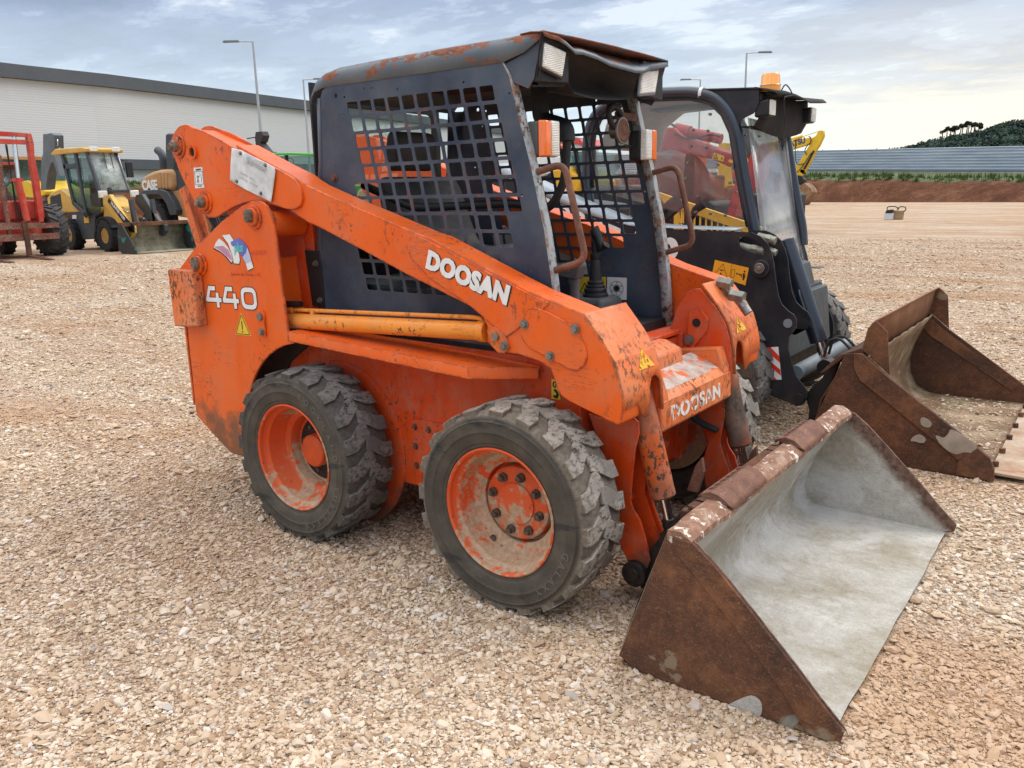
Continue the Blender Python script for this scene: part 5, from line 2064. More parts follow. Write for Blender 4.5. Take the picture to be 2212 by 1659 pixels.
CONC = simple('pale_concrete', (.50, .48, .44), .9, 0, .25, 2)
for i in range(30):
    t0, t1 = i / 30, (i + 1) / 30
    P = FA.lerp(FB, t0) + nf * .12; Q = FA.lerp(FB, t1) + nf * .12
    z0, z1 = fz(t0), fz(t1)
    w_ = nf * .5
    b.hull8([P + Vector((0, 0, z0 - 1.0)), Q + Vector((0, 0, z1 - 1.0)), Q + w_ + Vector((0, 0, z1 - 1.0)), P + w_ + Vector((0, 0, z0 - 1.0))],
            [P + Vector((0, 0, z0 - .03)), Q + Vector((0, 0, z1 - .03)), Q + w_ + Vector((0, 0, z1 - .06)), P + w_ + Vector((0, 0, z0 - .06))])
b.build('concrete_footing', CONC, fence)
for i in range(31):
    t = i / 30
    P = FA.lerp(FB, t) - nf * .06
    b = MB(); b.box(P.x - .04, P.x + .04, P.y - .04, P.y + .04, fz(t) - .3, fz(t) + HF + .07)
    b.build('post', L2_GREY, fence)

# ---- warehouse: long pale wall, dark fascia, dark band low down
WH = thing('warehouse', 'long pale grey warehouse with a dark grey fascia along its roof line', 'building')
def wall_mat():
    t = NT('ribbed_wall_panels')
    co = t.coords()
    w_ = t.n("ShaderNodeTexWave", wave_type='BANDS', bands_direction='Z', wave_profile='SIN')
    t.t.links.new(co, w_.inputs['Vector']); t.set(w_, 'Scale', 1.6)
    br = t.n("ShaderNodeTexBrick")
    mp = t.coords(rot=(0, radians(90), radians(90)), scale=(1, 1, 1))
    sep_ = t.n("ShaderNodeSeparateXYZ"); t.t.links.new(co, sep_.inputs[0])
    cb_ = t.n("ShaderNodeCombineXYZ"); t.t.links.new(sep_.outputs[1], cb_.inputs[0]); t.t.links.new(sep_.outputs[2], cb_.inputs[1])
    t.t.links.new(cb_.outputs[0], br.inputs['Vector'])
    t.set(br, 'Scale', 1.0); t.set(br, 'Brick Width', 14.0); t.set(br, 'Row Height', 3.1); t.set(br, 'Mortar Size', .03); t.set(br, 'Mortar Smooth', .4)
    br.offset = .5
    t.set(br, 'Color1', (.57, .57, .55)); t.set(br, 'Color2', (.61, .61, .59)); t.set(br, 'Mortar', (.54, .54, .53))
    c = t.mix(.10, br.outputs[0], (.45, .47, .48))
    return t.fin(c, .6, 0, t.bump(w_.outputs[1], .25, .03))
WALLM = wall_mat()
FASC = simple('dark_fascia', (.085, .095, .105), .5, 0, .12, .8)
wp = [(-68.5, -10), (-69.7, 27.7), (-70.2, 36.2), (-75.7, 63.5), (-98, 165)]
for (nm, z0, z1, off_, mt) in (('lower_wall', 0, 4.1, -.05, simple('white_wall', (.66, .66, .63), .8, 0, .12, .5)), ('canopy_band', 4.1, 4.95, .5, FASC), ('wall', 4.95, 10.95, 0, WALLM), ('fascia', 10.95, 12.0, .45, FASC)):
    b = MB()
    for a, c in zip(wp, wp[1:]):
        b.hull8([(a[0] - 4, a[1], z0), (c[0] - 4, c[1], z0), (c[0] + off_, c[1], z0), (a[0] + off_, a[1], z0)],
                [(a[0] - 4, a[1], z1), (c[0] - 4, c[1], z1), (c[0] + off_, c[1], z1), (a[0] + off_, a[1], z1)])
    b.build(nm, mt, WH, smooth=10)
b = MB()
b.add([(wp[0][0] - 40, wp[0][1], 12.4), (wp[-1][0] - 40, wp[-1][1], 12.4), (wp[-1][0] + .2, wp[-1][1], 12.02), (wp[-2][0] + .2, wp[-2][1], 12.02), (wp[1][0] + .2, wp[1][1], 12.02), (wp[0][0] + .2, wp[0][1], 12.02)], [(0, 1, 2, 3, 4, 5)])
b.build('roof', FASC, WH, solid=.1)

# ---- street lamps
POLE = simple('galvanised_pole', (.42, .44, .45), .45, .5, .15, 2)
def lamp_post(brg, dist, top, arm_dir, label):
    a = radians(brg)
    x, y = CAM.x + cos(a) * dist, CAM.y + sin(a) * dist
    o = thing('street_lamp', label, 'street lamp', (x, y, 0), 'tall street lamps round the yard')
    b = MB()
    b.tube([(0, 0, 0), (0, 0, top * .5), (0, 0, top)], [.11, .085, .055], 10)
    b.build('pole', POLE, o)
    e1 = (RT * arm_dir)
    e1.z = 0; e1.normalize()
    b = MB()
    b.tube([(0, 0, top - .05), (0, 0, top), e1 * 1.0 + Vector((0, 0, top + .03))], .035, 8)
    b.build('arm', POLE, o)
    b = MB()
    c = e1 * 1.25 + Vector((0, 0, top + .04))
    sd_ = Vector((-e1.y, e1.x, 0))
    b.hull8([c - e1 * .5 - sd_ * .10 - Vector((0, 0, .05)), c + e1 * .45 - sd_ * .16 - Vector((0, 0, .05)), c + e1 * .45 + sd_ * .16 - Vector((0, 0, .05)), c - e1 * .5 + sd_ * .10 - Vector((0, 0, .05))],
            [c - e1 * .45 - sd_ * .06 + Vector((0, 0, .06)), c + e1 * .35 - sd_ * .10 + Vector((0, 0, .06)), c + e1 * .35 + sd_ * .10 + Vector((0, 0, .06)), c - e1 * .45 + sd_ * .06 + Vector((0, 0, .06))])
    b.build('lantern', simple('lamp_head', (.12, .13, .14), .4), o, bevel=.02)
    return o
lamp_post(143.1, 51.8, 10.0, -1, 'tall street lamp in front of the warehouse, its lantern pointing away from the cab')
lamp_post(140.2, 67.8, 10.0, 1, 'thin street lamp in front of the warehouse, just beside the blue mesh cab')
lamp_post(111.64, 60.4, 10.0, 1, 'tall street lamp rising behind the amber beacon')
lamp_post(114.45, 73.4, 10.0, -1, 'street lamp standing behind the curved canopy tube of the black loader')

# ---- wooded hill
FOREST = simple('forest_foliage', (.050, .085, .060), .9, 0, .6, .12)
b = MB()
ridge = [(118, 3), (110, 5.5), (105.5, 8), (103.2, 10.5), (102, 11.6), (101.2, 12.6), (100.5, 13.4), (98.8, 14.6), (98, 15.3), (97.2, 17.0), (96.6, 17.9), (95.9, 17.5), (94.5, 19.0), (90, 23), (82, 26), (70, 24), (55, 18)]
rows = []
for dist, k in ((230, -.25), (262, .30), (285, .72), (300, 1.0), (330, 1.04), (420, .6)):
    row = []
    for brg, z in ridge:
        a = radians(brg)
        zz = 1.46 + (z - 1.46) * min(k, 1.0) * (dist / 300 if k >= .9 else 1)
        row.append((CAM.x + cos(a) * dist, CAM.y + sin(a) * dist, max(zz - 1.2, .5)))
    rows.append(row)
b.grid(rows)
hl_ = b.build('hill', simple('hill_soil', (.04, .07, .04), .95), smooth=60)
tag(hl_, kind='structure')


def clumps(name, pts, mat_, faces, spread, leaf):
    """leaf clumps: many small faces scattered through each crown's volume"""
    vs_ = []; fs = []
    rnd = random.Random(21)
    for (x, y, z, r, rz_) in pts:
        for k in range(faces):
            while True:
                u = Vector((rnd.uniform(-1, 1), rnd.uniform(-1, 1), rnd.uniform(-1, 1)))
                if .25 < u.length < 1: break
            c = Vector((x + u.x * r, y + u.y * r, z + u.z * rz_))
            e1 = Vector((rnd.uniform(-1, 1), rnd.uniform(-1, 1), rnd.uniform(-1, 1))).normalized()
            e2 = e1.orthogonal().normalized()
            l = leaf * rnd.uniform(.5, 1.4)
            i = len(vs_)
            vs_ += [c + e1 * l, c - e1 * l * .5 + e2 * l * .8, c - e1 * l * .5 - e2 * l * .8]
            fs.append((i, i + 1, i + 2))
    me = bpy.data.meshes.new(name)
    me.from_pydata([tuple(v) for v in vs_], [], fs)
    me.materials.append(mat_)
    o = bpy.data.objects.new(name, me)
    COL.objects.link(o)
    return o


def ridge_z(brg):
    for (a, za), (c, zc_) in zip(ridge, ridge[1:]):
        if a >= brg >= c:
            t = (a - brg) / (a - c)
            return za + (zc_ - za) * t
    return 5


pts = []
rnd = random.Random(5)
for _ in range(1500):
    brg = rnd.uniform(92, 103.5)
    k = rnd.choice([(262, .30), (275, .52), (285, .72), (293, .86), (300, 1.0), (302, 1.0)])
    z = ridge_z(brg)
    zz = 1.46 + (z - 1.46) * k[1]
    a = radians(brg); d_ = k[0] + rnd.uniform(-5, 4)
    r = rnd.uniform(1.0, 2.0)
    pts.append((CAM.x + cos(a) * d_, CAM.y + sin(a) * d_, zz - 1.3 + rnd.uniform(-.3, .8), r, r * rnd.uniform(.8, 1.1)))
fo_ = clumps('forest', pts, FOREST, 60, 1, .42)
tag(fo_, 'dark green wood covering the hill behind the fence', 'forest', kind='stuff')
# single pines on the ridge
PINE = simple('pine_needles', (.035, .045, .020), .9, 0, .5, .5)
TRUNK = simple('pine_bark', (.06, .045, .035), .95, 0, .4, 1)
pines = [(1490, 440, 520, 1.2), (1530, 415, 515, 1.3), (1553, 425, 512, 1.0), (1585, 402, 505, 1.4), (1607, 412, 502, 1.0), (1640, 390, 498, 1.1), (1662, 385, 495, 1.2), (1700, 360, 488, 1.3), (1715, 372, 486, .9), (1735, 378, 482, 1.0), (1762, 376, 478, 1.1), (1785, 378, 472, 1.2), (1808, 382, 468, 1.2), (1832, 395, 462, 1.1), (1988, 392, 438, 1.3), (2062, 372, 400, .8)]
nth = ['first', 'second', 'third', 'fourth', 'fifth', 'sixth', 'seventh', 'eighth', 'ninth', 'tenth', 'eleventh', 'twelfth', 'thirteenth', 'last']
for i, (x, yt, yb, r) in enumerate(pines):
    p = B5(x, yt)
    q = B5(x, yb)
    d1 = ray(p); d2 = ray(q)
    D = 300
    top = CAM + d1 * (D / hypot(d1.x, d1.y)); bot = CAM + d2 * (D / hypot(d2.x, d2.y))
    lab = ('slender pine on the ridge, %s from the fence end of the row' % nth[i]) if i < 14 else ('lone round pine between the pine row and the hilltop' if i == 14 else 'small bush-topped pine poking above the hilltop')
    o = thing('pine_tree', lab, 'tree', (bot.x, bot.y, bot.z - 1.5), 'pine trees along the ridge' if i < 14 else None)
    H = top.z - bot.z + 1.5
    lean = rnd.uniform(-.5, .5)
    b = MB()
    b.tube([(0, 0, 0), (lean * .4, 0, H * .5), (lean, 0, H * .92)], [.22, .17, .09], 6)
    for k in range(4):
        zz = H * rnd.uniform(.6, .85); a = rnd.uniform(0, 6)
        b.tube([(lean * .8, 0, zz), (lean * .8 + cos(a) * r * 1.0, sin(a) * r, zz + .8)], [.05, .02], 5)
    b.build('trunk', TRUNK, o)
    cl = [(lean + rnd.uniform(-.5, .5) * r, rnd.uniform(-.5, .5) * r, H - r * rnd.uniform(.2, .8), r * rnd.uniform(.35, .65), r * rnd.uniform(.22, .42)) for _ in range(4 if i != 14 else 8)]
    cr = clumps('crown', cl, PINE, 90, 1, .26)
    cr.parent = o

# ---- loose stones of the gravel near the camera: one mass of angular stones
def stones():
    rng = np.random.default_rng(12)
    ico_v = []
    ph = (1 + 5 ** .5) / 2
    for a, c in ((-1, ph), (1, ph), (-1, -ph), (1, -ph)):
        ico_v.append((a, c, 0))
    for a, c in ((-1, ph), (1, ph), (-1, -ph), (1, -ph)):
        ico_v.append((0, a, c))
    for a, c in ((ph, -1), (ph, 1), (-ph, -1), (-ph, 1)):
        ico_v.append((a, 0, c))
    V = np.array(ico_v) / np.hypot(1, ph)
    F = np.array([(0, 11, 5), (0, 5, 1), (0, 1, 7), (0, 7, 10), (0, 10, 11), (1, 5, 9), (5, 11, 4), (11, 10, 2), (10, 7, 6), (7, 1, 8), (3, 9, 4), (3, 4, 2), (3, 2, 6), (3, 6, 8), (3, 8, 9), (4, 9, 5), (2, 4, 11), (6, 2, 10), (8, 6, 7), (9, 8, 1)])
    N_ = 480000
    # distance from the camera foot, denser near
    u = rng.random(N_ * 2)
    d = 1.15 * (24.0 / 1.15) ** (u ** .80)
    az = YAW + np.radians(rng.uniform(-43, 43, N_ * 2))
    x = CAM.x + d * np.cos(az); y = CAM.y + d * np.sin(az)
    # keep only a constant cover near, thinning far
    x, y, d = x[:N_], y[:N_], d[:N_]
    inb2 = (x > 1.60) & (x < 2.50) & (np.abs(y - 2.482) < .86)
    keep2 = (x > 1.72) & (x < 2.31) & (np.abs(y - 2.482) < .82) & (rng.random(len(x)) < .45)
    out_ = ~(((x > 1.62) & (x < 2.30) & (np.abs(y) < .83)) | (inb2 & ~keep2))
    x, y, d = x[out_], y[out_], d[out_]
    N_ = len(x)
    size = rng.lognormal(math.log(.0045), .46, N_)
    size = np.clip(size, .0028, .020) * np.clip(.80 + d * .075, .92, 2.2)
    # squashed, stretched, jittered icosahedra
    T = V[None] * (1 + rng.uniform(-.28, .28, (N_, 12, 1)))
    sc_ = np.stack([rng.uniform(.9, 1.75, N_), rng.uniform(.7, 1.15, N_), rng.uniform(.36, .68, N_)], 1)
    T = T * sc_[:, None, :] * size[:, None, None]
    t1 = rng.normal(0, .22, N_); t2 = rng.normal(0, .22, N_); t3 = rng.uniform(0, 2 * pi, N_)
    def rotate(T, ang, i, j):
        c, s = np.cos(ang)[:, None], np.sin(ang)[:, None]
        a, b_ = T[:, :, i].copy(), T[:, :, j].copy()
        T[:, :, i] = a * c - b_ * s
        T[:, :, j] = a * s + b_ * c
    rotate(T, t1, 1, 2); rotate(T, t2, 0, 2); rotate(T, t3, 0, 1)
    T[:, :, 0] += x[:, None]; T[:, :, 1] += y[:, None]
    T[:, :, 2] += (size * rng.uniform(.0, .5, N_) + np.where((x > 1.60) & (x < 2.50) & (np.abs(y - 2.482) < .86), .021, 0.0))[:, None]
    co = T.reshape(-1, 3).astype(np.float32)
    idx = (F[None] + (np.arange(N_) * 12)[:, None, None]).reshape(-1, 3)
    me = bpy.data.meshes.new('gravel')
    me.vertices.add(len(co)); me.vertices.foreach_set('co', co.ravel())
    me.loops.add(idx.size); me.loops.foreach_set('vertex_index', idx.ravel().astype(np.int32))
    me.polygons.add(len(idx))
    me.polygons.foreach_set('loop_start', (np.arange(len(idx)) * 3).astype(np.int32))
    me.update(calc_edges=True)
    me.shade_flat()
    at_ = me.attributes.new('tone', 'FLOAT', 'POINT')
    at_.data.foreach_set('value', np.repeat(rng.random(N_), 12).astype(np.float32))
    t = NT('gravel_stones')
    an = t.n("ShaderNodeAttribute", attribute_name='tone')
    tone = t.ramp(an.outputs['Fac'], [(0, (.20, .10, .05)), (.08, (.34, .21, .115)), (.28, (.46, .325, .20)), (.55, (.55, .42, .29)), (.82, (.63, .51, .38)), (.95, (.69, .61, .52)), (.985, (.36, .33, .30)), (1, (.22, .20, .19))])
    streak = t.noise(.55, 7, .62, t.coords(rot=(0, 0, radians(-37)), scale=(.35, 1.5, 1)), .6)
    patch = t.noise(.9, 6, .6, t.coords(loc=(5, 3, 0)), .4)
    br = t.math('MULTIPLY', t.step(streak, .46, .60), t.step(patch, .34, .54))
    c = t.mix(t.math('MULTIPLY', br, .72), tone, (.42, .245, .13))
    st_ = t.step(t.noise(1.7, 6, .7, t.coords(rot=(0, 0, radians(-37)), scale=(.7, 1.5, 1), loc=(2, 9, 0)), .5), .595, .68)
    c = t.mix(t.math('MULTIPLY', st_, .65), c, (.20, .095, .045))
    c = t.mix(.15, c, t.mix(t.noise(300, 3), (.4, .3, .22), (.7, .65, .58)))
    me.materials.append(t.fin(c, .85, 0, t.bump(t.noise(220, 4), .4, .002), Specular_IOR_Level=.25))
    o = bpy.data.objects.new('gravel', me)
    COL.objects.link(o)
    tag(o, 'loose pale beige stones of the gravel yard', 'gravel', kind='stuff')


stones()
# ================================================================== the black loader behind
L2 = thing('skid_steer_loader', 'black skid steer loader with curved canopy tube, amber beacon and big rusty bucket', 'skid steer loader', (0, 2.48, 0))
L2i = Matrix.Translation((0, -2.48, 0))
L2C = 2.48


def l2(mb, name, mat_, parent=None, **kw):
    """parts of the second loader are written in yard coordinates and moved to its own base"""
    top = parent is None
    mb.mapped(lambda v: v - Vector((0, L2C, 0)))
    return mb.build(name, mat_, parent or L2, **kw)


def mir(y, s):   # near side is s = -1
    return L2C + s * abs(y - L2C)


# wheels
for X in (.80, -.34):
    for s in (-1, 1):
        wv = thing('wheel', None, None, (X, s * .80, .372))
        wv.parent = L2
        tyre_mesh(R=.388, off=random.random(), w0=-.135, w1=.135).build('tyre', TYRE_GREY, wv, bevel=.0035, smooth=40)
        rm = MB()
        rm.lathe([(r, s * h) for r, h in [(.21, -.10), (.213, .05), (.232, .108), (.236, .116), (.224, .114), (.207, .077), (.19, .03), (.15, .01), (.142, -.02), (.0, -.02)]], (0, 0, 0), 'Y', 40)
        rm.build('rim', L2_GREY, wv, smooth=30)
# body
b = MB()
b.prism([(-1.05, .40), (-.8, .22), (1.0, .22), (1.08, .32), (1.10, .62), (1.06, .80), (-.2, .86), (-.45, 1.25), (-1.10, 1.2)], 'Y', L2C - .55, L2C + .55)
l2(b, 'chassis', simple('charcoal_paint', (.03, .035, .035), .5, 0, .3), bevel=.01)
b = MB()
b.prism([(-1.10, .9), (-.45, .95), (-.40, 1.34), (-.9, 1.40), (-1.12, 1.30)], 'Y', L2C - .48, L2C + .48)
l2(b, 'engine_hood', L2_BLACK, bevel=.04)
# arms
YA = 1.80
arm2 = outl(A7, [(330, 143), (450, 148), (520, 178), (572, 228), (605, 300), (625, 385), (640, 520), (660, 640), (690, 712), (740, 762), (782, 790), (802, 835), (800, 890), (772, 930), (742, 960), (735, 1050), (768, 1180), (800, 1270), (848, 1330), (886, 1385), (882, 1440), (850, 1490), (800, 1500), (730, 1468), (560, 1400)], 'Y', YA)
arm2 += [(1.00, .42), (.86, .62), (.70, .82), (.45, .97), (-.10, 1.10), (-.62, 1.20), (-.86, 1.26)]
arm2 += [(-1.0, 1.36), (-1.05, 1.52), (-.98, 1.62), (-.86, 1.64), (-.48, 1.487), (-.12, 1.348), (.215, 1.235), (.30, 1.215)]
slot = smooth2(outl(A7, [(345, 200), (375, 182), (420, 180), (470, 200), (520, 240), (555, 295), (545, 325), (500, 322), (420, 295), (365, 262)], 'Y', YA), 1)
for s in (-1,):
    b = MB()
    b.prism(arm2, 'Y', mir(YA, s), mir(YA + .010, s), [slot])
    am = l2(b, 'lift_arm', L2_BLACK, smooth=20)
    b = MB()
    b.prism([(p[0] + .036, p[1] + .004) for p in arm2 if p[0] > .45 and p[1] > .61] + [(1.25, .60), (.60, .90)], 'Y', mir(YA + .13, s), mir(YA + .14, s))
    l2(b, 'inner_arm_plate', L2_BLACK, am, smooth=20)
    # grey ledge on the top edge of the arm
    b = MB()
    tp = [(-.86, 1.64), (-.48, 1.487), (-.12, 1.350), (.215, 1.237), (.52, 1.215), (.90, 1.205)]
    b.grid([[(p[0], mir(YA + .001, s), p[1] + .001) for p in tp], [(p[0] + .02, mir(YA + .13, s), p[1] + .012) for p in tp]])
    b.grid([[(p[0], mir(YA - .002, s), p[1] - .045 * max(0, min(1, (.30 - p[0]) / .4))) for p in tp], [(p[0], mir(YA - .002, s), p[1] + .001) for p in tp]])
    l2(b, 'top_ledge', simple('light_grey_ledge', (.34, .38, .41), .35, 0, .12), am, solid=.003)
    b = MB()
    c = at(A7, 530, 430, 'Y', YA)
    b.cyl((c.x, mir(YA, s), c.z), (c.x, mir(YA - .018, s), c.z), .052, 32)
    b.cyl((c.x, mir(YA - .018, s), c.z), (c.x, mir(YA - .022, s), c.z), .050, 32)
    pb = l2(b, 'pivot_boss', L2_BLACK, am, bevel=.003)
    b = MB()
    b.cyl((c.x - .004, mir(YA - .022, s), c.z + .004), (c.x - .004, mir(YA - .032, s), c.z + .004), .031, 28)
    b.cyl((c.x - .004, mir(YA - .030, s), c.z + .004), (c.x - .004, mir(YA - .038, s), c.z + .004), .013, 6)
    l2(b, 'pivot_pin', STEEL, pb, bevel=.002)
    b = MB()
    c = at(A7, 735, 855, 'Y', YA)
    b.cyl((c.x, mir(YA, s), c.z), (c.x, mir(YA - .003, s), c.z), .026, 28)
    l2(b, 'pin_end', L2_GREY, am)
    b = MB()
    c = at(A7, 828, 1440, 'Y', YA)
    b.cyl((c.x, mir(YA - .012, s), c.z), (c.x, mir(YA + .10, s), c.z), .030, 24)
    l2(b, 'foot_pin', DARK, am, bevel=.002)
# near side lettering and stickers
a_n = [o for o in L2.children if o.name.startswith('lift_arm')][0]
off = Vector((0, L2C, 0))
def l2_text(body, size, p, xd, yd, **kw):
    o = put_text('maker_name', body, size, Vector(p) - off, xd, yd, WHITE, a_n, **kw)
    return o
xd = Vector((1, 0, -.36)); yd = Vector((.36, 0, 1))
for chx, X, Z in (('R', -.42, 1.345), ('O', -.29, 1.298), ('B', -.16, 1.252), ('O', -.035, 1.207), ('T', .09, 1.165), ('1', .25, 1.13), ('7', .37, 1.11)):
    l2_text(chx, .150, (X, YA - .003, Z), xd, yd, bold=.006, xscale=1.0)
b = MB()
b.cyl((.497, YA - .001, 1.092), (.497, YA - .0025, 1.092), .068, 36)
b.mapped(lambda v: Vector((.497 + (v.x - .497) * .84, v.y, v.z)))
dg = l2(b, 'number_decal', WHITE, a_n)
b = MB()
b.cyl((.485, YA - .0024, 1.090), (.485, YA - .0036, 1.090), .030, 28)
b.mapped(lambda v: Vector((.485 + (v.x - .485) * .6, v.y, v.z)))
l2(b, 'number_decal_centre', INK, dg)


def l2q(v, pts, Y, mat_, name, parent=a_n, th=.0012):
    b = MB(); b.prism(outl(v, pts, 'Y', Y), 'Y', Y, Y + th)
    return l2(b, name, mat_, parent)


Ys = YA - .0015
st = l2q(A7, [(168, 362), (432, 424), (404, 560), (145, 474)], Ys, ORANGE_DECAL, 'crush_warning_decal')
b = MB()
Yk = Ys - .0006
def ln(pts, w_=.0022, closed=True, v=A7):
    q = [at(v, x, y, 'Y', Yk) for x, y in pts]
    for a, c in zip(q, q[1:] + (q[:1] if closed else [])):
        b.bar(a, c, w_, .0005, (0, 1, 0))
ln([(232, 392), (160, 478), (262, 505)]); ln([(300, 398), (280, 490)], .0015, False)
ln([(300, 436), (325, 440), (312, 500), (290, 495)])
ln([(335, 468), (368, 478)], .003, False); ln([(343, 462), (333, 468), (341, 476)], .003, False); ln([(360, 470), (370, 478), (358, 486)], .003, False)
ln([(392, 466), (388, 520)], .009, False); ln([(403, 470), (399, 505)], .004, False); ln([(378, 470), (374, 500)], .004, False)
ln([(207, 440), (235, 444)], .006, False); ln([(215, 462), (205, 478)], .005, False); ln([(210, 470), (225, 478)], .004, False)
c = at(A7, 398, 453, 'Y', Yk); b.cyl(c, c + Vector((0, -.0004, 0)), .0055, 12)
l2(b, 'sticker_pictogram', INK, st)
st = l2q(A7, [(553, 1045), (660, 1038), (686, 1293), (580, 1298)], Ys, WHITE, 'striped_reflector')
for k in range(4):
    y = 1045 + 70 * k
    pts = [(556 + 7 * k, y), (585 + 6 * k, y - 3)] if 0 else None
for q in ([(556, 1044), (592, 1042), (667, 1112), (671, 1158)], [(560, 1075), (558, 1046), (672, 1160), (667, 1115)]):
    pass
for (y0_, y1_) in ((1046, 1120), (1150, 1210), (1236, 1290)):
    pass
stripes = [[(556, 1043), (598, 1041), (668, 1110), (673, 1158)], [(563, 1128), (566, 1150), (679, 1252), (675, 1215)], [(572, 1215), (576, 1240), (640, 1296), (676, 1294)]]
stripes = [[(555, 1062), (557, 1043), (600, 1041), (669, 1112), (673, 1160)], [(566, 1165), (563, 1122), (676, 1216), (681, 1262)], [(576, 1262), (572, 1222), (650, 1294), (612, 1296)]]
for q in stripes:
    l2q(A7, q, Ys - .0012, RED_INK, 'red_stripe', st, .0010)
# couplers in the slot
b = MB()
for (a, c, r_) in (((360, 260), (550, 300), .026), ((500, 180), (640, 215), .024), ((590, 290), (645, 310), .020)):
    p = at(A7, *a, 'Y', YA + .06); q = at(A7, *c, 'Y', YA + .06)
    b.cyl(p, q, r_, 18)
    b.cyl(p.lerp(q, .5), p.lerp(q, .75), r_ * 1.2, 6)
l2(b, 'hydraulic_coupler', simple('coupler_steel', (.35, .34, .28), .4, .5, .4, 20), a_n, bevel=.002)
# tilt cylinders
for s in (-1,):
    yc = 2.08
    p0 = at(A7, 755, 330, 'Y', yc); p1 = at(A7, 978, 1000, 'Y', yc)
    p0 = Vector((p0.x, mir(yc, s), p0.z)); p1 = Vector((p1.x, mir(yc, s), p1.z))
    d = (p1 - p0).normalized()
    b = MB(); b.cyl(p0 - d * .1, p1, .052, 32)
    tcy = l2(b, 'tilt_cylinder', L2_TUBE, bevel=.004)
    b = MB()
    sdv = Vector((.0, -.056, 0))
    b.tube(fillet([p0 + d * .20 + sdv * .7, p0 + d * .24 + sdv * 1.15, p1 - d * .12 + sdv * 1.15, p1 - d * .08 + sdv * .7], .02), .008, 8)
    l2(b, 'oil_pipe', L2_TUBE, tcy)
    b = MB(); b.cyl(p1, p1 + d * .12, .026, 24)
    l2(b, 'piston_rod', CHROME, tcy)
    b = MB(); e_ = p1 + d * .15
    b.cyl(e_ - Vector((0, .05, 0)), e_ + Vector((0, .05, 0)), .045, 24)
    l2(b, 'rod_eye', DARK, tcy)
# cross tube, grey apron, hitch plates
b = MB(); b.cyl((1.26, 1.94, .37), (1.26, 3.02, .37), .045, 24)
l2(b, 'cross_tube', L2_GREY)
b = MB()
b.prism([(1.10, .42), (1.16, .42), (1.12, .78), (1.06, .78)], 'Y', 2.0, 2.96)
l2(b, 'front_apron', bpy.data.materials.get('dark_step_grey') or simple('dark_step_grey', (.07, .078, .08), .5), bevel=.005)
for s in (-1, 1):
    b = MB()
    q = outl(A7, [(1140, 1150), (1060, 1180), (1000, 1280), (990, 1290), (940, 1330), (890, 1390), (878, 1450), (900, 1530), (895, 1590), (880, 1610), (930, 1620), (1000, 1500)], 'Y', 1.86)
    b.prism(q, 'Y', 1.86 if s < 0 else 2.94, 1.90 if s < 0 else 2.98)
    l2(b, 'hitch_plate', DARK, bevel=.004)
# far arm foot plate, with holes
q = outl(A7, [(905, 662), (950, 652), (1005, 678), (1050, 740), (1085, 830), (1090, 900), (1085, 960), (1108, 1112), (1070, 1112), (1050, 900), (1000, 860), (940, 790), (905, 730)], 'Y', 3.0)
b = MB()
b.prism(smooth2(q, 1), 'Y', 3.0, 3.012)
l2(b, 'far_arm_bracket', L2_BLACK, smooth=20)
# canopy: two hoops and a roof
hoop = [(-.10, .90), (-.26, 1.46), (-.255, 1.717), (-.235, 1.85), (-.190, 1.935), (-.10, 1.99), (.02, 2.028), (.25, 2.036), (.50, 2.022), (.645, 1.985), (.73, 1.905), (.79, 1.79), (.838, 1.56), (.896, 1.32), (.935, 1.18), (.95, 1.05)]
for s in (-1, 1):
    y = mir(2.05, s)
    b = MB()
    b.tube(fillet([Vector((x, y, z)) for x, z in hoop], .06, 3), .036, 16)
    hp = l2(b, 'canopy_tube', L2_TUBE, smooth=60)
    b = MB()
    b.tube([Vector((x, y - .037 * 0, z)) for x, z in ((.555, 2.01), (.575, 2.008))], .0375, 16)
    l2(b, 'paper_tag', WHITE, hp)
    # inner flange with bolt heads and clear side window
    inn = [((x - .33) * .90 + .33, (z - 1.55) * .90 + 1.55) for x, z in hoop[1:-1]]
    out_ = [((x - .33) * .985 + .33, (z - 1.55) * .985 + 1.55) for x, z in hoop[1:-1]]
    b = MB()
    b.grid([[(x, y + s * -.0, z) for x, z in out_], [(x, y, z) for x, z in inn]])
    l2(b, 'window_flange', L2_TUBE, hp, solid=.004)
    b = MB()
    b.prism([(x, z) for x, z in out_] , 'Y', y + .006, y + .010)
    wn = l2(b, 'side_window', PERSPEX, hp)
    b = MB()
    for x, y_ in ((840, 328), (868, 376), (750, 370), (616, 492), (732, 500), (598, 620), (712, 630), (578, 745), (808, 765), (928, 775), (560, 868), (905, 905), (545, 995), (655, 1005), (886, 1030), (638, 1130), (752, 1145), (868, 1158), (984, 1172), (332, 258)):
        c = at(A5, x, y_, 'Y', 2.05)
        b.cyl((c.x, y - .006, c.z), (c.x, y + .014, c.z), .0085, 10)
    l2(b, 'window_bolt', STEEL, wn)
b = MB()
rf = [(-.12, 1.985), (.02, 2.020), (.25, 2.030), (.50, 2.022), (.64, 2.012), (.92, 1.995)]
b.grid([[(x, y, z + .012) for x, z in rf] for y in (2.03, 2.3, 2.66, 2.93)])
cr = l2(b, 'canopy_roof', L2_BLACK, solid=.012)
b = MB()
b.grid([[(x * .93 + .03, y, z - .035) for x, z in [(-.20, 1.75), (-.14, 1.92)] + rf[1:5]] for y in (2.06, 2.3, 2.66, 2.90)])
l2(b, 'roof_lining', simple('beige_lining', (.42, .38, .34), .8, 0, .2), cr, solid=.01, smooth=50)
b = MB()
b.box(-.1, .7, 2.40, 2.56, 1.962, 1.972)
l2(b, 'lining_strip', simple('grey_strip', (.10, .10, .10), .7), cr)
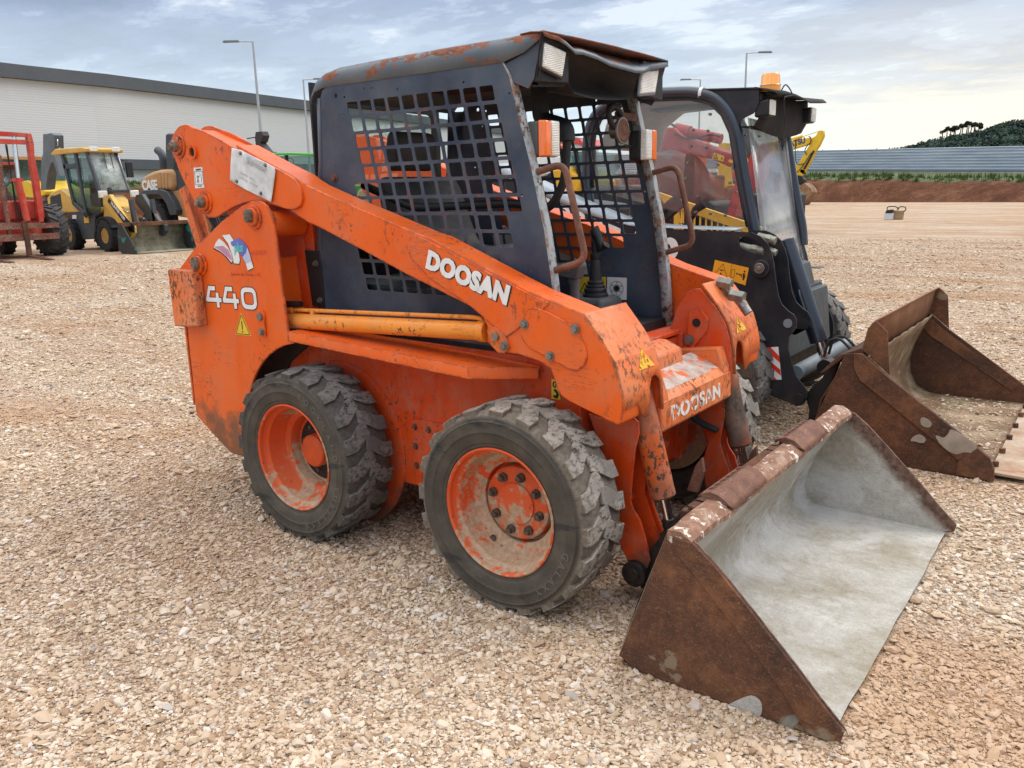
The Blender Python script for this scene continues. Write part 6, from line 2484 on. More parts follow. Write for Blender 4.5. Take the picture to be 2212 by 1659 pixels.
for s in (-1, 1):
    b = MB()
    y = mir(2.035, s)
    b.prism([(.60, 2.02), (.925, 1.998), (.93, 1.93), (.90, 1.87), (.832, 1.842), (.80, 1.79), (.74, 1.91), (.66, 1.985)], 'Y', y, y + .006 * -s)
    l2(b, 'visor_cheek', L2_BLACK, cr)
b = MB()
b.grid([[(.90, y, 2.004 + .01 * sin(y * 7)), (1.02, y, 1.985 + .012 * sin(y * 9)), (1.045, y, 1.965 + .012 * sin(y * 9))] for y in (2.03, 2.2, 2.4, 2.6, 2.8, 2.93)])
l2(b, 'visor', FELT, cr, solid=.006, smooth=50)
b = MB()
b.grid([[(.93, y, 1.98), (.935, y, 1.86 - .03 * sin((y - 2.05) * 3.5)), (.90, y, 1.80 - .05 * sin((y - 2.05) * 3.5)), (.80, y, 1.80)] for y in (2.05, 2.2, 2.35, 2.5, 2.65, 2.8, 2.90)])
l2(b, 'visor_lining', FELT, cr, solid=.004, smooth=50)
for s in (-1, 1):
    y = mir(2.10, s)
    b = MB()
    b.hull8([(.90, y - .06, 1.845), (.90, y + .05, 1.845), (.90, y + .05, 1.93), (.90, y - .06, 1.93)], [(.985, y - .055, 1.85), (.985, y + .055, 1.85), (.985, y + .055, 1.95), (.985, y - .055, 1.95)])
    wl2 = l2(b, 'work_lamp', BLACK, cr, bevel=.012)
    b = MB(); b.prism(rrect(y - .045, 1.857, y + .045, 1.943, .008), 'X', .983, .992)
    l2(b, 'lamp_glass', LENS, wl2, bevel=.003)
# beacon and its cable
c = at(A5, 1218, 205, 'Y', 2.16)
b = MB(); b.cyl(c + Vector((0, 0, -.02)), c + Vector((0, 0, .004)), .062, 28)
bc = l2(b, 'beacon_base', BLACK, bevel=.003)
b = MB(); b.lathe([(.060, 0), (.059, .04), (.062, .042), (.056, .05), (.053, .098), (.046, .108), (0, .110)], c, 'Z', 32)
t = NT('amber_beacon'); AMB = t.fin((.90, .33, .01), .18, 0, None, Coat_Weight=1.0, Subsurface_Weight=.0)
l2(b, 'beacon_dome', AMB, bc, smooth=35)
b = MB()
b.tube(fillet([c + Vector((.05, .03, .0)), c + Vector((.075, .04, .05)), c + Vector((.10, .05, .02)), c + Vector((.12, .05, -.02))], .02), .004, 6)
p = at(A5, 1325, 235, 'X', 1.05); q = at(A5, 1335, 480, 'X', 1.05); q2 = at(A5, 1320, 560, 'X', 1.05)
b.tube(fillet([c + Vector((.12, .05, -.02)), p, q, q2], .03), .0035, 6)
b.cyl(q2, q2 + Vector((0, 0, -.05)), .010, 10)
b.cyl(q2 + Vector((0, 0, -.05)), q2 + Vector((0, 0, -.068)), .004, 8)
l2(b, 'beacon_cable', BLACK, bc)
# front screen
fsn = [Vector((.855, 2.06, 1.85)), Vector((.965, 2.06, 1.20)), Vector((1.02, 2.06, .98))]
fsf = [Vector((.798, 2.90, 1.835)), Vector((.905, 2.90, 1.24)), Vector((.978, 2.90, .93))]
b = MB()
b.grid([[a.lerp(c, k / 8) for k in range(9)] for a, c in zip(fsn, fsf)])
fsw = l2(b, 'front_window', PERSPEX_MILKY, solid=.004)
b = MB()
b.tube([fsf[0], fsf[1], fsf[2]], .008, 8)
b.tube([fsn[2], fsf[2]], .008, 8)
l2(b, 'window_edge', L2_TUBE, fsw)
b = MB()
b.prism([(.96, .96), (1.01, .94), (1.05, .80), (.98, .78)], 'Y', 2.06, 2.90)
b.prism([(.915, 1.18), (.985, .98), (1.03, .80), (.95, .80), (.88, 1.0)], 'Y', 2.905, 2.92)
b.box(.985, 1.08, 2.90, 3.00, .895, .902)
l2(b, 'step_panel', simple('dark_step_grey', (.07, .078, .08), .5), bevel=.004)
# brown rounded slab, levers and grey inner frame behind the side window
b = MB()
b.prism(smooth2(outl(C3, [(560, 660), (610, 640), (660, 680), (665, 800), (655, 1100), (620, 1220), (560, 1260), (520, 1200), (535, 1000), (550, 800)], 'Y', 2.3), 1), 'Y', 2.30, 2.325)
l2(b, 'brown_slab', simple('brown_slab_paint', (.075, .06, .055), .6), bevel=.02)
b = MB()
p = at(C3, 240, 1450, 'Y', 2.2); q = at(C3, 500, 1230, 'Y', 2.2)
b.bar(p, q, .05, .10, (0, 0, 1))
b.bar(at(C3, 290, 1380, 'Y', 2.15), at(C3, 130, 1080, 'Y', 2.15), .05, .05, (0, 1, 0))
l2(b, 'brown_bars', simple('dusty_brown', (.10, .08, .07), .7), bevel=.01)
b = MB()
p = at(C3, 600, 1520, 'Y', 2.25); q = at(C3, 690, 1350, 'Y', 2.25); r_ = at(C3, 800, 1270, 'Y', 2.25)
b.tube([p + Vector((0, 0, -.10)), p, q, r_], [.022, .016, .026, .032], 12)
b.lathe([(.04, 0), (.03, .02), (.018, .04)], p + Vector((0, 0, -.02)), 'Z', 16)
l2(b, 'joystick', BLACK)
# ---- its bucket with a raised spill guard
BYn, BYf = 1.632, 3.332
BM = RUST_DARK
sp2 = outl(B4, [(330, 640), (110, 1110)], 'Y', BYn) + [(1.47, .06), (1.52, .012), (1.60, .004), (2.20, .004), (2.362, .006), (2.358, .070), (2.334, .123), (2.276, .169)] + [(1.833, .479), (1.703, .586)]
for y0_, y1_ in ((BYn, BYn + .012), (BYf, BYf - .012)):
    b = MB()
    b.prism(sp2, 'Y', y0_, y1_)
    sd2 = l2(b, 'bucket_side_plate', BM, bevel=.002)
    b = MB()
    o_ = -.0105 if y0_ == BYn else .0105
    b.prism([(1.703, .584), (1.833, .478), (2.276, .168), (2.20, .085), (1.70, .44), (1.665, .50), (1.66, .584)], 'Y', y0_ + o_ * .1, y0_ + o_)
    b.prism([(2.276, .168), (2.334, .123), (2.358, .070), (2.362, .008), (2.19, .008), (2.20, .085)], 'Y', y0_ + o_ * .1, y0_ + o_ * 1.3)
    l2(b, 'edge_strip', RUST, sd2, bevel=.003)
back2 = [(1.815, .625), (1.735, .575), (1.69, .50), (1.64, .38), (1.61, .25), (1.62, .15), (1.67, .06), (1.75, .024), (1.9, .018), (2.34, .018)]
b = MB()
NB = 24
rows = []
for X, Z in back2[1:]:
    rows.append([(X, BYn + .01 + (BYf - BYn - .02) * j / NB, Z + .004 * sin(j * 2.1 + X * 9)) for j in range(NB + 1)])
b.grid(rows)
sandy = rust_mat('rust_with_dried_sand', (.07, .045, .025), (.20, .12, .06), (.42, .34, .22), 5.0, .4, patch=(5.5, .58), patchcol=(.27, .22, .12))
bk2 = l2(b, 'bucket_floor', sandy, solid=.01, smooth=60)
b = MB()
b.grid([[(X, y, Z) for X, Z in [(1.69, .585), (1.60, .50), (1.50, .30), (1.475, .15), (1.49, .05), (1.55, .006), (2.30, .005)]] for y in (BYn + .02, BYf - .02)])
l2(b, 'bucket_back', BM, solid=.01)
b = MB()
b.box(2.33, 2.50, BYn + .05, BYf - .02, .020, .036)
b.build
ce = l2(b, 'cutting_edge', rust_mat('bare_edge_steel', (.26, .13, .07), (.38, .27, .18), (.50, .42, .34), 4.5, .2, patch=(5, .55), patchcol=(.34, .15, .07)), bevel=.004)
b = MB()
for y in (1.79, 2.05, 2.34, 2.62, 2.90, 3.13):
    b.cyl((2.345, y, .036), (2.345, y, .062), .016, 6)
l2(b, 'edge_bolt', RUST, ce)
# spill guard
gl = rust_mat('tan_rusted_sheet', (.16, .06, .025), (.24, .10, .045), (.38, .24, .12), 3.0, .15)
b = MB()
bt, tp_ = (1.817, .619), (1.748, .758)
b.grid([[(bt[0] - .11, y, bt[1] - .06) for y in (BYn + .04, 2.2, 2.8, BYf)], [(tp_[0] - .02, y, tp_[1] - .02) for y in (BYn + .04, 2.2, 2.8, BYf)], [(tp_[0] - .0, y, tp_[1] - .0) for y in (BYn + .04, 2.2, 2.8, BYf)]])
sg2 = l2(b, 'spill_guard', gl, solid=.008)
for y0_ in (BYn + .03, BYf):
    b = MB()
    b.prism([(1.748, .758), (1.809, .704), (1.835, .480), (1.703, .586), (1.690, .60), (1.711, .716)], 'Y', y0_, y0_ + .008)
    l2(b, 'guard_cheek', RUST, sg2, bevel=.002)
for q_ in ([(805, 1275), (830, 1240), (870, 1225), (905, 1240), (922, 1265), (910, 1290), (875, 1290), (850, 1280)], [(880, 1110), (905, 1100), (950, 1125), (970, 1150), (950, 1178), (910, 1172), (885, 1155)],
          [(985, 1235), (1020, 1240), (1050, 1255), (1085, 1225), (1100, 1185), (1160, 1215), (1230, 1260), (1305, 1325), (1270, 1365), (1200, 1355), (1150, 1375), (1100, 1360), (1030, 1305)]):
    b = MB()
    b.prism(smooth2(outl(B4, q_, 'Y', BYn - .011), 1), 'Y', BYn - .0125, BYn - .0100)
    l2(b, 'bare_patch', simple('bare_tan_patch', (.40, .33, .26), .8, 0, .35, 12) if 'bare_tan_patch' not in bpy.data.materials else bpy.data.materials['bare_tan_patch'])
b = MB()
b.prism([(1.703, .560), (1.833, .450), (2.276, .140), (2.25, .095), (1.72, .43), (1.665, .50)], 'Y', BYf - .012, BYf - .020)
l2(b, 'inner_flange', RUST)
b = MB()
b.prism([(1.70, .585), (1.60, .545), (1.50, .45), (1.48, .45), (1.58, .56), (1.69, .61)], 'Y', BYn + .02, BYf - .02)
l2(b, 'bucket_top_rail', BM, bevel=.004)
b = MB()
for y in (1.86, 1.95):
    b.tube(fillet([(1.44, y, .50), (1.46, y, .60), (1.52, y, .615), (1.58, y, .56)], .03), .008, 8)
l2(b, 'hitch_hose', HOSE)
# ================================================================== machines parked further back
def pr(b, v, pts, Y, depth, ax='Y'):
    b.prism(outl(v, pts, ax, Y), ax, Y, Y + depth)
    return b


def machine(name, label, cat, loc, group=None):
    o = thing(name, label, cat, loc, group)
    base = Vector(loc)
    def part(mb, nm, mt, parent=None, **kw):
        mb.mapped(lambda q: q - base)
        return mb.build(nm, mt, parent or o, **kw)
    return o, part


def big_wheel(part, c, r, wdt, rim_r, rim_mat, lugs=18, parent_name='wheel', ax='Y', chevron=True, tm=None):
    c = Vector(c)
    b = MB()
    h = wdt / 2
    Rr = r * .94
    b.lathe([(rim_r, -h * .8), (rim_r * 1.1, -h), (r * .86, -h), (Rr, -h * .85), (Rr, h * .85), (r * .86, h), (rim_r * 1.1, h), (rim_r, h * .8)], c, ax, 40, closed=True)
    if chevron:
        for s in (-1, 1):
            for k in range(lugs):
                t0 = 2 * pi * (k + (.5 if s > 0 else 0)) / lugs
                dt = 2 * pi / lugs
                pts = []
                for (yy, ta, tb) in ((1.0, 0, .30), (.05, .62, .90)):
                    for tt in (ta, tb):
                        for rr in (Rr * .97, r):
                            th = t0 + tt * dt
                            pts.append(c + Vector((rr * sin(th), s * h * yy * (.98 if rr == r else 1), rr * cos(th))))
                a = pts
                b.hull8([a[0], a[2], a[6], a[4]], [a[1], a[3], a[7], a[5]])
    w_ = part(b, parent_name, tm or TYRE_DARK, smooth=30)
    b = MB()
    b.lathe([(rim_r * 1.02, -h * .8), (rim_r, -h * .85), (rim_r * .9, -h * .5), (rim_r * .5, -h * .3), (rim_r * .45, -h * .55), (0, -h * .55)], c, ax, 32)
    b.lathe([(rim_r * 1.02, h * .8), (rim_r, h * .85), (rim_r * .9, h * .5), (rim_r * .5, h * .3), (0, h * .3)], c, ax, 32)
    part(b, 'rim', rim_mat, w_, smooth=30)
    return w_


RED = worn_paint('red_machine_paint', (.50, .035, .022), (.58, .09, .05), (.12, .06, .04), chips=.58, patch=.45, edge=.4, rough=.45, dusty=.4)
RED_RUST = worn_paint('rusted_red_paint', (.22, .06, .04), (.26, .13, .09), (.10, .05, .035), chips=.52, patch=.35, edge=.5, rough=.6, dusty=.8)
YEL = worn_paint('yellow_machine_paint', (.60, .34, .045), (.66, .42, .10), (.10, .06, .03), chips=.64, patch=.5, edge=.3, rough=.4, dusty=.2)
TANP = worn_paint('tan_orange_paint', (.46, .23, .08), (.50, .29, .13), (.10, .06, .03), chips=.66, patch=.5, edge=.3, rough=.45, dusty=.3)
BRIGHT_YEL = simple('bright_yellow_paint', (.72, .46, .02), .4, 0, .2, 2)
DGREY = simple('dark_grey_paint', (.045, .055, .065), .45, 0, .3, 2)
MGREY = simple('steel_grey_paint', (.12, .14, .15), .45, 0, .3, 2)
YRIM = simple('ochre_rim', (.48, .26, .05), .5, 0, .3, 5)

# ---- 1 red forklift
FX = -20.6
o, part = machine('forklift', 'old red rough-terrain forklift with tall mast and rusty forks', 'forklift', (-21.3, 6.9, 0))
def F(x, y, X=FX):
    return at(C1, x, y, 'X', X)
b = MB()
pR = [(300, 178), (350, 180), (380, 300), (385, 420), (440, 700), (470, 950), (490, 1160), (440, 1165), (415, 1000), (390, 800), (355, 600), (330, 400)]
b.prism(outl(C1, pR, 'X', FX), 'X', FX, FX - .16)
mr = part(b, 'mast_rail', RED, bevel=.008)
b = MB()
dy = -1.52
b.prism([(p[0] + dy, p[1]) for p in outl(C1, pR, 'X', FX)], 'X', FX, FX - .16)
part(b, 'mast_rail', RED, bevel=.008)
b = MB()
pI = [(-10, 420), (20, 420), (45, 650), (80, 900), (110, 1100), (140, 1290), (100, 1300), (60, 1100), (20, 850), (-10, 600)]
b.prism(outl(C1, pI, 'X', FX), 'X', FX - .02, FX - .14)
part(b, 'inner_mast_rail', RED_RUST, bevel=.006)
b = MB()
for q in ([(-60, 150), (350, 178), (355, 218), (-60, 205)], [(-60, 235), (290, 250), (300, 300), (-60, 290)]):
    b.prism(outl(C1, q, 'X', FX), 'X', FX - .02, FX - .12)
part(b, 'mast_crossbar', RED, bevel=.005)
b = MB(); b.cyl(F(150, 190, FX - .1), F(205, 675, FX - .1), .055, 20)
part(b, 'lift_rod', CHROME)
b = MB(); b.cyl(F(190, 675, FX - .08), F(300, 1150, FX - .05), .085, 20); b.box(FX - .16, FX - .02, F(140, 690).y, F(265, 690).y, F(200, 715).z, F(200, 675).z)
part(b, 'lift_cylinder', RED)
b = MB()
for x0, x1 in ((60, 215), (75, 190), (140, 235)):
    b.cyl(F(x0, 300, FX - .2), F(x1, 1140, FX - .1), .014, 6)
part(b, 'lift_chain', DARK)
b = MB()
for q in ([(-80, 1175), (655, 1172), (657, 1225), (-80, 1258)], [(-80, 1310), (660, 1282), (664, 1348), (-80, 1385)]):
    b.prism(outl(C1, q, 'X', FX + .06), 'X', FX + .06, FX - .02)
part(b, 'fork_carriage', RED_RUST, bevel=.005)
b = MB()
fy = F(330, 1500, FX + .12).y
for y0_ in (fy, fy - .95):
    b = MB()
    zt = F(300, 1150, FX + .1).z
    b.box(FX + .06, FX + .12, y0_ - .065, y0_ + .065, .05, zt)
    b.prism([(FX + .06, .04), (FX + 1.35, .012), (FX + 1.35, .025), (FX + .12, .09), (FX + .06, .09)], 'Y', y0_ - .065, y0_ + .065)
    part(b, 'fork', RUST_DARK, bevel=.006)
big_wheel(part, (-21.35, 7.95, .70), .70, .48, .32, RED, 20, tm=simple('worn_tractor_tyre', (.085, .085, .08), .9, 0, .5, 5))
big_wheel(part, (-21.35, 5.55, .70), .70, .48, .32, RED, 20, tm=bpy.data.materials['worn_tractor_tyre'])
big_wheel(part, (-23.2, 7.5, .45), .45, .30, .2, RED, 14)
big_wheel(part, (-23.2, 5.9, .45), .45, .30, .2, RED, 14)
b = MB(); b.prism([(-23.6, .5), (-20.9, .45), (-20.85, .9), (-21.1, 1.4), (-22.1, 1.45), (-23.7, 1.4)], 'Y', 6.2, 7.55)
part(b, 'body', RED, bevel=.04)
b = MB(); b.box(-21.7, -20.8, 6.25, 7.65, 1.0, 1.5)
part(b, 'dashboard', RED, bevel=.05)
b = MB()
for y in (6.25, 7.35):
    b.tube([(-21.15, y, 1.4), (-21.45, y, 2.45), (-22.6, y, 2.45), (-22.75, y, 1.4)], .05, 8)
b.box(-22.65, -21.35, 6.2, 7.4, 2.43, 2.50)
b.bar((-21.2, 7.0, 1.5), (-21.45, 6.9, 2.4), .05, .05)
part(b, 'cab_frame', RED)
b = MB(); b.add([(-21.12, 6.3, 1.5), (-21.12, 7.3, 1.5), (-21.43, 7.3, 2.42), (-21.43, 6.3, 2.42)], [(0, 1, 2, 3)])
part(b, 'windscreen', GLASS_GREEN, solid=.01)

# ---- 2 yellow backhoe loader
HY = 9.38
o, part = machine('backhoe_loader', 'small yellow backhoe loader with black cab posts and wide rusty front bucket', 'backhoe loader', (-22.3, 10.1, 0))
S = lambda pts, Y=HY, v=C1: outl(v, pts, 'Y', Y)
b = MB()
b.prism(S([(520, 900), (560, 840), (665, 790), (945, 1000), (1120, 1010), (1120, 1060), (1000, 1050), (690, 1060), (690, 1090), (640, 1090), (530, 960)]), 'Y', HY, HY + 1.05)
body = part(b, 'body', YEL, bevel=.03)
b = MB(); b.hull8([(-21.25, 9.42, .75), (-20.45, 9.50, .75), (-20.45, 10.12, .75), (-21.25, 10.2, .75)], [(-21.25, 9.46, 1.62), (-20.55, 9.55, 1.30), (-20.55, 10.06, 1.30), (-21.25, 10.15, 1.62)])
part(b, 'front_hood', YEL, bevel=.08, seg=3)
b = MB()
b.prism(S([(705, 1035), (1130, 1035), (1130, 1060), (1040, 1100), (1030, 1350), (900, 1360), (840, 1180), (750, 1080), (705, 1080)]), 'Y', HY + .05, HY + 1.0)
part(b, 'frame', DGREY, bevel=.02)
b = MB()
gq = S([(560, 890), (670, 848), (692, 1010), (600, 1030), (565, 960)])
b.prism(gq, 'Y', HY - .012, HY)
gr_ = part(b, 'side_grille', BLACK)
b = MB()
for k in range(7):
    z = gq[1][1] - .06 - .055 * k
    b.box(gq[0][0] + .03, gq[1][0] - .02 + k * .004, HY - .02, HY - .012, z - .012, z + .008)
part(b, 'grille_slat', DGREY, gr_)
# cab
b = MB()
RP = S([(605, 385), (800, 362), (1100, 378), (1300, 385), (1325, 400), (1310, 430), (880, 415), (610, 415)])
zr = RP[0][1]
X0, X1 = RP[0][0], -21.40
b.prism([(X0, zr - .04), (X0 + .3, zr + .07), (X1 - .2, zr + .05), (X1 + .10, zr), (X1 + .08, zr - .10), (X0, zr - .10)], 'Y', HY - .12, HY + .95)
part(b, 'cab_roof', YEL, bevel=.04, seg=3)
cy0, cy1 = HY - .04, HY + .85
b = MB()
for (xa, xb) in ((X0 + .25, X0 + .48), (X0 + .78, X0 + .98), (-21.55, -21.38)):
    pass
zb, zt = 1.72, zr - .08
posts = [(-23.05, -22.85, 1.62), (-22.40, -22.22, 1.05), (-21.95, -21.75, 1.0)]
for y in (cy0, cy1 - .05):
    b.prism([(-23.15, zt), (-22.98, zt), (-22.35, 1.05), (-22.0, 1.02), (-22.10, zt), (-21.98, zt), (-21.80, 1.05), (-21.5, 1.0), (-22.5, .92)], 'Y', y, y + .05) if 0 else None
    for (xa, za, xb, zb_) in ((-22.95, zt, -22.65, 1.35), (-22.15, zt, -22.0, 1.0), (-22.95, 2.45, -22.15, 2.45), (-22.65, 1.38, -22.0, 1.02), (-21.50, zt, -21.08, 1.72)):
        b.bar((xa, y, za), (xb, y, zb_), .05, .14, (1, 0, 0) if abs(xa - xb) < .6 else (0, 0, 1))
b.box(-21.10, -21.02, cy0, cy1, 1.66, 1.74)
part(b, 'cab_frame', DGREY, bevel=.01)
b = MB()
b.prism([(-23.2, zt), (-22.05, zt), (-21.95, 1.1), (-22.75, 1.45)], 'Y', cy0 + .03, cy0 + .035)
b.prism([(-22.0, zt), (-21.5, zt), (-21.08, 1.72), (-21.2, 1.1), (-21.95, 1.1)], 'Y', cy0 + .03, cy0 + .035)
b.prism([(-23.2, zt), (-22.05, zt), (-21.95, 1.1), (-22.75, 1.45)], 'Y', cy1 - .035, cy1 - .03)
part(b, 'side_glass', GLASS_GREEN)
b = MB()
wy_ = [at(C1, 945, 440, 'X', -21.2), at(C1, 1290, 440, 'X', -21.2), at(C1, 1290, 815, 'X', -20.93), at(C1, 1085, 815, 'X', -20.93)]
b.add([(-21.46, cy0 + .04, zt), (-21.46, cy1, zt), (-21.03, cy1, 1.74), (-21.03, cy0 + .04, 1.74)], [(0, 1, 2, 3)])
part(b, 'windscreen', glass('painted_glare_windscreen', (.70, .82, .78), .02, .95), solid=.01)  # pale diffuse mix paints a bright reflection into the glass
b = MB()
for dy_ in (.25, .45):
    b.bar((-21.42, cy0 + .2 + dy_, zt), (-21.20, cy0 + .15 + dy_, 2.1), .015, .015)
part(b, 'wiper', BLACK)
b = MB(); b.box(-22.4, -21.9, cy0 + .35, cy0 + .85, 1.1, 1.65); b.box(-22.45, -22.3, cy0 + .4, cy0 + .8, 1.6, 2.2)
part(b, 'seat', DARK, bevel=.05)
for y in (cy0 + .12, cy1 - .12):
    b = MB(); b.box(X1 + .04, X1 + .10, y - .12, y + .12, zr - .07, zr + .05)
    part(b, 'roof_lamp', LENS, bevel=.01)
for y in (cy0 + .05, cy1 + .1):
    b = MB(); b.box(-21.0, -20.90, y - .14, y + .10, 1.52, 1.72)
    part(b, 'head_lamp', LENS, bevel=.02)
b = MB(); b.cyl((-21.5, cy1, 2.6), (-21.5, cy1 + .30, 2.58), .02, 6); b.box(-21.53, -21.46, cy1 + .22, cy1 + .42, 2.10, 2.54)
part(b, 'mirror', BLACK, bevel=.02)
big_wheel(part, (-21.0, HY + .05, .46), .47, .32, .22, YRIM, 14)
big_wheel(part, (-23.15, HY + .05, .46), .47, .32, .22, YRIM, 14)
big_wheel(part, (-21.0, HY + 1.0, .46), .47, .32, .22, YRIM, 14)
big_wheel(part, (-23.15, HY + 1.0, .46), .47, .32, .22, YRIM, 14)
b = MB(); b.lathe([(.50, -.2), (.56, -.2), (.56, .25), (.50, .25)], (-21.22, HY, .46), 'Y', 30, closed=True)
b.v = [v for v in b.v]
b2 = MB()
for k in range(9):
    a0, a1 = radians(-80 + 16 * k), radians(-80 + 16 * (k + 1))
    b2.hull8([(-21.0 + .50 * sin(a0), HY - .1, .46 + .50 * cos(a0)), (-21.0 + .50 * sin(a1), HY - .1, .46 + .50 * cos(a1)), (-21.0 + .50 * sin(a1), HY + .3, .46 + .50 * cos(a1)), (-21.0 + .50 * sin(a0), HY + .3, .46 + .50 * cos(a0))],
             [(-21.0 + .54 * sin(a0), HY - .1, .46 + .54 * cos(a0)), (-21.0 + .54 * sin(a1), HY - .1, .46 + .54 * cos(a1)), (-21.0 + .54 * sin(a1), HY + .3, .46 + .54 * cos(a1)), (-21.0 + .54 * sin(a0), HY + .3, .46 + .54 * cos(a0))])
part(b2, 'mudguard', BLACK)
for y in (HY - .10, HY + .85):
    b = MB()
    q = outl(A1, [(805, 900), (850, 890), (975, 1095), (1030, 1140), (1035, 1190), (1010, 1230), (990, 1215), (930, 1125), (800, 960)], 'Y', HY - .1)
    b.prism(q, 'Y', y, y + .12)
    am_ = part(b, 'loader_arm', YEL if y < HY else DGREY, bevel=.01)
    if y < HY:
        b = MB()
        q = outl(A1, [(845, 915), (1000, 1090), (1045, 1135), (1048, 1190), (1010, 1180), (860, 975), (835, 945)], 'Y', y - .006)
        b.prism(q, 'Y', y - .006, y)
        part(b, 'black_stripe', INK, am_)
        p = at(A1, 868, 960, 'Y', y - .01); q_ = at(A1, 965, 1080, 'Y', y - .01)
        xd = (q_ - p).normalized()
        put_text('model_name', 'HUNTER V500', .13, p.lerp(q_, .5) - Vector((-22.3, 10.1, 0)), xd, (-xd.z, 0, xd.x), WHITE, am_, thick=.003, bold=.003, xscale=.95)
b = MB(); b.cyl((-21.0, HY + .12, 1.32), (-20.25, HY + .12, 1.2), .07, 14)
cyp = part(b, 'lift_cylinder', YEL)
b = MB(); b.cyl((-20.25, HY + .12, 1.2), (-19.9, HY + .12, 1.1), .035, 12)
part(b, 'piston_rod', CHROME, cyp)
b = MB()
for k in range(3):
    b.tube(fillet([(-21.3 + k * .1, HY + .2, 1.3), (-21.3 + k * .1, HY + .2, 1.75), (-21.1 + k * .12, HY + .2, 1.8), (-20.8 + k * .1, HY + .2, 1.3)], .1), .018, 6)
part(b, 'hydraulic_hose', HOSE)
b = MB(); b.bar((-20.05, HY + .3, 1.45), (-19.95, HY + .3, .6), .1, .12, (1, 0, 0)); b.bar((-20.0, HY + .9, 1.45), (-19.9, HY + .9, .6), .1, .12, (1, 0, 0))
part(b, 'bucket_linkage', DGREY)
# its bucket
bx0, bx1 = -19.75, -18.85
prof_b = [(bx0 + .12, .80), (bx0, .5), (bx0 - .02, .15), (bx0 + .12, .02), (bx1, .02)]
sandy2 = rust_mat('bucket_dry_mud', (.05, .05, .035), (.24, .22, .15), (.40, .37, .26), 3.5, .3)
b = MB(); b.grid([[(x, y, z) for y in (9.02, 9.6, 10.3, 11.0)] for x, z in prof_b])
bkt = part(b, 'bucket', sandy2, solid=.02, smooth=50)
b = MB(); b.box(bx0 + .08, bx0 + .30, 9.02, 11.0, .74, .84)
part(b, 'bucket_lip', RUST, bkt)
teal = rust_mat('teal_flaked_paint', (.02, .035, .035), (.03, .035, .035), (.08, .05, .03), 3, .1, patch=(2.6, .60), patchcol=(.03, .22, .20))
for y in (9.0, 11.0):
    b = MB(); b.prism([(bx0 + .12, .80), (bx0, .5), (bx0 - .02, .15), (bx0 + .12, .0), (bx1, .0), (bx1 - .02, .12), (bx0 + .32, .78)], 'Y', y, y + .03)
    part(b, 'bucket_side', teal, bkt)
# folded backhoe boom behind the cab
b = MB()
b.prism(outl(C1, [(475, 185), (520, 182), (560, 170), (600, 195), (610, 400), (530, 620), (510, 800), (450, 810), (455, 620), (455, 480), (475, 400)], 'Y', 10.2), 'Y', 10.2, 10.5)
bm2 = part(b, 'backhoe_boom', MGREY, bevel=.02)
b = MB()
b.prism(outl(C1, [(600, 420), (640, 560), (665, 650), (640, 640), (590, 490), (560, 500)], 'Y', 10.15), 'Y', 10.15, 10.4)
part(b, 'backhoe_arm', MGREY, bm2)
b = MB()
b.tube(fillet([at(C1, x, y, 'Y', 10.3) for x, y in ((590, 190), (640, 250), (645, 310), (610, 360))], .1), .02, 6)
b.cyl(at(C1, 600, 240, 'Y', 10.35), at(C1, 670, 370, 'Y', 10.35), .035, 8)
part(b, 'hydraulic_hose', CHROME, bm2)
b = MB(); pr(b, A1, [(562, 1050), (592, 1050), (592, 1080), (562, 1080)], HY + .03, .02)
part(b, 'white_sticker', WHITE)
b = MB(); pr(b, A1, [(650, 1057), (687, 1060), (690, 1112), (655, 1112)], HY + .03, .02)
part(b, 'yellow_sticker', YELLOW_DECAL)

# ---- 3 tan wheel loader marked CASE
CYY = 12.6
o, part = machine('wheel_loader', 'big tan wheel loader with rounded hood and black cab behind the orange arm', 'wheel loader', (-22.5, 13.6, 0))
b = MB()
hood = smooth2(outl(A1, [(1085, 860), (1085, 790), (1120, 740), (1200, 702), (1310, 690), (1345, 700), (1360, 860), (1250, 858)], 'Y', CYY), 1)
b.prism(hood, 'Y', CYY, CYY + 1.9)
hd = part(b, 'engine_hood', TANP, bevel=.12, seg=3)
p = at(A1, 1165, 822, 'Y', CYY - .01)
put_text('maker_name', 'CASE', .44, p - Vector((-22.5, 13.6, 0)), (1, 0, 0), (0, 0, 1), WHITE, hd, thick=.01, bold=.018, xscale=.9)
b = MB()
for x in (1235, 1260, 1285):
    q = outl(A1, [(x, 725), (x + 14, 723), (x + 18, 840), (x + 4, 842)], 'Y', CYY - .01)
    b.prism(q, 'Y', CYY - .01, CYY)
part(b, 'hood_vent', TANP, hd)
b = MB()
b.prism(outl(A1, [(1285, 425), (1300, 415), (1460, 415), (1500, 600), (1520, 860), (1360, 865), (1355, 790), (1310, 740), (1285, 560)], 'Y', CYY + .1), 'Y', CYY + .1, CYY + 1.8)
cb2 = part(b, 'cab', DGREY, bevel=.04)
b = MB(); b.prism(outl(A1, [(1330, 455), (1420, 455), (1440, 700), (1350, 695)], 'Y', CYY + .08), 'Y', CYY + .08, CYY + .1)
part(b, 'window', GLASS_GREEN, cb2)
b = MB()
pts = [at(A1, x, y, 'Y', CYY + .4) for x, y in ((1275, 690), (1270, 610), (1255, 570), (1225, 545))]
b.tube(fillet(pts, .2), .13, 14)
part(b, 'exhaust_stack', DGREY)
b = MB()
b.prism(outl(A1, [(1060, 940), (1075, 890), (1110, 858), (1250, 850), (1300, 870), (1345, 940), (1375, 1010), (1370, 1050), (1320, 1050), (1290, 960), (1240, 890), (1150, 890), (1110, 950), (1075, 960)], 'Y', CYY - .1), 'Y', CYY - .1, CYY + .6)
part(b, 'mudguard', DGREY, bevel=.02)
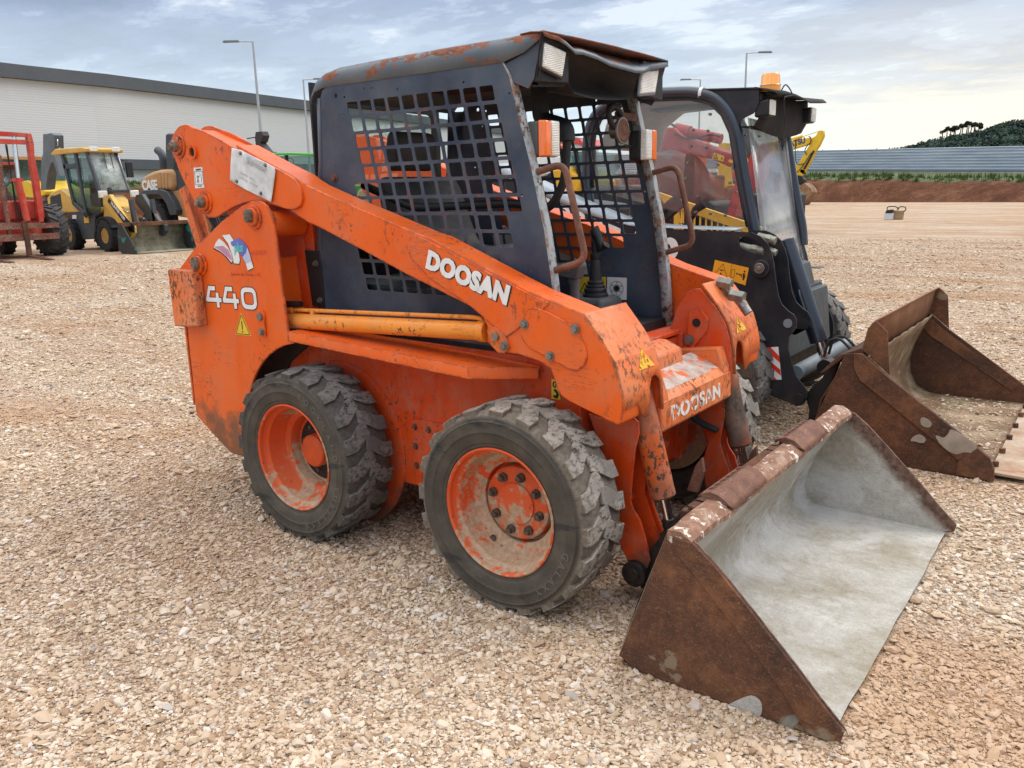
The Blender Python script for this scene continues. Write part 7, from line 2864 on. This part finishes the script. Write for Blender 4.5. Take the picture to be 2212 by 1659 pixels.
big_wheel(part, (at(A1, 1210, 1060, 'Y', CYY).x, CYY + .2, .72), .74, .50, .38, simple('orange_rim', (.42, .15, .05), .6, 0, .4, 5), 18)
big_wheel(part, (at(A1, 1210, 1060, 'Y', CYY).x, CYY + 2.0, .72), .74, .50, .38, bpy.data.materials['orange_rim'], 18)
big_wheel(part, (at(A1, 1210, 1060, 'Y', CYY).x + 2.9, CYY + .2, .72), .74, .50, .38, bpy.data.materials['orange_rim'], 18)
big_wheel(part, (at(A1, 1210, 1060, 'Y', CYY).x + 2.9, CYY + 2.0, .72), .74, .50, .38, bpy.data.materials['orange_rim'], 18)
b = MB(); b.prism(outl(A1, [(1250, 860), (1560, 855), (1560, 950), (1500, 1080), (1380, 1060), (1385, 950), (1330, 900)], 'Y', CYY + .1), 'Y', CYY + .1, CYY + 1.8)
part(b, 'frame', TANP, bevel=.03)
b = MB()
b.cyl((-21.4, CYY + 1.2, .75), (-21.4, CYY + 2.1, .75), .2, 12)
part(b, 'axle', DARK)

# ---- 4 yellow loader behind the forklift
o, part = machine('wheel_loader', 'yellow loader glimpsed through the mast of the red forklift', 'wheel loader', (-39, 15.6, 0))
b = MB()
b.prism(outl(C1, [(60, 790), (100, 740), (300, 700), (505, 820), (500, 860), (400, 900), (150, 880)], 'Y', 15.0), 'Y', 15.0, 16.8)
part(b, 'hood', BRIGHT_YEL, bevel=.05)
b = MB()
b.prism(outl(C1, [(80, 860), (500, 870), (520, 1150), (100, 1150)], 'Y', 15.05), 'Y', 15.05, 16.7)
part(b, 'frame', RED_RUST, bevel=.05)
b = MB()
b.prism(outl(C1, [(250, 480), (300, 480), (340, 700), (260, 720)], 'Y', 15.1), 'Y', 15.1, 16.7)
b.prism(outl(C1, [(20, 460), (130, 460), (160, 700), (30, 700)], 'Y', 15.1), 'Y', 15.1, 16.7)
part(b, 'cab_glass', GLASS_GREEN)
b = MB()
b.prism(outl(C1, [(0, 430), (310, 430), (310, 475), (0, 462)], 'Y', 15.0), 'Y', 15.0, 16.8)
part(b, 'cab_roof', TANP, bevel=.03)
for X in (-40.5, -37.2):
    for Y in (15.2, 16.7):
        big_wheel(part, (X, Y, .75), .75, .4, .3, YRIM, 14)

# ---- 5 green roofed tractor and the dark crane behind it
GY = 20.5
o, part = machine('tractor', 'green roofed tractor cab showing above the orange arm', 'tractor', (-26.8, 21.4, 0))
b = MB()
b.prism(outl(A2, [(735, 330), (750, 320), (900, 317), (1060, 322), (1090, 335), (1040, 340), (800, 335)], 'Y', GY), 'Y', GY, GY + 1.8)
part(b, 'cab_roof', simple('green_roof', (.06, .42, .05), .4, 0, .15), bevel=.03)
b = MB()
b.prism(outl(A2, [(780, 340), (1080, 342), (1100, 560), (880, 560), (800, 450)], 'Y', GY + .1), 'Y', GY + .1, GY + 1.7)
part(b, 'cab_glass', GLASS_GREEN)
b = MB()
for x in (860, 1075):
    b.prism(outl(A2, [(x, 335), (x + 14, 335), (x + 20, 560), (x + 6, 560)], 'Y', GY + .05), 'Y', GY + .05, GY + .15)
b.prism(outl(A2, [(790, 360), (840, 350), (845, 380), (800, 385)], 'Y', GY + .05), 'Y', GY + .05, GY + .1)
part(b, 'cab_post', DARK)
c = at(A2, 900, 380, 'Y', GY + .6)
b = MB(); b.tube([c + Vector((.22 * cos(a), 0, .15 * sin(a))) for a in [k * pi / 8 for k in range(17)]], .02, 6)
part(b, 'steering_wheel', BLACK)
zb_ = at(A2, 900, 560, 'Y', GY).z
xl, xr = at(A2, 880, 560, 'Y', GY).x, at(A2, 1100, 560, 'Y', GY).x
b = MB(); b.box(xl - .3, xr + 1.8, GY + .2, GY + 1.6, .8, zb_ + .05)
part(b, 'body', simple('green_body', (.04, .22, .04), .5), bevel=.08)
for X in (xl + .1, xr + 1.6):
    for Y in (GY + .1, GY + 1.7):
        big_wheel(part, (X, Y, .75), .75, .45, .4, YRIM, 16)
o, part = machine('crane_arm', 'dark folded excavator arm with pin linkage rising beside the green roof', 'excavator', (-29.5, 24, 0))
b = MB()
CY_ = 23.5
b.prism(outl(A2, [(655, 215), (660, 175), (700, 170), (712, 200), (700, 245), (690, 250), (745, 318), (760, 330), (700, 330), (680, 300), (660, 260)], 'Y', CY_), 'Y', CY_, CY_ + .4)
part(b, 'arm', simple('dark_rusty_arm', (.035, .03, .03), .6, 0, .3), bevel=.02)
b = MB()
x0 = at(A2, 700, 330, 'Y', CY_)
b.prism([(x0.x - .2, x0.z + .1), (x0.x + .7, x0.z + .1), (x0.x + 2.5, 1.2), (x0.x + 1.0, 1.2)], 'Y', CY_, CY_ + .4)
part(b, 'boom', bpy.data.materials['dark_rusty_arm'], bevel=.02)
b = MB(); b.box(x0.x - 1.5, x0.x + 3, CY_ - .8, CY_ + 1.4, .0, 1.4)
part(b, 'undercarriage', DARK, bevel=.1)
b = MB(); b.cyl((x0.x - .9, CY_ + .1, x0.z - .25), (x0.x - .9, CY_ + .2, x0.z - .25), .05, 8); b.bar((x0.x - 1.3, CY_ + .2, x0.z + .83), (x0.x - .3, CY_ + .2, x0.z + .86), .03, .05)
part(b, 'aerial', DARK)

# ---- 6 cream and rust roller seen through the cab screen
RY = 6.2
o, part = machine('road_roller', 'cream and rust road roller seen through the rear window of the orange loader', 'road roller', (-5.2, 6.9, 0))
b = MB()
q = outl(C5, [(420, 690), (480, 672), (760, 690), (900, 750), (1080, 900), (1100, 1010), (980, 1060), (300, 1060), (250, 900), (300, 760)], 'Y', RY)
b.prism(q, 'Y', RY, RY + 1.3)
CREAM = rust_mat('cream_flaked_paint', (.30, .23, .13), (.42, .32, .19), (.50, .39, .25), 2.0, .15, patch=(5, .62), patchcol=(.16, .08, .05))
part(b, 'hood', CREAM, bevel=.06)
zlow = q[6][1]
xa = q[7][0]; xb = q[6][0]
b = MB(); b.box(xa, xb + .3, RY + .1, RY + 1.2, .45, zlow + .05)
part(b, 'frame', simple('olive_frame', (.16, .13, .05), .6), bevel=.03)
for X in (xa + .3, xb):
    b = MB(); b.cyl((X, RY + .05, .50), (X, RY + 1.25, .50), .5, 36)
    part(b, 'drum', RUST_DARK)

# ---- 7 excavators and machines seen through the canopy windows
REDX = simple('dull_red_boom', (.40, .035, .045), .45, 0, .25, 1.5)
EY = 10.5
o, part = machine('excavator', 'large dull red excavator whose bent boom crosses behind the canopy window', 'excavator', (-6.0, 11.4, 0))
b = MB()
boom = outl(C3, [(170, 400), (210, 370), (320, 322), (420, 325), (560, 455), (800, 540), (1000, 610), (1180, 660), (1200, 690), (1215, 830), (1100, 810), (900, 720), (760, 690), (540, 650), (420, 640), (300, 600), (200, 660), (160, 560)], 'Y', EY)
b.prism(boom, 'Y', EY, EY + .42)
bmx = part(b, 'boom', REDX, bevel=.02)
b = MB()
b.cyl(at(C3, 440, 350, 'Y', EY + .2), at(C3, 620, 390, 'Y', EY + .2), .11, 20); b.cyl(at(C3, 620, 390, 'Y', EY + .2), at(C3, 1010, 470, 'Y', EY + .2), .085, 20)
part(b, 'boom_cylinder', REDX, bmx)
b = MB()
b.tube(fillet([at(C3, x, y, 'Y', EY + .1) for x, y in ((190, 400), (230, 300), (310, 265), (400, 285), (450, 330))], .2), .02, 6)
b.tube(fillet([at(C3, x, y, 'Y', EY - .02) for x, y in ((430, 400), (600, 480), (800, 430), (900, 410), (990, 440))], .2), .015, 6)
part(b, 'hydraulic_hose', HOSE, bmx)
b = MB(); pr(b, C3, [(925, 638), (1052, 682), (1035, 750), (895, 715)], EY - .006, .005)
ds = part(b, 'warning_decal', YELLOW_DECAL, bmx)
b = MB()
qq = [at(C3, x, y, 'Y', EY - .009) for x, y in ((945, 655), (915, 705), (965, 715))]
for a, c in zip(qq, qq[1:] + qq[:1]): b.bar(a, c, .012, .002, (0, 1, 0))
b.bar(at(C3, 1020, 695, 'Y', EY - .009), at(C3, 1015, 725, 'Y', EY - .009), .02, .002, (0, 1, 0))
part(b, 'pictogram', INK, ds)
b = MB(); pr(b, C3, [(1110, 718), (1162, 735), (1150, 772), (1095, 752)], EY - .006, .005)
part(b, 'warning_decal', YELLOW_DECAL, bmx)
b = MB()
b.prism(outl(C3, [(1180, 660), (1215, 640), (1230, 830), (1250, 900), (1270, 1160), (1200, 1340), (1165, 1450), (1070, 1420), (1130, 1180), (1170, 1050), (1190, 850)], 'Y', EY), 'Y', EY, EY + .35)
dp = part(b, 'dipper_arm', REDX, bevel=.02)
b = MB(); b.prism(outl(C3, [(1060, 1470), (1170, 1450), (1140, 1600), (1040, 1590)], 'Y', EY), 'Y', EY, EY + .5)
part(b, 'bucket', RUST_DARK, dp)
b = MB()   # far end of the boom seen through the front screen
b.prism(outl(A5, [(1040, 760), (1060, 690), (1130, 620), (1165, 595), (1185, 640), (1175, 780), (1130, 900), (1100, 960), (1060, 950)], 'Y', EY), 'Y', EY, EY + .3)
part(b, 'dipper_nose', REDX, dp, bevel=.01)
b = MB()
b.lathe([(0, -.02), (.62, 0), (.66, .1), (.66, .5), (0, .5)], at(C3, 300, 1100, 'Y', EY - .3), 'Y', 36)
b.prism(outl(C3, [(100, 900), (420, 860), (520, 960), (520, 1250), (430, 1330), (250, 1330), (130, 1100)], 'Y', EY), 'Y', EY, EY + 1.5)
part(b, 'counterweight', simple('maroon_paint', (.10, .018, .02), .5), bevel=.05)
zc_ = at(C3, 300, 1330, 'Y', EY).z; xc_ = at(C3, 300, 1330, 'Y', EY).x
b = MB(); b.box(xc_ - 2.2, xc_ + 1.2, EY - .2, EY + 2.0, 0, .7); b.box(xc_ - 1.8, xc_ + .9, EY, EY + 1.6, .7, zc_ + .1)
part(b, 'undercarriage', DARK, bevel=.08)

OY = 24
o, part = machine('excavator', 'orange excavator with upright arm behind the red boom', 'excavator', (-10.5, 25, 0))
b = MB()
b.prism(outl(C3, [(645, 470), (725, 345), (745, 345), (775, 385), (800, 540), (700, 560)], 'Y', OY), 'Y', OY, OY + .5)
b.prism(outl(C3, [(665, 690), (760, 700), (740, 860), (735, 1040), (670, 1060), (660, 880)], 'Y', OY), 'Y', OY, OY + .5)
b.prism(outl(C3, [(690, 540), (800, 560), (770, 700), (680, 700)], 'Y', OY + .002), 'Y', OY + .002, OY + .498)
OR2 = simple('plain_orange_paint', (.66, .11, .02), .45, 0, .3, 1.5)
part(b, 'arm', OR2, bevel=.03)
p = at(C3, 700, 1060, 'Y', OY)
b = MB(); b.box(p.x - 1.4, p.x + 1.6, OY - .6, OY + 1.6, 0, max(p.z, 1.0))
part(b, 'undercarriage', RUST_DARK, bevel=.1)
WY_ = 30
o, part = machine('excavator', 'white cab excavator with brown crawler track', 'excavator', (-11.7, 31, 0))
b = MB()
q = outl(C3, [(765, 850), (800, 843), (945, 848), (972, 870), (975, 1040), (740, 1030)], 'Y', WY_)
win1 = outl(C3, [(775, 878), (852, 880), (850, 1022), (762, 1015)], 'Y', WY_)
win2 = outl(C3, [(872, 882), (962, 884), (960, 1020), (868, 1022)], 'Y', WY_)
b.prism(q, 'Y', WY_, WY_ + .08, [win1, win2])
cbx = part(b, 'cab', simple('white_paint', (.62, .62, .60), .4, 0, .15), smooth=20)
b = MB(); b.prism(q, 'Y', WY_ + .3, WY_ + 1.2)
part(b, 'cab_body', bpy.data.materials['white_paint'], cbx)
b = MB(); b.prism(win1, 'Y', WY_ + .04, WY_ + .06); b.prism(win2, 'Y', WY_ + .04, WY_ + .06)
part(b, 'window', GLASS_GREEN, cbx)
b = MB(); b.prism(outl(C3, [(690, 1030), (1010, 1035), (1000, 1090), (700, 1090)], 'Y', WY_ - .1), 'Y', WY_ - .1, WY_ + 2)
part(b, 'platform', OR2, bevel=.05)
TRK = rust_mat('muddy_track', (.16, .09, .05), (.30, .19, .10), (.42, .30, .17), 3, .2)
b = MB()
tq = outl(C3, [(790, 1075), (850, 1058), (930, 1062), (975, 1110), (985, 1250), (975, 1395), (800, 1300)], 'Y', WY_ - .8)
b.prism(smooth2(tq, 1), 'Y', WY_ - .8, WY_ - .1)
for k in range(14):
    z = tq[0][1] - .02 - .055 * k
    b.box(tq[0][0] + .04, tq[4][0] + .01, WY_ - .83, WY_ - .79, z - .016, z + .004)
part(b, 'crawler_track', TRK)
b = MB()
b.prism(smooth2(outl(C3, [(660, 1120), (700, 1070), (760, 1055), (800, 1090), (800, 1290), (730, 1310), (640, 1250)], 'Y', WY_ - 1.0), 1), 'Y', WY_ - 1.0, WY_ - .7)
b.box(-13.2, -10.2, WY_ - .6, WY_ + 1.8, 0, .9)
part(b, 'idler_guard', RUST_DARK)
YY2 = 21
o, part = machine('excavator', 'yellow excavator arm hanging upright beside the white cab', 'excavator', (-8.4, 22, 0))
b = MB()
b.prism(outl(C3, [(975, 515), (1060, 515), (1075, 780), (1090, 1000), (1100, 1050), (1030, 1110), (1000, 1100), (990, 1000), (965, 830)], 'Y', YY2), 'Y', YY2, YY2 + .4)
ya_ = part(b, 'arm', BRIGHT_YEL, bevel=.02)
b = MB()
b.prism(smooth2(outl(C3, [(1000, 1170), (1060, 1080), (1110, 1070), (1140, 1120), (1130, 1180), (1090, 1260), (1000, 1215)], 'Y', YY2), 1), 'Y', YY2 - .2, YY2 + .6)
part(b, 'bucket', RUST_DARK, ya_)
p = at(C3, 1000, 1110, 'Y', YY2)
b = MB(); b.box(p.x - .3, p.x + 1.8, YY2 + 1.0, YY2 + 2.4, 0, p.z * .9)
b.bar((p.x + .3, YY2 + .2, p.z + 2.0), (p.x + 1.2, YY2 + 1.6, p.z * .8), .3, .4)
part(b, 'undercarriage', DARK, bevel=.08)
KY = 36
o, part = machine('tractor', 'small red and teal tractor behind the hanging yellow arm', 'tractor', (-10.3, 36.6, 0))
b = MB(); b.prism(outl(C3, [(1085, 860), (1215, 865), (1200, 960), (1090, 950)], 'Y', KY), 'Y', KY, KY + 1)
part(b, 'hood', RED, bevel=.05)
b = MB(); b.prism(outl(C3, [(1095, 950), (1190, 958), (1180, 995), (1100, 990)], 'Y', KY - .01), 'Y', KY - .01, KY + 1)
part(b, 'side_panel', simple('teal_panel', (.02, .22, .22), .5))
b = MB(); p = at(C3, 1140, 990, 'Y', KY)
b.box(p.x - .8, p.x + .9, KY + .1, KY + .9, .3, p.z)
for X in (p.x - .7, p.x + .8):
    b.cyl((X, KY - .1, .5), (X, KY + 1.1, .5), .5, 24)
part(b, 'running_gear', TYRE_DARK)
# yellow dozer-like machine low left in the window
DY = 16
o, part = machine('mini_excavator', 'yellow and grey mini excavator low behind the red boom', 'excavator', (-9.5, 17, 0))
b = MB()
b.prism(outl(C3, [(200, 720), (330, 665), (480, 650), (545, 665), (520, 740), (400, 745), (340, 830), (260, 900), (230, 850)], 'Y', DY), 'Y', DY, DY + .6)
part(b, 'boom', worn_paint('faded_yellow_paint', (.55, .38, .07), (.55, .45, .18), (.15, .1, .05), chips=.6), bevel=.03)
b = MB()
b.prism(outl(C3, [(90, 820), (200, 700), (215, 760), (215, 880), (120, 860)], 'Y', DY), 'Y', DY + .1, DY + 1.4)
part(b, 'hood', OR2, bevel=.04)
b = MB(); b.prism(outl(C3, [(90, 860), (270, 880), (520, 900), (520, 960), (100, 980)], 'Y', DY), 'Y', DY + .1, DY + 1.4)
p = at(C3, 300, 980, 'Y', DY)
b.box(p.x - 1.2, p.x + 1.0, DY, DY + 1.4, 0, p.z + .1)
part(b, 'undercarriage', RUST_DARK, bevel=.05)
b = MB(); b.prism(outl(C3, [(470, 790), (525, 785), (528, 940), (465, 915)], 'Y', DY - .4), 'Y', DY - .4, DY + .9)
part(b, 'cab_glass', GLASS_GREEN)
b = MB()
for s_ in (0, .9):
    b.prism(outl(C3, [(130, 980), (255, 980), (250, 1100), (150, 1100)], 'Y', DY - .8), 'Y', DY - .8 + s_, DY - .4 + s_)
part(b, 'ochre_box', simple('ochre_paint', (.55, .22, .02), .5))

# glass cab and yellow hood seen through the mesh of the far side of the cab
VY = 8.5
o, part = machine('compact_loader', 'yellow compact loader with greenish cab glass seen through the cab mesh', 'loader', (-3.6, 9.2, 0))
b = MB()
b.prism(outl(C2, [(200, 235), (390, 200), (440, 200), (450, 265), (495, 280), (497, 330), (522, 370), (520, 500), (230, 500)], 'Y', VY), 'Y', VY, VY + 1.2)
part(b, 'hood', simple('amber_yellow_paint', (.75, .38, .01), .4, 0, .15), bevel=.04)
b = MB()
b.prism(outl(C2, [(300, 30), (620, 30), (640, 200), (850, 280), (850, 330), (500, 330), (440, 210), (310, 200)], 'Y', VY + .1), 'Y', VY + .1, VY + 1.1)
part(b, 'cab_glass', GLASS_GREEN)
b = MB()
for x in (480, 600, 690):
    b.prism(outl(C2, [(x, 10), (x + 16, 10), (x + 36, 320), (x + 18, 320)], 'Y', VY + .05), 'Y', VY + .05, VY + .1)
part(b, 'cab_post', DARK)
b = MB()
b.prism(outl(A4, [(400, 920), (500, 908), (570, 915), (600, 960), (590, 975), (500, 935), (400, 945)], 'Y', VY), 'Y', VY, VY + 1.2)
part(b, 'cab_roof', simple('red_roof', (.60, .06, .04), .4))
p = at(C2, 400, 500, 'Y', VY)
b = MB(); b.box(p.x - .9, p.x + 1.1, VY + .1, VY + 1.1, .4, p.z + .1)
part(b, 'frame', DARK, bevel=.04)
for X in (p.x - .7, p.x + .9):
    for Y in (VY + .1, VY + 1.2):
        big_wheel(part, (X, Y, .42), .42, .28, .2, YRIM, 14)
# white and orange machine at the left of the far screen
o, part = machine('compact_loader', 'white and red orange loader seen through the leftmost mesh holes', 'loader', (-6.5, 12.4, 0))
b = MB()
b.prism(outl(A4, [(200, 950), (300, 950), (310, 1110), (215, 1120)], 'Y', 12), 'Y', 12, 12.9)
part(b, 'hood', OR2, bevel=.04)
b = MB()
b.prism(outl(A4, [(230, 1050), (300, 1040), (300, 1200), (235, 1210)], 'Y', 11.9), 'Y', 11.9, 12.9)
part(b, 'white_panel', WHITE, bevel=.04)
p = at(A4, 260, 1200, 'Y', 12)
b = MB(); b.box(p.x - 1.3, p.x + .9, 12.0, 12.9, 0, p.z + .05)
part(b, 'undercarriage', DARK, bevel=.05)

# ---- yellow mesh guard standing on the gravel beyond the black loader
o, part = machine('mesh_guard', 'yellow steel mesh guard frame standing beyond the black loader', 'guard frame', (-1.0, 4.8, 0))
MY = 4.8
tl = at(C3, 470, 1275, 'Y', MY); tr_2 = at(C3, 1500, 1620, 'Y', MY)
b = MB()
b.bar(tl - Vector((.3, 0, -.1)), tr_2, .05, .085, (0, 0, 1))
dd = (tr_2 - tl).normalized()
nn = 14
bot = Vector((0, 0, -.62))
b.bar(tl - Vector((.3, 0, -.1)) + bot, tr_2 + bot, .04, .04, (0, 0, 1))
fr_o = part(b, 'frame_rail', simple('ochre_guard_paint', (.62, .32, .015), .45, 0, .2))
b = MB()
for k in range(nn + 1):
    p = tl.lerp(tr_2, k / nn)
    b.bar(p, p + bot, .014, .014, (0, 1, 0))
for k in range(1, 5):
    b.bar(tl + bot * (k / 5 + .08), tr_2 + bot * (k / 5 + .08), .014, .014, (0, 0, 1))
part(b, 'mesh', bpy.data.materials['ochre_guard_paint'])
b = MB()
for p in (tl, tr_2):
    b.bar(p, Vector((p.x, p.y + .35, 0)), .05, .05, (1, 0, 0)); b.bar(p, Vector((p.x, p.y - .05, 0)), .05, .05, (1, 0, 0))
part(b, 'stand', bpy.data.materials['ochre_guard_paint'])

# ---- yellow excavator by the fence
XY = 56.0
o, part = machine('excavator', 'bright yellow excavator with raised arm and brown bucket on the ground by the fence', 'excavator', (-19.5, 57, 0))
KO = lambda pts, Y=XY: outl(C7, pts, 'Y', Y)
b = MB()
b.prism(KO([(-500, 420), (300, 265), (560, 238), (900, 195), (985, 180), (1010, 220), (990, 290), (930, 320), (590, 425), (300, 520), (-500, 800)]), 'Y', XY, XY + .55)
bo_ = part(b, 'boom', BRIGHT_YEL, bevel=.03)
p = at(C7, 590, 320, 'Y', XY - .012)
put_text('maker_name', 'KOMATSU', .52, p - Vector((-19.5, 57, 0)), (1, 0, .22), (-.22, 0, 1), simple('navy_print', (.02, .05, .14), .5), bo_, thick=.01, bold=.02, xscale=.85)
b = MB()
b.prism(KO([(1010, 190), (1080, 150), (1120, 70), (1150, 45), (1210, 45), (1225, 90), (1225, 160), (1140, 340), (1060, 460), (960, 680), (860, 850), (800, 940), (670, 900), (660, 870), (690, 780), (690, 720), (740, 700), (900, 420), (960, 320)]), 'Y', XY + .05, XY + .5)
ar_ = part(b, 'dipper_arm', BRIGHT_YEL, bevel=.03)
b = MB(); b.cyl(at(C7, 540, 240, 'Y', XY + .3), at(C7, 830, 160, 'Y', XY + .3), .10, 14)
part(b, 'arm_cylinder', BRIGHT_YEL, bo_)
b = MB(); b.cyl(at(C7, 830, 160, 'Y', XY + .3), at(C7, 1140, 60, 'Y', XY + .3), .05, 12)
part(b, 'piston_rod', CHROME, bo_)
b = MB(); b.cyl(at(C7, 1050, 440, 'Y', XY + .0), at(C7, 860, 800, 'Y', XY + .0), .07, 12)
b.tube(fillet([at(C7, x, y, 'Y', XY - .05) for x, y in ((950, 160), (990, 190), (990, 290), (930, 330), (880, 400), (870, 470), (910, 520))], .4), .035, 6)
b.tube(fillet([at(C7, x, y, 'Y', XY - .05) for x, y in ((690, 230), (685, 620), (720, 700), (790, 720), (850, 690))], .4), .03, 6)
b.tube(fillet([at(C7, x, y, 'Y', XY - .05) for x, y in ((1000, 480), (920, 600), (820, 760), (700, 880))], .4), .03, 6)
part(b, 'hydraulic_hose', HOSE, ar_)
b = MB()
b.prism(KO([(700, 930), (800, 930), (860, 1010), (850, 1090), (760, 1100), (700, 1040)]), 'Y', XY + .0, XY + .45)
b.prism(KO([(790, 800), (870, 820), (840, 900), (770, 850)]), 'Y', XY + .05, XY + .4)
part(b, 'bucket_linkage', GREASE, ar_)
b = MB()
bq = KO([(640, 1040), (700, 1020), (760, 1100), (860, 1130), (880, 1060), (960, 1110), (1020, 1180), (1045, 1250), (1000, 1340), (890, 1495), (740, 1495), (680, 1350), (640, 1200)])
b.prism(bq, 'Y', XY - .35, XY + .85)
part(b, 'bucket', rust_mat('muddy_bucket', (.10, .05, .03), (.22, .12, .06), (.40, .26, .13), 2.0, .1), ar_, bevel=.05)
b = MB(); b.box(-24.5, -20.5, XY - .8, XY + 2.4, .0, .95)
part(b, 'crawler_track', TRK, bevel=.2)
b = MB(); b.box(-24.8, -20.8, XY - .6, XY + 2.2, 1.0, 1.9)
part(b, 'body', BRIGHT_YEL, bevel=.1)
b = MB(); b.box(-21.9, -20.6, XY - .5, XY + .5, 1.6, 2.9)
part(b, 'cab', GLASS_GREEN, bevel=.08)

# ---- battery pack and bag left on the gravel
c = at(B5, 1020, 1233, 'Z', 0)
o, part = machine('toolbox', 'small white and black toolbox with a cable loop alone on the gravel', 'toolbox', (c.x, c.y, 0))
b = MB(); b.box(c.x - .17, c.x + .15, c.y - .10, c.y + .10, .0, .26)
part(b, 'case', simple('white_case', (.60, .60, .62), .5, 0, .1), bevel=.02)
b = MB(); b.prism([(c.x - .15, .26), (c.x + .14, .26), (c.x + .12, .40), (c.x - .08, .38)], 'Y', c.y - .12, c.y + .12)
part(b, 'lid', DARK, bevel=.02)
b = MB(); b.tube(fillet([(c.x - .10, c.y, .34), (c.x - .10, c.y, .50), (c.x + .20, c.y, .52), (c.x + .34, c.y, .4)], .1), .02, 6)
part(b, 'cable', HOSE)
c = at(B5, 1080, 1231, 'Z', 0)
o, part = machine('canvas_bag', 'tan bag with looped handle standing beside the white toolbox', 'bag', (c.x, c.y, 0))
b = MB(); b.hull8([(c.x - .22, c.y - .15, 0), (c.x + .24, c.y - .15, 0), (c.x + .24, c.y + .2, 0), (c.x - .22, c.y + .2, 0)], [(c.x - .20, c.y - .12, .38), (c.x + .26, c.y - .12, .34), (c.x + .26, c.y + .2, .34), (c.x - .2, c.y + .2, .38)])
part(b, 'bag_body', simple('tan_canvas', (.36, .24, .12), .8, 0, .3, 5), bevel=.04)
b = MB(); b.tube(fillet([(c.x + .02, c.y, .36), (c.x + .1, c.y, .50), (c.x + .33, c.y, .48), (c.x + .34, c.y, .34), (c.x + .2, c.y, .28)], .1), .02, 6)
part(b, 'handle', HOSE)

split_loose()
